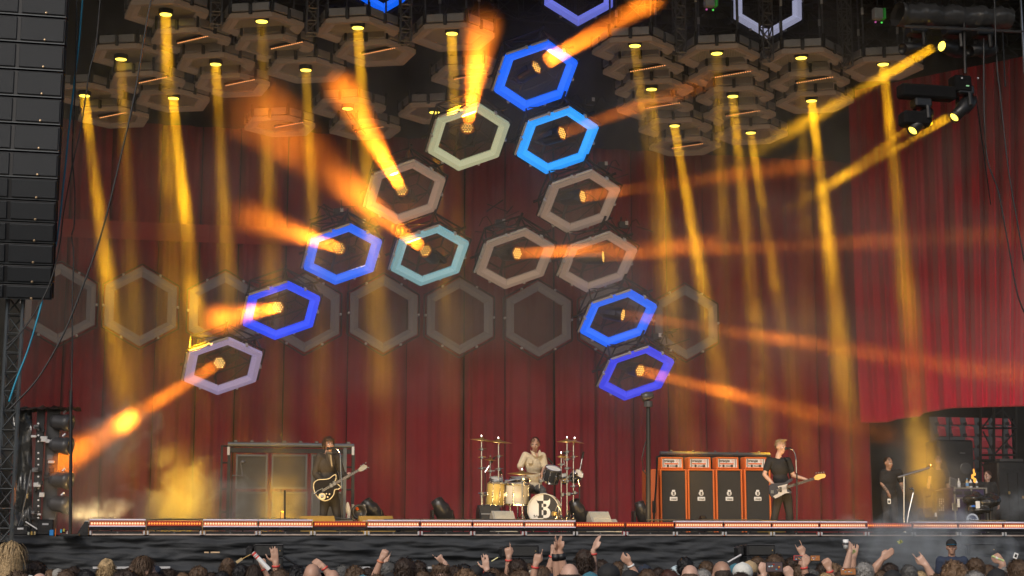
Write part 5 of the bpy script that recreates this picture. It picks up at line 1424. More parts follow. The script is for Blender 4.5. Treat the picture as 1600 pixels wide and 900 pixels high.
for k in range(3):
    for s_ in (-1, 1): MB().ell(b + d * (.07 + .055 * k) + side * .05 * s_ + V((0, 0, 0)), (.016, .014, .016), 6, 5).build('tuner', K['chrome'], gt)
mb = MB(); mb.path([gx(315, 300, .0), gx(300, 330, -.16), gx(345, 430, -.15), gx(360, 520, -.2)], .014, 5); mb.path([gx(180, 285, -.06), gx(150, 400, .08), gx(135, 530, -.2)], .014, 5); mb.build('strap', K['matte'], gt)['kind'] = 'stuff'
mic_stand(470 + 388 / 6, 838, 670 + 560 / 6, L_, (470 + 268 / 6, 670 + 185 / 6, -.02), [(470 + 318 / 6, 670 + 178 / 6, -.0), (470 + 345 / 6, 670 + 192 / 6, -.0), (470 + 364 / 6, 670 + 222 / 6, 0), (470 + 372 / 6, 670 + 270 / 6, 0), (470 + 375 / 6, 670 + 400 / 6, 0), (470 + 383 / 6, 670 + 560 / 6, 0)], 'gooseneck microphone stand at the lips of the suited guitarist', -.34)

# bassist ------------------------------------------------------------------
L_ = Loc(1220, 838, 2.0, DECK); q5 = 140 / 813
bx = lambda cx, cy, dy=0: L_(1170 + cx * q5, 670 + cy * q5, dy)
t = thing('person', 'bass player in a black T shirt with short swept blond hair', 'person', L_.pos, RST)
J = dict(pelvis=bx(305, 560, .02), chest=bx(275, 360, .02), neck=bx(272, 236, .02), head=bx(287, 165, -.01), sr=bx(188, 290, .04), sl=bx(352, 292, -.02), er=bx(140, 415, -.02), wr=bx(236, 518, -.22), el=bx(405, 425, -.05), wl=bx(525, 462, -.24), hr=bx(268, 600, .02), hl=bx(345, 600, .02), kr=bx(240, 770, -.02), kl=bx(368, 770, -.02), ar=bx(215, 960, .02), al=bx(375, 960, .03))
for k_ in ('ar', 'al'): J[k_].z = .10
f, Rm = build_person(t, J, .0115, K['skin2'], {'r': (V((.5, -.1, -.8)), V((.1, 1, .1)), -1, RELAX), 'l': (V((.95, .15, -.15)), V((0, .3, .95)), -1, GRIP)}, V((.62, -1, -.28)), K['tee'], .62, K['trouser'], K['black'], hs=1.12, shirt_g=.020, arm_g=.014, hair=HAIR['blond'])
mb = MB(); ex_ = MB()
mb.ell(f(0, .030, .072), (.076, .092, .064), 14, 9, rot=Rm); mb.ell(f(.01, -.02, .112), (.055, .06, .034), 12, 7, rot=Rm)
for k in range(7): mb.caps(f(-.05 + .016 * k, -.02, .12), f(-.055 + .02 * k, -.068, .132 + .010 * (k % 3)), .016, .009)
strands(ex_, f, Rm, 120, .045, 5, front=-.2)
joined_hair(mb, ex_, 'hair', HAIR['blond'], t)
mb = MB(); mb.ell(f(0, .045, .0), (.079, .075, .075), 12, 8, rot=Rm); link('cropped_sides', bake(mb, 'cropped_sides', HAIR['light_brown'], .009), t)
P5 = lambda *p: [(1170 + x * q5, 670 + y * q5) for x, y in p]
gt, a, b, d, side = guitar(L_, 'bass_guitar', 'dark bass guitar with a grey plate and pale maple headstock', P5((205, 498), (262, 492), (320, 488), (365, 456), (392, 452), (394, 468), (350, 500), (340, 530), (358, 555), (385, 572), (370, 588), (340, 586), (310, 590), (285, 615), (240, 634), (205, 620), (186, 580), (182, 530)),
    P5((592, 452))[0], P5((590, 440), (610, 418), (650, 408), (688, 408), (697, 428), (685, 446), (660, 450), (630, 466), (600, 462)), P5((345, 530))[0], -.25, .05, K['bass_body'], None, K['rosewood'], K['maple'], None, 18)
pl = [bx(x, y, -.279) for x, y in ((262, 522), (352, 500), (340, 530), (348, 572), (372, 578), (330, 586), (290, 608), (240, 632), (222, 612), (262, 590), (280, 555))]
slab(MB(), pl, .006).build('scratch_plate', K['pearl'], gt)
MB().cbox((0, 0, 0), (.05, .02, .1), .005, M=Matrix.Translation(bx(288, 552, -.285))).build('pickup', K['black'], gt)
MB().cbox((0, 0, 0), (.06, .02, .075), .005, M=Matrix.Translation(bx(214, 572, -.28))).build('bridge', K['chrome'], gt)
for k, (x, y) in enumerate(((612, 404), (635, 402), (658, 400), (680, 398))): MB().lathe([(.001, .02), (.016, .015), (.016, 0)], 8, M=Matrix.Translation(bx(x, y, -.27))).build('tuner', K['chrome'], gt)
mb = MB(); mb.path([bx(322, 262, -.04), bx(345, 300, -.14), bx(362, 370, -.13), bx(380, 455, -.2)], .016, 5); mb.build('strap', K['matte'], gt)
mic_stand(1170 + 436 * q5, 838, 670 + 400 * q5, L_, (1170 + 322 * q5, 670 + 180 * q5, -.1), [(1170 + 372 * q5, 670 + 176 * q5, 0), (1170 + 398 * q5, 670 + 190 * q5, 0), (1170 + 418 * q5, 670 + 225 * q5, 0), (1170 + 428 * q5, 670 + 280 * q5, 0), (1170 + 432 * q5, 670 + 400 * q5, 0)], 'gooseneck microphone stand before the blond bass player', -.34)

# drummer ------------------------------------------------------------------
L_ = Loc(832, 838, 4.0, DECK)
dx = lambda cx, cy, dy=0: L_(720 + cx / 6, 670 + cy / 6, dy)
t = thing('person', 'drummer in a cream rolled sleeve shirt looking down at his kit', 'person', L_.pos, RST)
J = dict(pelvis=dx(690, 545, .12), chest=dx(680, 345, .04), neck=dx(690, 222, .02), head=dx(697, 150, -.02), sr=dx(605, 252, .02), sl=dx(765, 255, .04), er=dx(555, 355, -.05), wr=dx(588, 440, -.28), el=dx(790, 360, .0), wl=dx(755, 432, -.28), hr=dx(655, 560, .08), hl=dx(725, 560, .08), kr=dx(620, 570, -.32), kl=dx(770, 580, -.32), ar=dx(620, 830, -.30), al=dx(770, 830, -.30))
for k_ in ('ar', 'al'): J[k_].z = .35
f, Rm = build_person(t, J, .0115, K['skin'], {'r': (V((.3, -.6, -.6)), V((.3, 0, -1)), 1, GRIP), 'l': (V((-.3, -.6, -.6)), V((0, 0, -1)), -1, GRIP)}, V((-.38, -1, -.30)), K['cream'], .95, pmat('patterned_trousers', (.10, .10, .10), .8, var=.9, scale=30), K['black'], hs=1.1, shirt_g=.024, arm_g=.016, hair=HAIR['dark_brown'])
for pts in ([dx(650, 200, -.08), dx(688, 222, -.12), dx(706, 262, -.14), dx(680, 250, -.13)], [dx(738, 195, -.05), dx(766, 240, -.09), dx(735, 262, -.13), dx(718, 235, -.12)]): slab(MB(), pts, .012).build('collar', K['cream'], t)
vz = [dx(690, 222, -.118), dx(722, 228, -.115), dx(718, 275, -.135)]; slab(MB(), vz, .006).build('chest_opening', K['skin'], t)
for k in range(5): MB().ell(dx(714, 290 + 40 * k, -.14), (.007, .005, .007), 6, 5).build('button', K['drum_pale'], t)
for (x0, y0, x1, y1) in ((632, 290, 668, 292),): MB().cbox(dx(650, 300, -.135), (.1, .012, .11), .005).build('pocket', K['cream'], t)
mb = MB(); ex_ = MB(); mb.ell(f(0, .036, .055), (.083, .090, .085), 14, 10, rot=Rm); strands(ex_, f, Rm, 150, .04, 9, front=-.15)
joined_hair(mb, ex_, 'hair', HAIR['dark_brown'], t)
for (p, q_, lab) in ((J['wr'], dx(660, 470, -.6), 'wooden drumstick in the right hand of the drummer'), (J['wl'], dx(700, 470, -.6), 'wooden drumstick in the left hand of the drummer')):
    tt = tag(MB().tube(p, q_, .009, 6, .006).build('drumstick', K['maple']), lab, 'drumstick'); tt.matrix_world = t.matrix_world
t = thing('drum_stool', 'round black stool under the drummer', 'stool', L_.pos, RST)
MB().lathe([(.001, .56), (.17, .55), (.18, .5), (.16, .46), (.001, .46)], 16, M=Matrix.Translation((dx(690, 545, .12).x, .12, 0))).build('seat', K['plastic'], t)
MB().tube((dx(690, 545).x, .12, 0), (dx(690, 545).x, .12, .46), .03).build('post', K['chrome'], t)

# standing pose used for crew and crowd
def base_pose(h=1.76):
    k_ = h / 1.78
    P = dict(pelvis=(0, 0, .95), chest=(0, 0, 1.27), neck=(0, .01, 1.47), head=(0, -.02, 1.635), sl=(.185, .01, 1.42), sr=(-.185, .01, 1.42), el=(.235, .03, 1.13), er=(-.235, .03, 1.13), wl=(.25, -.06, .89), wr=(-.25, -.06, .89), hl=(.09, 0, .92), hr=(-.09, 0, .92), kl=(.10, -.02, .50), kr=(-.10, -.02, .50), al=(.11, .02, .09), ar=(-.11, .02, .09))
    return {n_: V(p) * k_ for n_, p in P.items()}
# technicians in the right wing
def crew(px, top, sy, label, skin, shirt, trousers, pose=None, hair='dark_brown', face=(0, -1, 0), hands=None, tattoo=False):
    L_ = Loc(px, 838, sy, DECK); H_ = L_(px, top).z; J = base_pose(H_); J.update(pose(L_, J) if pose else {})
    t = thing('person', label, 'person', L_.pos, RST)
    f, Rm = build_person(t, J, .013, skin, hands or {'l': (V((0, -.3, -1)), V((-1, 0, 0)), -1, RELAX), 'r': (V((0, -.3, -1)), V((1, 0, 0)), 1, RELAX)}, V(face), shirt, .7, trousers, K['black'], hair=HAIR[hair])
    mb = MB(); ex_ = MB(); mb.ell(f(0, .034, .05), (.082, .092, .085), 14, 10, rot=Rm); strands(ex_, f, Rm, 120, .05, int(px), front=-.2); joined_hair(mb, ex_, 'hair', HAIR[hair], t)
    return t, L_, J, f
c4 = lambda L_, cx, cy, dy=0: L_(1360 + cx / 4.867, 640 + cy / 4.867, dy)
t, L_, J, f = crew(1392, 714, 3.6, 'crew man in black with tattooed forearms standing in the right wing', K['skin3'], K['tee'], K['trouser'],
    lambda L_, J: dict(er=c4(L_, 85, 560, .02), wr=c4(L_, 135, 630, -.12), el=c4(L_, 232, 560, .02), wl=c4(L_, 252, 622, -.12), sr=c4(L_, 102, 480, 0), sl=c4(L_, 218, 478, 0)), 'dark_brown', (.25, -1, -.1))
for (a, b) in (('er', 'wr'), ('el', 'wl')):
    for k in range(4): 
        p = V(J[a]).lerp(V(J[b]), .25 + .18 * k); MB().lathe([(.0395, -.012), (.042, 0), (.0395, .012)], 10, M=Matrix.Translation(p) @ (V(J[b]) - V(J[a])).to_track_quat('Z', 'Y').to_matrix().to_4x4()).build('tattoo', pmat('tattoo_ink', (.04, .045, .05), .6), t)
MB().cbox(c4(L_, 143, 698, -.16), (.075, .012, .11), .006).build('pass', K['white'], t); MB().box(c4(L_, 143, 700, -.168), (.04, .004, .05)).build('pass_print', K['name'], t)
crew(1470, 711, 5.6, 'crew man in black half lost in the smoke of the right wing', K['skin3'], K['tee'], K['trouser'], None, 'black', (-.4, -1, 0))
t, L_, J, f = crew(1547, 737, 6.0, 'crew member bending behind the flight case under the truss', K['skin2'], K['tee'], K['trouser'], None, 'auburn', (-1, -.6, -.4))

# ------------------------------------------------------------------ crowd
SHIRTS = {k: pmat('shirt_' + k, c, .85, var=.25, scale=8, bump=.2, bscale=30) for k, c in {'black': (.014, .014, .016), 'navy': (.02, .03, .06), 'grey': (.12, .12, .12), 'white': (.6, .6, .58), 'red': (.3, .03, .03), 'olive': (.08, .08, .04), 'blue': (.05, .1, .25)}.items()}
JEANS = pmat('jeans', (.03, .04, .07), .8, var=.3)
BP = base_pose(1.78)
ID3 = Matrix.Identity(3)
def body_mesh(skin, J=None, hands=(), voxel=.018):
    J = J or BP; mb = MB(); torso_caps(mb, J)
    mb.caps(J['neck'] - V((0, 0, .03)), J['head'] + V((0, .015, -.04)), .060, .057)
    head_caps(mb, J['head'], (0, -1, 0))
    for s_ in 'lr':
        limb(mb, J['s' + s_], J['e' + s_], J['w' + s_], .052, .041, .029)
        limb(mb, J['h' + s_], J['k' + s_], J['a' + s_], .082, .057, .040); mb.caps(J['a' + s_], J['a' + s_] + V((0, -.16, -.04)), .042, .034)
    for h_ in hands: hand_caps(mb, *h_)
    return bake(mb, 'body', skin, voxel, 2)
def shirt_mesh(m, J=None, sleeves=.6):
    J = J or BP; mb = MB(); torso_caps(mb, J, .02)
    for s_ in 'lr': mb.caps(J['s' + s_], J['s' + s_].lerp(J['e' + s_], sleeves), .082, .068)
    return bake(mb, 'shirt', m, .022, 2)
def trousers_mesh():
    mb = MB(); mb.ell(BP['pelvis'], (.168, .125, .12), 12, 8)
    for s_ in 'lr': limb(mb, BP['h' + s_], BP['k' + s_], BP['a' + s_], .098, .074, .062)
    return bake(mb, 'trousers', JEANS, .025, 2)
SK = {k: K[k] for k in ('skin', 'skin2', 'skin3')}
BODY = {k: body_mesh(SK[k], voxel=.013) for k in SK}
SHIRT0 = shirt_mesh(SHIRTS['black']); TROUSER0 = trousers_mesh()
SHIRTM = {}
for k, m in SHIRTS.items():
    me = SHIRT0.copy(); me.materials.clear(); me.materials.append(m); SHIRTM[k] = me
H0 = BP['head']; hf = lambda x, y, z: H0 + V((x, y, z))
def hair_mesh(style, m, seed):
    rr = random.Random(seed); mb = MB(); ex_ = MB()
    if style == 'short':
        mb.ell(hf(0, .026, .050), (.083, .100, .085), 14, 10); mb.ell(hf(0, .055, .0), (.074, .062, .07), 12, 8)
        for i in range(50):
            a = rr.uniform(0, 6.28); z = rr.uniform(.0, 1); r_ = math.sqrt(1 - z * z); mb.ell(hf(math.cos(a) * .078 * r_, .026 + math.sin(a) * .096 * r_, .052 + z * .082), (.016, .016, .012), 6, 5)
        strands(ex_, hf, ID3, 380, .045, seed, front=-.35, spread=.012, width=.006)
    elif style == 'tall':
        mb.ell(hf(0, .02, .065), (.080, .098, .10), 14, 10); mb.ell(hf(0, .055, .0), (.072, .06, .07), 12, 8)
        for i in range(70):
            a = rr.uniform(0, 6.28); z = rr.uniform(.2, 1); r_ = math.sqrt(1 - z * z); mb.ell(hf(math.cos(a) * .075 * r_, .02 + math.sin(a) * .092 * r_, .075 + z * .095), (.017, .017, .02), 6, 5)
        strands(ex_, hf, ID3, 380, .05, seed, front=-.5, spread=.022, width=.006)
    elif style == 'undercut':
        mb.ell(hf(0, .010, .085), (.080, .098, .062), 14, 9)
        for i in range(40): a = rr.uniform(0, 6.28); mb.ell(hf(math.cos(a) * .07, .01 + math.sin(a) * .085, .10 + rr.uniform(-.01, .03)), (.02, .02, .015), 6, 5)
        strands(ex_, hf, ID3, 320, .05, seed, front=-.6, spread=.016, width=.006)
        mb.ell(hf(0, .055, .01), (.074, .055, .065), 12, 8)
    elif style == 'curly':
        mb.ell(hf(0, .025, .045), (.095, .110, .100), 14, 10); mb.ell(hf(0, .07, -.03), (.088, .06, .08), 12, 8)
        for i in range(170):
            a = rr.uniform(0, 6.28); z = rr.uniform(-.7, 1); r_ = math.sqrt(1 - z * z)
            if math.sin(a) * r_ < -.55 and z < .4: continue
            s_ = rr.uniform(.014, .026); mb.ell(hf(math.cos(a) * .097 * r_, .03 + math.sin(a) * .11 * r_, .04 + z * .102), (s_, s_, s_), 6, 5)
        strands(ex_, hf, ID3, 420, .04, seed, front=-.5, spread=.03, width=.006)
    elif style == 'long':
        mb.ell(hf(0, .024, .045), (.090, .105, .095), 14, 10)
        for k in range(15):
            a = -1.75 + 3.5 * k / 14; x, y = math.sin(a) * .085, .03 + math.cos(a) * .085
            mb.caps(hf(x, y, .04), hf(x * 1.12, y + .012, -.13), .026, .028); mb.caps(hf(x * 1.12, y + .012, -.13), hf(x * 1.2, y + .02, -.33 - .04 * math.cos(k * 2.1)), .028, .014)
        strands(ex_, hf, ID3, 420, .20, seed, front=-.3, spread=.016, width=.006)
        for i in range(170):
            a = rr.uniform(-1.7, 1.7); x, y = math.sin(a) * .115, .04 + math.cos(a) * .118; z = rr.uniform(-.1, .06); l_ = rr.uniform(.15, .3); o = len(ex_.v)
            for k in range(4):
                u = k / 3; q = hf(x * (1 + .1 * u), y + .01 * u, z - l_ * u); w_ = .006 * (1 - .6 * u); sd_ = V((math.cos(a), -math.sin(a), 0)) * w_; ex_.v += [tuple(q - sd_), tuple(q + sd_)]
            ex_.f += [(o + 2 * k, o + 2 * k + 1, o + 2 * k + 3, o + 2 * k + 2) for k in range(3)]; ex_.m += [0] * 3
    elif style == 'bun':
        mb.ell(hf(0, .024, .045), (.084, .102, .090), 14, 10); mb.ell(hf(0, .06, 0), (.074, .06, .07), 12, 8); mb.ell(hf(.01, .115, -.005), (.045, .04, .045), 10, 8)
        strands(ex_, hf, ID3, 420, .09, seed, front=-.5, spread=.006, width=.005)
        for i in range(60): a = rr.uniform(0, 6.28); mb.ell(hf(.01 + math.cos(a) * .038, .12, -.005 + math.sin(a) * .038), (.014, .016, .014), 6, 5)
    elif style == 'fringe':     # bald crown, hair round the sides
        for k in range(15):
            a = -1.9 + 3.8 * k / 14; x, y = math.sin(a) * .073, .012 + math.cos(a) * .088
            mb.caps(hf(x, y, .025), hf(x * .95, y * .95, -.05), .021, .018)
        strands(ex_, lambda x, y, z: hf(x, y, z - .05), ID3, 160, .03, seed, front=-.3, spread=.008)
        o = [i for i in range(len(ex_.f))]
    elif style == 'stubble':
        mb.ell(hf(0, .030, .010), (.0765, .088, .082), 14, 10)
    elif style == 'cap':
        mb.ell(hf(0, .018, .058), (.088, .106, .082), 16, 12); mb.caps(hf(-.05, -.09, .062), hf(.05, -.09, .062), .016); mb.ell(hf(0, -.125, .052), (.068, .075, .010), 12, 6); mb.ell(hf(0, .018, .140), (.012, .012, .008), 8, 5)
    elif style == 'beanie':
        mb.ell(hf(0, .02, .052), (.090, .106, .104), 16, 12)
        for k in range(20): a = 6.283 * k / 20; mb.ell(hf(math.cos(a) * .088, .02 + math.sin(a) * .104, .02), (.014, .014, .026), 6, 5)
    me = bake(mb, 'hair', m, .008 if style in ('curly', 'tall', 'short') else .0095, 1)
    if ex_.v and style != 'fringe':
        e = ex_.mesh('e', m); bm = bmesh.new(); bm.from_mesh(me); bm.from_mesh(e); bm.to_mesh(me); bm.free(); bpy.data.meshes.remove(e)
    return me
CAPM = {k: pmat('cap_' + k, c, .8, var=.15, bump=.2, bscale=60) for k, c in {'black': (.012, .012, .013), 'navy': (.015, .022, .04), 'white': (.62, .62, .58), 'pale_blue': (.45, .55, .6), 'tan': (.38, .27, .15), 'grey': (.25, .24, .22), 'beige': (.45, .40, .32), 'teal': (.04, .15, .2)}.items()}
HC_ = {}
def hair_for(style, col, seed):
    key = (style, col, seed % 2)
    if key not in HC_: HC_[key] = hair_mesh(style, CAPM[col] if style in ('cap', 'beanie') else HAIR[col], 11 + seed % 2 * 7)
    return HC_[key]
BAND = {k: pmat('band_' + k, c, .5) for k, c in {'red': (.6, .06, .05), 'black': (.012, .012, .014), 'white': (.7, .7, .7), 'orange': (.6, .2, .1)}.items()}
crowd_n = 0
def fan(px, top, w_, style, col, label, arms=(), skin='skin', shirt='black', yaw=0, d=None, band='red', lift=0):
    global crowd_n; crowd_n += 1
    rr = random.Random(crowd_n)
    wid = {'curly': .205, 'long': .20, 'fringe': .165, 'stubble': .165, 'bald': .16, 'cap': .18, 'beanie': .185}.get(style, .175)
    d = d or min(19.5, max(12.6, F * wid / w_))
    p = DP(px, top, d); s = (p.z - lift) / (1.795 if style in ('short', 'cap') else 1.765 if style in ('fringe', 'stubble', 'bald') else 1.80)
    root = V((p.x, p.y, lift)); yw = PI + R(yaw or rr.uniform(-14, 14))
    M3 = Matrix.Rotation(yw, 3, 'Z')
    t = thing('person', label, 'person', root, M3, 'people in the crowd')
    hw_ = min(1.13, max(.90, s))
    t.scale = (hw_, hw_, s)
    bpy.context.view_layer.update()
    if arms:
        inv = t.matrix_world.inverted(); J = {k: v.copy() for k, v in BP.items()}; hs_ = []; bands = []
        for (sd, wp, tp, ep, pose, flip) in arms:
            wr, tip, el = [inv @ DP(x, y, d + .0) for x, y in (wp, tp, ep)]
            dirv = (tip - wr); dirv.y += -.01
            J['w' + sd] = wr; J['e' + sd] = el
            up = J['s' + sd] - J['e' + sd]
            n = V((0, -1 if flip > 0 else 1, 0)); side = (1 if sd == 'l' else -1) * (1 if flip > 0 else -1)
            if abs(flip) == 2: n = V((1 if sd == 'l' else -1, -.2, 0)); side = 1 if sd == 'l' else -1
            hs_.append((wr, dirv, n, side, pose)); bands.append((wr, el, sd))
        link('body', body_mesh(SK[skin], J, hs_, .0088), t)
        link('shirt', shirt_mesh(SHIRTS[shirt], J), t)
        if band:
            for wr, el, sd in bands:
                q = wr.lerp(el, .10); MB().lathe([(.030, -.008), (.037, -.008), (.037, .008), (.030, .008)], 12, M=Matrix.Translation(q) @ (el - wr).to_track_quat('Z', 'Y').to_matrix().to_4x4()).build('wristband', BAND[band], t, True)
                if band == 'black': MB().lathe([(.033, -.03), (.041, -.03), (.041, .03), (.033, .03)], 12, M=Matrix.Translation(wr.lerp(el, .2)) @ (el - wr).to_track_quat('Z', 'Y').to_matrix().to_4x4()).build('sweatband', BAND[band], t, True)
    else:
        link('body', BODY[skin], t); link('shirt', SHIRTM[shirt], t)
    link('trousers', TROUSER0, t)
    if style != 'bald': link('cap' if style == 'cap' else 'knit_hat' if style == 'beanie' else 'hair', hair_for(style, col, crowd_n), t)
    if style in ('cap', 'beanie'):
        o = link('hair', hair_for('stubble', 'dark_brown', 0), t)
    return t
fan(18, 841, 31, 'long', 'blond', 'woman with long straight fair hair raised highest at the left edge', shirt='white', d=15.2)
fan(28, 891, 36, 'curly', 'brown', 'brown wavy hair at the bottom left corner below the long haired woman', d=13)
fan(57, 874, 28, 'short', 'dark_brown', 'round dark brown head just right of the long haired woman')
fan(79, 888, 20, 'short', 'light_brown', 'sandy short haired head second right of the long haired woman')
fan(62, 895, 20, 'bald', None, 'pink bald head low between two heads at the left', skin='skin2', d=14)
fan(91, 886, 18, 'cap', 'grey', 'grey knitted cap peeping between sandy and brown heads at left')
fan(104, 887, 30, 'short', 'brown', 'dark tousled head below the black pole')
fan(116, 883, 18, 'short', 'dark_brown', 'dark head behind the tousled one below the black pole', skin='skin3')
fan(135, 887, 26, 'short', 'black', 'black haired head turned right below the cable ramp', yaw=40)
fan(167, 875, 25, 'tall', 'blond', 'blond head with spiky top left of the woman with a bun', skin='skin2')
fan(197, 889, 34, 'curly', 'dark_brown', 'low dark curly head between blond spikes and the bun', d=13.5)
fan(223, 863, 29, 'bun', 'brown', 'woman with dark hair tied in a bun facing right', yaw=-50, skin='skin2')
fan(241, 880, 26, 'cap', 'navy', 'navy cap directly right of the woman with the bun')
fan(245, 892, 18, 'short', 'dark_brown', 'small dark head beneath the navy cap', d=14)
fan(264, 886, 25, 'short', 'dark_brown', 'dark haired head in profile right of the navy cap', yaw=-70, skin='skin2')
fan(286, 892, 24, 'short', 'light_brown', 'fair brown head low between profile and curly brown heads')
fan(311, 884, 28, 'curly', 'brown', 'curly brown head below the pale tape strips on the skirt')
fan(331, 892, 22, 'short', 'dark_brown', 'low dark head between the two brown curly ones')
fan(356, 874, 20, 'tall', 'brown', 'short curly brown head beside the small cardboard sign', skin='skin2')
fan(347, 890, 24, 'short', 'black', 'black haired head in front of the short curly one')
fan(376, 881, 24, 'curly', 'black', 'black curly head below the cardboard sign')
fan(397, 879, 24, 'long', 'dark_brown', 'long dark hair of a fan holding up a red and white tube', [('r', (411, 887), (405, 868), (424, 915), GRIP, 1)], yaw=5)
fan(437, 885, 37, 'short', 'brown', 'smooth brown head with an open palm raised beside it', [('l', (431, 880), (428, 857), (433, 925), OPEN, 1)], d=14.5)
fan(463, 883, 30, 'curly', 'black', 'black curls immediately left of the shiny bald head')
fan(488, 880, 27, 'bald', None, 'shiny bald head with ears below the guitarist', skin='skin')
fan(520, 890, 18, 'fringe', 'dark_brown', 'balding dark head with a limp raised hand right of shiny head', [('l', (506, 886), (493, 877), (519, 905), RELAX, 1)], d=15.5)
fan(536, 880, 24, 'short', 'salt_and_pepper', 'grey speckled head right of the limp raised hand')
fan(555, 883, 30, 'curly', 'brown', 'brown curly head left of the raised fist')
fan(575, 885, 20, 'short', 'dark_brown', 'dark head just left of the arm raising a fist')
fan(567, 895, 18, 'cap', 'teal', 'teal cap low below the brown curls', d=14)
fan(589, 893, 22, 'short', 'brown', 'person raising a clenched fist left of the big dark head', [('r', (596, 873), (604, 855), (580, 915), FIST, 1)], band='orange', d=15.5)
fan(607, 875, 25, 'short', 'salt_and_pepper', 'greying head with a horn sign behind the raised fist', [('l', (601, 881), (604, 869), (598, 905), HORN, 1)], d=17, band=None)
fan(612, 890, 18, 'cap', 'black', 'small black cap against the big dark head', d=14.5)
fan(633, 868, 32, 'short', 'dark_brown', 'big dark round head tallest left of the drums', d=14)
fan(655, 874, 18, 'short', 'dark_brown', 'dark head tucked behind the big round one', d=18)
fan(661, 889, 26, 'short', 'brown', 'low brown head right of the big dark one')
fan(689, 878, 30, 'undercut', 'brown', 'brown haired head with shaved sides below the left floor light', skin='skin2')
fan(712, 881, 24, 'short', 'dark_brown', 'dark haired fan pointing sideways over the shaved sides head', [('l', (695, 880), (685, 872), (703, 905), POINT, 1)], band=None, yaw=-50, skin='skin2', d=16.5)
fan(726, 879, 20, 'short', 'black', 'black haired head right of the sideways pointing fan', skin='skin3')
fan(727, 888, 26, 'curly', 'light_brown', 'pale brown curly head low left of the spread hand', d=14)
fan(744, 880, 24, 'cap', 'black', 'black cap left of the spread open hand')
fan(745, 890, 18, 'short', 'brown', 'small brown head under the black cap')
fan(771, 884, 28, 'long', 'brown', 'brown haired woman with a spread open hand', [('l', (761, 891), (757, 869), (757, 925), OPEN, 1)], d=15.5, skin='skin2')
fan(763, 891, 24, 'short', 'black', 'black haired head low before the brown haired woman', d=13.5)
fan(786, 892, 20, 'short', 'brown', 'fan pointing one finger up beside the dark round head', [('r', (795, 871), (792, 848), (793, 915), POINT, 1)], d=15.5)
fan(809, 870, 29, 'short', 'dark_brown', 'dark round head between the two raised pointing fingers')
fan(813, 889, 30, 'curly', 'brown', 'brown hair low before the dark round head, raising a finger', [('r', (837, 882), (844, 853), (829, 925), POINT, 1)], d=14.5)
fan(827, 878, 18, 'short', 'brown', 'short haired head left of the second raised finger')
fan(831, 889, 24, 'beanie', 'beige', 'beige knit hat under the second raised finger')
fan(847, 880, 20, 'long', 'brown', 'brown haired fan with a fist left of the clapping hands', [('r', (864, 866), (866, 855), (855, 905), FIST, 1)], d=16)
fan(858, 892, 28, 'cap', 'navy', 'navy cap below the clapping hands')
fan(877, 893, 20, 'short', 'dark_brown', 'fan clapping overhead with a black sweatband', [('r', (876, 862), (874, 836), (883, 900), FLAT, 2), ('l', (868, 862), (870, 840), (871, 905), FLAT, 2)], band='black', d=15)
fan(890, 880, 31, 'fringe', 'dark_brown', 'bald crowned head with dark sides below the bass drum', skin='skin2')
fan(913, 861, 25, 'tall', 'dark_brown', 'tall dark tousled head with a slim arm up beside it', [('r', (927, 861), (934, 840), (926, 905), FLAT, 2)], d=15.8, skin='skin2', shirt='navy')
fan(922, 890, 24, 'cap', 'teal', 'dark teal cap below the slim raised arm', d=13.5)
fan(940, 872, 20, 'short', 'dark_brown', 'dark head right of the slim raised arm')
fan(951, 876, 37, 'cap', 'black', 'big black cap right of the slim raised arm')
fan(966, 875, 22, 'short', 'brown', 'brown head behind the big black cap')
fan(976, 879, 18, 'short', 'salt_and_pepper', 'greyish head right of the big black cap')
fan(985, 886, 25, 'cap', 'black', 'black cap and glasses with a thin forearm up', [('r', (985, 882), (976, 875), (993, 900), RELAX, 1)], d=15.5, band='white', yaw=-40)
fan(1007, 879, 25, 'cap', 'navy', 'navy cap below the tall black stand')
fan(1012, 886, 30, 'short', 'brown', 'smooth brown head before the navy cap under the stand')
fan(1029, 885, 18, 'short', 'dark_brown', 'small dark head right of the navy cap')
fan(1046, 887, 29, 'short', 'auburn', 'auburn head left of the pale blue cap')
fan(1057, 881, 20, 'cap', 'pale_blue', 'pale blue cap beside the pink bald head')
fan(1070, 868, 22, 'short', 'black', 'black haired head standing tall behind the pink bald head', d=18)
fan(1078, 882, 29, 'stubble', 'brown', 'pink shaven head below the first bass cabinet', skin='skin2')
fan(1104, 874, 24, 'short', 'brown', 'tousled brown head below the second bass cabinet')
fan(1098, 886, 26, 'short', 'grey', 'silver grey head left of the brown shaven head')
fan(1128, 876, 30, 'stubble', 'dark_brown', 'large shaven tanned head below the third bass cabinet', skin='skin3')
fan(1149, 878, 18, 'cap', 'teal', 'bit of a teal cap behind the white cap')
fan(1160, 875, 32, 'cap', 'white', 'white cap seen from behind below the rightmost bass cabinet')
fan(1171, 873, 27, 'cap', 'tan', 'tan cap behind the white cap')
fan(1158, 891, 32, 'short', 'dark_brown', 'dark brown head below the white cap', d=13.2)
fan(1183, 867, 22, 'short', 'brown', 'brown head behind the tan cap below the black box')
fan(1211, 863, 28, 'short', 'brown', 'parted brown hair right above the filming phone')
t_ph1 = fan(1212, 903, 26, 'short', 'dark_brown', 'fan filming with a phone in two large hands below the bassist', [('l', (1193, 900), (1199, 878), (1182, 935), GRIP, 1), ('r', (1236, 905), (1221, 877), (1252, 940), GRIP, 1)], d=12.8, band=None, skin='skin2')
fan(1237, 869, 18, 'short', 'dark_brown', 'dark head between the two filming phones')
fan(1250, 879, 22, 'short', 'brown', 'brown head under the red phone with two fingers raised', [('r', (1255, 868), (1250, 857), (1252, 890), HORN, 1)], d=16.5, band='white')
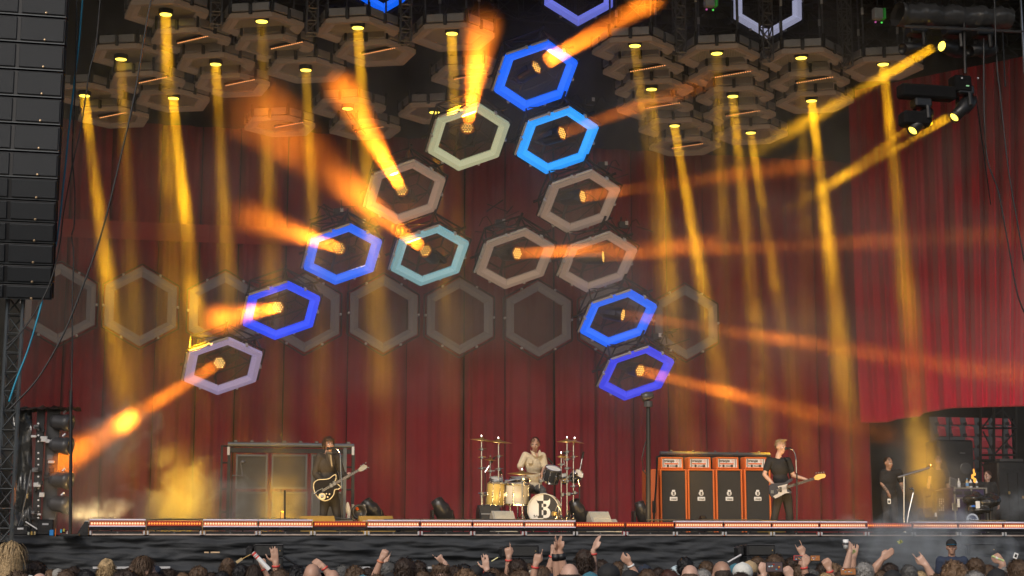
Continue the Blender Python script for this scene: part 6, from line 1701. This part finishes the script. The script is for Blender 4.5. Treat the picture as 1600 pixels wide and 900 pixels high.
fan(1268, 886, 24, 'short', 'salt_and_pepper', 'grey speckled head under the second filming phone')
fan(1266, 893, 40, 'short', 'black', 'wide black head low below the second filming phone', d=12.6)
fan(1291, 892, 22, 'short', 'blond', 'blond fan filming with a phone held sideways', [('l', (1256, 884), (1266, 868), (1262, 915), GRIP, 1), ('r', (1296, 890), (1284, 869), (1304, 920), GRIP, 1)], d=15)
fan(1285, 878, 22, 'short', 'dark_brown', 'dark head behind the second filming phone')
fan(1304, 880, 20, 'curly', 'light_brown', 'light brown head right of the second filming phone')
fan(1311, 893, 24, 'short', 'dark_brown', 'dark head in front of the arm holding a cup')
fan(1316, 889, 20, 'short', 'brown', 'fan lifting a white cup high right of the bassist', [('r', (1328, 862), (1323, 850), (1320, 900), GRIP, 1)], d=16, band=None, skin='skin2')
fan(1335, 884, 20, 'short', 'brown', 'fan raising a hand with leafy bracelet in the smoke', [('l', (1334, 872), (1336, 860), (1331, 900), OPEN, 1)], d=16.5, band=None)
fan(1350, 875, 26, 'short', 'grey', 'grey head dim in the pit smoke right of the cup', d=15.5)
fan(1357, 887, 24, 'short', 'auburn', 'reddish head turned aside in the pit smoke', yaw=80, skin='skin')
fan(1376, 888, 20, 'short', 'brown', 'fan waving a flat hand in the pit smoke', [('l', (1378, 874), (1393, 862), (1366, 890), FLAT, 1)], d=15.5, band=None)
fan(1390, 877, 26, 'short', 'dark_brown', 'dark head under the waving flat hand')
fan(1394, 887, 25, 'cap', 'black', 'person with black cap brim and glasses below the waving hand', yaw=170, skin='skin2', d=14)
fan(1420, 880, 24, 'short', 'salt_and_pepper', 'greyish head left of the arm making horns')
fan(1438, 890, 22, 'short', 'blond', 'fair head low beside the arm making horns')
fan(1460, 893, 22, 'short', 'brown', 'fan throwing horns with a long forearm in the smoke', [('l', (1447, 883), (1436, 869), (1464, 915), HORN, 1)], d=14, band=None, skin='skin2')
fan(1490, 875, 35, 'curly', 'light_brown', 'fair curly head veiled by smoke below the security guard', d=14)
fan(1511, 880, 18, 'short', 'dark_brown', 'dark head right of the smoke veiled fair one')
fan(1524, 869, 26, 'short', 'brown', 'brown head right of the smoke below the flight case')
fan(1523, 889, 32, 'short', 'grey', 'grey head low below the round drum sign', d=13.5)
fan(1543, 879, 22, 'long', 'brown', 'brown haired head left of the black cap at right')
fan(1558, 884, 33, 'cap', 'black', 'large black cap near the right edge', d=13.2)
fan(1574, 880, 20, 'short', 'grey', 'grey head behind the black cap holding up a green stick', [('l', (1567, 880), (1561, 873), (1566, 895), GRIP, 1)], d=15, band=None)
fan(1591, 871, 34, 'short', 'brown', 'large brown head with one ear at the right edge', d=13, skin='skin2', yaw=12)
# security guard in the pit, facing the crowd
Lg = Loc(1485, 838, -1.7); 
t = fan(1486, 840, 25, 'cap', 'black', 'security guard with a dark blue edged cap facing the crowd in smoke', d=26.2, yaw=168, skin='skin', shirt='navy', lift=.30)
pstep = thing('pit_step', 'grey step in the pit under the security guard', 'step', V((DP(1486, 840, 26.2).x, 26.2 * 1.0, 0)), RST)
pstep.location.y = t.location.y
MB().cbox((0, 0, .15), (.9, .5, .29), .02).build('tread', K['grey'], pstep)
MB().box((0, -.2, .294), (.85, .05, .008)).build('edge', K['silver'], pstep)
MB().path([H0 + V((.075 * math.sin(a), -.05 - .145 * math.cos(a), .050)) for a in [(-1.2 + 2.4 * i / 10) for i in range(11)]], .0022, 5).build('cap_piping', pmat('cap_piping', (.01, .3, .6), .5), t)
for k in (-1, 1): MB().ell(H0 + V((k * .031, -.079, .006)), (.012, .009, .008), 8, 6).build('eye', K['name'], t)

# held things
def held(name, label, cat, px, py, d, build, group=None, yaw=0):
    t = thing(name, label, cat, DP(px, py, d), Matrix.Rotation(R(yaw), 3, 'Z'), group); build(t, d / F); return t
def phone(w_, h_, case, img):
    def b(t, k):
        MB().cbox((0, 0, 0), (w_ * k, .010, h_ * k), .004).build('case', case, t)
        s_ = MB().box((0, -.006, 0), (w_ * k * .9, .002, h_ * k * .86)).build('screen', img, t)
        rr = random.Random(int(w_ * 10))
        for i in range(9):
            MB().box((rr.uniform(-.4, .4) * w_ * k * .9, -.0076, rr.uniform(-.35, .35) * h_ * k * .86), (.10 * w_ * k, .001, .12 * h_ * k)).build('screen_patch', SCR[i % 4], s_)
        MB().cbox((w_ * k * .35, .007, h_ * k * .25), (.02, .006, .02), .002).build('camera', K['name'], t)
    return b
SCR = [emat('screen_red', (.5, .06, .03), .5), emat('screen_white', (.7, .8, .85), .6), emat('screen_amber', (.8, .4, .08), .6), emat('screen_teal', (.1, .4, .5), .5)]
K['screen'] = pmat('phone_screen', (.02, .02, .025), .15, emit=(.1, .06, .06), estr=.6)
K['screen2'] = pmat('phone_screen_warm', (.02, .02, .025), .15, emit=(.45, .16, .04), estr=.6)
held('phone', 'black phone filming the stage in two large hands', 'phone', 1210, 886, 12.72, phone(27, 16, K['plastic'], K['screen']), 'phones held up in the crowd')
held('phone', 'phone held sideways showing an orange picture of the stage', 'phone', 1273.5, 872, 14.95, phone(16, 9, K['plastic'], K['screen2']), 'phones held up in the crowd')
held('phone', 'red edged phone held just left of the sideways one', 'phone', 1249, 872, 16, phone(18, 8, BAND['red'], K['screen']), 'phones held up in the crowd')
held('phone', 'dim phone low in the pit smoke below the cup', 'phone', 1325, 893, 14, phone(26, 11, K['plastic'], K['screen2']), 'phones held up in the crowd')
held('cup', 'white paper cup lifted above the crowd right of the bassist', 'cup', 1321.5, 850, 15.98, lambda t, k: (MB().lathe([(.001, -7 * k), (3.6 * k, -7 * k), (4.6 * k, 7 * k), (4.2 * k, 7 * k), (3.4 * k, -6 * k)], 16).build('cup', K['panel'], t, True), MB().lathe([(4.0 * k, -2 * k), (4.3 * k, 2.2 * k)], 16).build('print', K['grey'], t)))
def leaves(t, k):
    rr = random.Random(3)
    for i in range(9):
        a = rr.uniform(0, 6.28); d_ = V((math.cos(a), rr.uniform(-.5, .5), rr.uniform(-.1, 1.1))).normalized(); p = d_ * 7 * k * rr.uniform(.6, 1.2); s_ = d_.cross(V((0, 1, 0))).normalized() * 1.1 * k
        MB().add([V((0, 0, 0)), p * .5 + s_, p, p * .5 - s_], [(0, 1, 2, 3)]).build('leaf', LEAF, t)
LEAF = pmat('leaf', (.28, .30, .12), .6)
held('leaf_bracelet', 'pale leafy bracelet on the raised hand in the smoke', 'bracelet', 1335, 864, 16.4, leaves)
held('leaf_bunch', 'pale leafy sprig flying before the dark skirt in the smoke', 'leaves', 1408, 849, 24.0, leaves)
def tube_(p, q, r_, segs):
    def b(t, k):
        P_, Q_ = V((p[0] * k, 0, -p[1] * k)), V((q[0] * k, 0, -q[1] * k))
        for i, (u0, u1, m) in enumerate(segs): MB().tube(P_.lerp(Q_, u0), P_.lerp(Q_, u1), r_ * k * (1 + .01 * (i % 2)), 12).build('tube' if i == 0 else 'stripe', m, t)
    return b
held('banner_tube', 'rolled white tube with red stripes held up left of the open palm', 'banner', 408, 876, 15.0, tube_((-13, -12), (13, 14), 3.6, ((0, 1, K['panel']), (.02, .12, BAND['red']), (.15, .20, BAND['red']), (.23, .30, BAND['red']))))
held('cardboard_sign', 'small tan cardboard sign on a stick beside the red striped tube', 'sign', 374, 876, 15.2, lambda t, k: (MB().cbox((0, 0, 0), (11 * k, .008, 4.4 * k), .002, M=Matrix.Rotation(R(-33), 4, 'Y')).build('board', pmat('cardboard', (.4, .3, .16), .8), t), MB().tube((3 * k, .01, 2 * k), (17 * k, .01, 9.5 * k), .004, 5).build('stick', K['maple'], t)))
held('glow_stick', 'green and white striped stick held up near the right edge', 'stick', 1559, 872.5, 14.9, tube_((-9, -3.6), (9, 3.8), 1.7, ((0, 1, pmat('pale_green', (.5, .62, .25), .5)), (.3, .5, K['panel']), (.7, .8, K['panel']))))
held('paper_slip', 'folded pale paper with dark print held up at the right edge', 'paper', 1587, 868.5, 14.9, lambda t, k: (MB().cbox((0, 0, 0), (6.5 * k, .006, 9 * k), .001, M=Matrix.Rotation(R(20), 4, 'Y')).build('paper', K['panel'], t), MB().box((0, -.005, 0), (3.5 * k, .003, 5 * k), M=Matrix.Rotation(R(20), 4, 'Y')).build('print', K['name'], t)))
held('light_stick', 'thin pale yellow stick held by the spread open hand', 'stick', 773, 874, 15.5, tube_((-5, 3), (5, -3), .9, ((0, 1, pmat('pale_yellow', (.7, .65, .3), .5)), (.4, .5, K['panel']))))

# ------------------------------------------------------------------ pit speakers and right wing gear
for a, b, y0, y1, lab in ((389, 442, 851, 900, 'black pit loudspeaker before the skirt left of the open palm'), (786, 838, 852, 900, 'black pit loudspeaker before the skirt under the drums'), (1154, 1205, 851, 900, 'black pit loudspeaker before the skirt under the bass cabinets'), (1500, 1548, 850, 900, 'black pit loudspeaker before the skirt at the right in smoke')):
    L_ = Loc((a + b) / 2, y0, -.7, 0); p, q = L_(a, y0), L_(b, y0); h = p.z; w_ = (q - p).x
    t = thing('pit_speaker', lab, 'loudspeaker', L_.pos, RST, 'loudspeakers in the pit')
    for i, (z0, z1) in enumerate(((h - .2, h), (h - .43, h - .215), (h - .66, h - .445), (0, h - .675))):
        o = MB().cbox((.04, 0, (z0 + z1) / 2), (w_ - .08, .4, z1 - z0), .015).build('cabinet', K['plastic'], t)
        MB().cbox((.04, -.205, (z0 + z1) / 2), (w_ - .14, .015, z1 - z0 - .05), .004).build('grille', K['cloth'], o)
        MB().lathe([(.001, .01), (.012, 0)], 8, M=Matrix.Translation((w_ / 2 - .06, -.215, (z0 + z1) / 2)) @ MX).build('bolt', K['cymbal'], o)
    MB().cbox((-w_ / 2 + .02, .02, h - .12), (.12, .3, .2), .04).build('horn', K['plastic'], t)
    MB().box((.04, -.2, h + .004), (w_ - .1, .02, .008)).build('trim', K['grey'], t)
for p, q, lab in (((1137, 879), (1158, 867), 'silver barrier strut rising to the pit speaker under the bass cabinets'), ((443, 870), (466, 884), 'dark barrier strut falling right of the left pit speaker')):
    a, b = SP(*p, -1.0), SP(*q, -1.0); o = MB().tube((0, 0, 0), b - a, .022, 6).build('strut', K['steel' if p[0] > 1000 else 'dark']); o.location = a
    o.name = 'barrier_strut'; tag(o, lab, 'strut')
# black trussing frame before the seats
L_ = Loc(1553, 838, 8.6, DECK)
t = thing('wing_truss', 'black lattice scaffold standing before the red seats in the right wing', 'scaffold', L_.pos, RST)
for px in (1532, 1553, 1567, 1588):
    p, q = L_(px, 838), L_(px, 620); MB().tube(p, q, .035 if px in (1532, 1553) else .022, 6).build('post', K['black'], t)
for py in (669, 711, 720): MB().tube(L_(1532, py), L_(1590, py), .03 if py != 720 else .045, 6).build('beam', K['black'], t)
for a, b in (((1536, 667), (1551, 648)), ((1536, 674), (1553, 708)), ((1555, 709), (1588, 672)), ((1567, 640), (1588, 668)), ((1554, 648), (1566, 640)), ((1532, 722), (1550, 745)), ((1556, 745), (1568, 722)), ((1570, 690), (1586, 705))): MB().tube(L_(*a), L_(*b), .022, 5).build('brace', K['dark'], t)
for px in (1483.5,): MB().tube(L_(px, 652), L_(px, 690), .012, 5).build('cable', K['black'], t)
# black cases and racks
def case(name, a, b, y0, y1, sy, label, m='plastic', cat='case', dep=.7):
    L_ = Loc((a + b) / 2, 838, sy, DECK); t = thing(name, label, cat, L_.pos, RST); p, q = L_(a, y1), L_(b, y0); z0 = 0 if y1 > 834 else p.z
    MB().cbox((0, 0, (z0 + q.z) / 2), ((q - p).x, dep, q.z - z0), .04).build('body', K[m], t); return t, L_, p, q
t, L_, p, q = case('black_monitor', 1463, 1515, 689, 755, 8.0, 'large black screen box on legs before the red seats', cat='equipment box')
MB().box(L_(1504, 708, -.36), (.13, .02, .03)).build('label_plate', K['grey'], t)
for px in (1470, 1508): MB().tube(L_(px, 838), L_(px, 752), .03).build('leg', K['black'], t)
MB().lathe([(.001, .02), (.13, .015), (.15, 0)], 16, M=Matrix.Translation(L_(1509, 732, -.37)) @ MX).build('dial', K['grey_plastic'], t)
t, L_, p, q = case('black_rack', 1555, 1600, 722, 838, 6.6, 'tall black equipment rack at the right edge of the wing', cat='equipment rack')
for px in (1563, 1577, 1592): MB().box(L_(px, 780, -.36), (.02, .02, 1.2)).build('seam', K['dark'], t)
for px, py in ((1577, 770), (1599, 777)): MB().cbox(L_(px, py, -.37), (.05, .03, .07), .01).build('light', K['cymbal'], t)
MB().box(L_(1577, 719, -.2), (.6, .2, .06)).build('tray', K['grey_plastic'], t)
K['purple'] = pmat('purple_laminate', (.045, .032, .085), .4, var=.25, scale=3)
K['alu'] = pmat('case_aluminium', (.30, .29, .27), .35, .6)
t, L_, p, q = case('flight_case', 1482, 1528, 763, 838, 4.2, 'purple flight case with metal edges at the right of the stage', 'purple', 'flight case')
x0, x1, zt_ = p.x, q.x, q.z
for x in (x0, (x0 + x1) / 2 + .02, x1): MB().cbox((x, -.355, zt_ / 2), (.035, .03, zt_), .006).build('edge', K['alu'], t)
for z in (zt_ - .015, L_(1500, 779).z, .04): MB().cbox(((x0 + x1) / 2, -.356, z), (x1 - x0, .026, .035), .006).build('edge', K['alu'], t)
MB().cbox(L_(1492, 792, -.36), (.13, .02, .17), .01).build('latch', K['alu'], t); MB().cbox(L_(1498, 786, -.36), (.06, .02, .19), .01).build('sticker', K['panel'], t)
MB().cbox(L_(1496, 770, -.36), (.22, .02, .08), .01).build('handle', K['dark'], t); MB().cbox(L_(1516, 770, -.36), (.3, .02, .08), .01).build('handle', K['dark'], t)
zc = zt_
def on_case(name, px, py, label, cat, fn):
    P_ = SP(px, py, 4.2); P_.z = DECK + zc + .003; t = thing(name, label, cat, P_, RST); fn(t); return t
on_case('mixer_screen', 1488, 763, 'small tilted grey touch screen on the flight case', 'screen', lambda t: (MB().cbox((0, 0, .13), (.17, .03, .22), .01, M=Matrix.Rotation(R(18), 4, 'Y') @ Matrix.Rotation(R(-20), 4, 'X')).build('frame', K['alu'], t), MB().box((0, -.018, .13), (.13, .005, .17), M=Matrix.Rotation(R(18), 4, 'Y') @ Matrix.Rotation(R(-20), 4, 'X')).build('screen', pmat('grey_screen', (.04, .045, .05), .2), t)))
def bottle(c1, c2):
    return lambda t: (MB().lathe([(.001, 0), (.034, 0), (.036, .01), (.036, .13), (.014, .17), (.014, .19), (.001, .19)], 14).build('bottle', c1, t, True), MB().lathe([(.016, .185), (.017, .21), (.001, .212)], 10).build('cap', c2, t), MB().lathe([(.037, .04), (.037, .11)], 14).build('wrapper', c2, t))
clearb = pmat('clear_plastic', (.6, .62, .6), .15)
on_case('water_bottle', 1498.5, 763, 'clear bottle next to the tilted screen on the flight case', 'bottle', bottle(clearb, BAND['white']))
on_case('water_bottle', 1511.5, 763, 'amber tinted bottle left of the glowing lamp on the flight case', 'bottle', bottle(pmat('amber_plastic', (.5, .35, .15), .15), pmat('bottle_blue', (.1, .3, .6), .4)))
on_case('water_bottle', 1517, 763, 'short white bottle directly left of the glowing lamp', 'bottle', bottle(BAND['white'], K['name']))
on_case('water_bottle', 1526, 763, 'clear bottle right of the glowing lamp', 'bottle', bottle(clearb, K['name']))
def glow(t):
    MB().lathe([(.001, 0), (.05, 0), (.05, .03), (.012, .05), (.012, .12)], 12).build('base', K['dark'], t)
    mb = MB(); rr = random.Random(2)
    for i in range(7): x = rr.uniform(-.03, .03); mb.ell((x, 0, .15 + .04 * i), (.04 - .004 * i, .03, .035), 8, 6)
    mb.ell((.03, 0, .30), (.03, .02, .04), 8, 6); link('flame', bake(mb, 'flame', emat('lamp_flame', (1, .42, .06), 1.5), .012), t)
on_case('glowing_lamp', 1522, 763, 'small orange glowing lamp on the flight case', 'lamp', glow)
# covered drum beside the flight case, with its round sign
L_ = Loc(1540, 838, 3.6, DECK); t = thing('covered_stand', 'stand bundled under a wrinkled black cover right of the flight case', 'covered equipment', L_.pos, RST)
mb = MB(); rr = random.Random(8)
for i in range(26):
    u = rr.random(); c = L_(1512 + 48 * u, 775 + rr.uniform(0, 22) + 6 * abs(u - .5)); mb.ell(c + V((0, rr.uniform(-.15, .15), 0)), (rr.uniform(.08, .2), .16, rr.uniform(.05, .13)), 8, 6)
me = bake(mb, 'cover', K['sheet'], .03, 1); link('cover', me, t)
for px in (1530, 1548): MB().tube(L_(px, 838), L_(px, 780), .03).build('leg', K['black'], t)
MB().cbox(L_(1528, 789, -.22), (.10, .02, .16), .01, M=None).build('print', K['panel'], t); MB().cbox(L_(1521, 791, -.2), (.09, .02, .04), .01).build('print', pmat('blue_print', (.03, .15, .6), .5), t)
L_ = Loc(1519, 838, 3.2, DECK); t = thing('round_sign', 'round dark blue sign with pale ring and lettering at the foot of the flight case', 'sign', L_.pos, RST)
k_ = L_.k(); c = L_(1519, 813); M = Matrix.Translation(c) @ MX
MB().lathe([(.001, .01), (11 * k_, .01), (11 * k_, -.03)], 28, M=M).build('disc', pmat('sign_blue', (.04, .06, .14), .5), t)
MB().lathe([(8.2 * k_, .012), (10.8 * k_, .012), (10.8 * k_, .016), (8.2 * k_, .016)], 28, M=M).build('ring', pmat('sign_pale', (.40, .47, .60), .5), t)
tx = link('lettering', text_mesh('Dee', 'lettering', pmat('sign_letters', (.45, .52, .62), .5), 10 * k_, .003), t); tx.matrix_local = Matrix.Translation(c + V((0, -.02, 0))) @ MX
# small fittings panel, bars and microphones in the wing
L_ = Loc(1472, 838, 4.4, DECK); t = thing('patch_panel', 'dark patch panel with rows of small silver sockets left of the flight case', 'panel', L_.pos, RST)
a, b = L_(1462, 838), L_(1480, 768); MB().cbox(((a + b) / 2), ((b - a).x, .2, b.z), .02).build('body', K['black'], t)
for i in range(4):
    for j in range(6):
        if (i + j) % 5 == 4: continue
        MB().lathe([(.001, .012), (.016, .006)], 7, M=Matrix.Translation(L_(1468 + 3 * i, 780 + 3.4 * j, -.11)) @ MX).build('socket', K['silver'], t)
MB().box(L_(1462, 804, -.12), (.04, .02, .09)).build('sticker', K['panel'], t)
L_ = Loc(1414, 838, 2.6, DECK); t = thing('keyboard_bar', 'tilted silver bar on a thin stand before the tattooed crew man', 'stand', L_.pos, RST)
a, b = L_(1403, 746), L_(1452, 731); MB().tube(a, b, .022, 8).build('bar', K['steel'], t); MB().tube(L_(1412.5, 838), L_(1412.5, 744), .016).build('post', K['chrome'], t); MB().lathe([(.001, .04), (.14, .03), (.16, 0)], 14, M=Matrix.Translation(L_(1412.5, 838))).build('foot', K['black'], t)
MB().ell(L_(1454, 727), (.04, .04, .04), 8, 6).build('knob', K['cymbal'], t)
L_ = Loc(1425, 838, 2.2, DECK); t = thing('bent_microphone_stand', 'bent gooseneck stand leaning right of the tattooed crew man', 'stand', L_.pos, RST)
MB().path([L_(1414, 838), L_(1420, 800), L_(1427, 770), L_(1428, 767), L_(1425, 763), L_(1421, 764)], .016, 6).build('gooseneck', K['chrome'], t); MB().lathe([(.001, .04), (.14, .03), (.16, 0)], 14, M=Matrix.Translation(L_(1414, 838))).build('foot', K['black'], t)
L_ = Loc(1455, 838, 5.0, DECK); t = thing('guitar_neck', 'pale instrument neck upright in the yellow smoke of the wing', 'guitar', L_.pos, RST)
MB().tube(L_(1450, 765), L_(1453, 744), .035, 8).build('neck', K['maple'], t); MB().cbox(L_(1450, 790), (.3, .12, .8), .06).build('body', K['rosewood'], t)
MB().cbox(L_(1450, 815), (.34, .3, .6), .03).build('rest', K['black'], t)
L_ = Loc(1466, 838, 4.9, DECK); t = thing('gear_shelf', 'low shelf of small dark gear behind the bent stand', 'shelf', L_.pos, RST)
MB().box(L_(1470, 775), (.7, .4, .04)).build('shelf_board', K['dark'], t)
for i in range(7): MB().cbox(L_(1460 + 4 * i, 771 - 2 * (i % 3)), (.07, .1, .05 + .03 * (i % 2)), .006).build('gear', K[['dark', 'alu', 'grey_plastic'][i % 3]], t)
for px in (1460, 1481): MB().tube(L_(px, 838), L_(px, 775), .02).build('leg', K['black'], t)

# ------------------------------------------------------------------ smoke
def smoke_mat(name, base, patch, lo, hi, scale, color, aniso, zlow=None, blobs=(), detail=3):
    m = bpy.data.materials.new(name); m.use_nodes = True
    n = m.node_tree; n.nodes.remove(n.nodes['Principled BSDF'])
    pv = n.nodes.new('ShaderNodeVolumePrincipled')
    pv.inputs['Color'].default_value = (*color, 1); pv.inputs['Anisotropy'].default_value = aniso
    n.links.new(pv.outputs[0], n.nodes['Material Output'].inputs[1])
    tc = n.nodes.new('ShaderNodeTexCoord')
    def math_(op, a, b=None):
        k = n.nodes.new('ShaderNodeMath'); k.operation = op
        for i, x in enumerate((a, b)):
            if x is None: continue
            if isinstance(x, (int, float)): k.inputs[i].default_value = x
            else: n.links.new(x, k.inputs[i])
        return k.outputs[0]
    def rng(v, a, b, c, d):
        k = n.nodes.new('ShaderNodeMapRange'); k.interpolation_type = 'SMOOTHSTEP'
        n.links.new(v, k.inputs[0])
        for i, x in enumerate((a, b, c, d)): k.inputs[i + 1].default_value = x
        return k.outputs[0]
    nz = n.nodes.new('ShaderNodeTexNoise'); nz.inputs['Scale'].default_value = scale; nz.inputs['Detail'].default_value = detail
    n.links.new(tc.outputs['Object'], nz.inputs['Vector'])
    d = rng(nz.outputs[0], lo, hi, 0, patch)
    if base: d = math_('ADD', d, base)
    if zlow:
        sp = n.nodes.new('ShaderNodeSeparateXYZ'); n.links.new(tc.outputs['Object'], sp.inputs[0])
        d = math_('MULTIPLY', d, rng(sp.outputs[2], *zlow))
    for (c, rad, amt, lo2) in blobs:
        vd = n.nodes.new('ShaderNodeVectorMath'); vd.operation = 'DISTANCE'; n.links.new(tc.outputs['Object'], vd.inputs[0]); vd.inputs[1].default_value = c
        g_ = math_('ADD', math_('DIVIDE', vd.outputs['Value'], rad), math_('MULTIPLY', math_('SUBTRACT', nz.outputs[0], .5), -2.2))
        d = math_('ADD', d, rng(g_, lo2, 1.0, amt, 0))
    n.links.new(d, pv.inputs['Density'])
    return m
def blob(px, py, sy, rad, amt, lo=.2): return (SP(px, py, sy), rad, amt, lo)
def volume_box(name, x0, x1, y0, y1, z0, z1, m, label):
    vs = [tuple(S(x, y, z)) for z in (z0, z1) for y in (y0, y1) for x in (x0, x1)]
    mb = MB(); mb.add(vs, [(0, 2, 3, 1), (4, 5, 7, 6), (0, 1, 5, 4), (2, 6, 7, 3), (0, 4, 6, 2), (1, 3, 7, 5)])
    o = mb.build(name, m); return tag(o, label, None, None, 'stuff')
SMK = smoke_mat('stage_smoke', .011, .11, .36, .80, .6, (.96, .93, .88), .3, (3.0, 7.5, .25, 1.0),
    [blob(190, 668, 3.2, 1.0, .2), blob(105, 730, 1.3, 1.2, .3), blob(283, 800, 4.0, 1.5, .15), blob(425, 790, 3.9, 1.5, .35), blob(175, 800, 3.0, 1.6, .08), blob(1438, 725, 4.0, 1.3, .5)])
volume_box('stage_smoke', -12.6, 14.5, .55, 11.0, DECK + .02, 13.6, SMK, 'thin drifting stage smoke lit by the beams')
def puff(px, py, sy, rx, ry, rz, dens, label, lo=.40, hi=.62, scale=1.6):
    c = SP(px, py, sy); m = bpy.data.materials.new('smoke_puff'); m.use_nodes = True; n = m.node_tree; n.nodes.remove(n.nodes['Principled BSDF'])
    pv = n.nodes.new('ShaderNodeVolumePrincipled'); pv.inputs['Color'].default_value = (.80, .88, .97, 1)
    n.links.new(pv.outputs[0], n.nodes['Material Output'].inputs[1])
    tc = n.nodes.new('ShaderNodeTexCoord'); nz = n.nodes.new('ShaderNodeTexNoise'); nz.inputs['Scale'].default_value = scale; nz.inputs['Detail'].default_value = 4; nz.inputs['Distortion'].default_value = .6
    n.links.new(tc.outputs['Object'], nz.inputs['Vector'])
    vm = n.nodes.new('ShaderNodeVectorMath'); vm.operation = 'DIVIDE'; vm.inputs[1].default_value = (rx, ry, rz); n.links.new(tc.outputs['Object'], vm.inputs[0])
    ln = n.nodes.new('ShaderNodeVectorMath'); ln.operation = 'LENGTH'; n.links.new(vm.outputs[0], ln.inputs[0])
    ad = n.nodes.new('ShaderNodeMath'); ad.operation = 'MULTIPLY_ADD'; n.links.new(nz.outputs[0], ad.inputs[0]); ad.inputs[1].default_value = -2.2; n.links.new(ln.outputs['Value'], ad.inputs[2])
    mr = n.nodes.new('ShaderNodeMapRange'); mr.interpolation_type = 'SMOOTHSTEP'; n.links.new(ad.outputs[0], mr.inputs[0])
    for i, x in enumerate((-1.1, -.3, dens, 0)): mr.inputs[i + 1].default_value = x
    n.links.new(mr.outputs[0], pv.inputs['Density'])
    o = MB().ell((0, 0, 0), (rx, ry, rz), 24, 16).build('smoke_puff', m); o.location = c; o.rotation_euler = (0, 0, AL)
    return tag(o, label, None, None, 'stuff')
puff(1425, 838, -1.4, 1.55, .75, .85, 1.7, 'pale blue grey smoke rising from the pit at right')
puff(1500, 868, -1.9, 1.2, .6, .6, 1.3, 'pale grey smoke over the heads at right')
puff(1445, 795, -1.25, .9, .4, .6, .5, 'thin grey smoke curling over the stage lip at right')
puff(140, 798, .35, .8, .3, .36, 1.0, 'white smoke jet puffing from the lowest lamp of the left tower', scale=3.0)
puff(1590, 785, 5.4, .9, .4, .5, 1.0, 'small grey smoke puff at the right edge of the wing', scale=2.5)
puff(292, 790, 4.0, 1.5, .7, 1.25, 2.2, 'billowing smoke lit yellow left of the mirrored frame', scale=1.5)
puff(420, 800, 3.55, 1.5, .5, .9, 1.0, 'thin yellow lit smoke rolling before the mirrored frame', scale=1.6)
puff(188, 668, 3.3, .85, .6, .8, 1.6, 'ball of smoke glowing orange in the lowest left beam', scale=2.2)
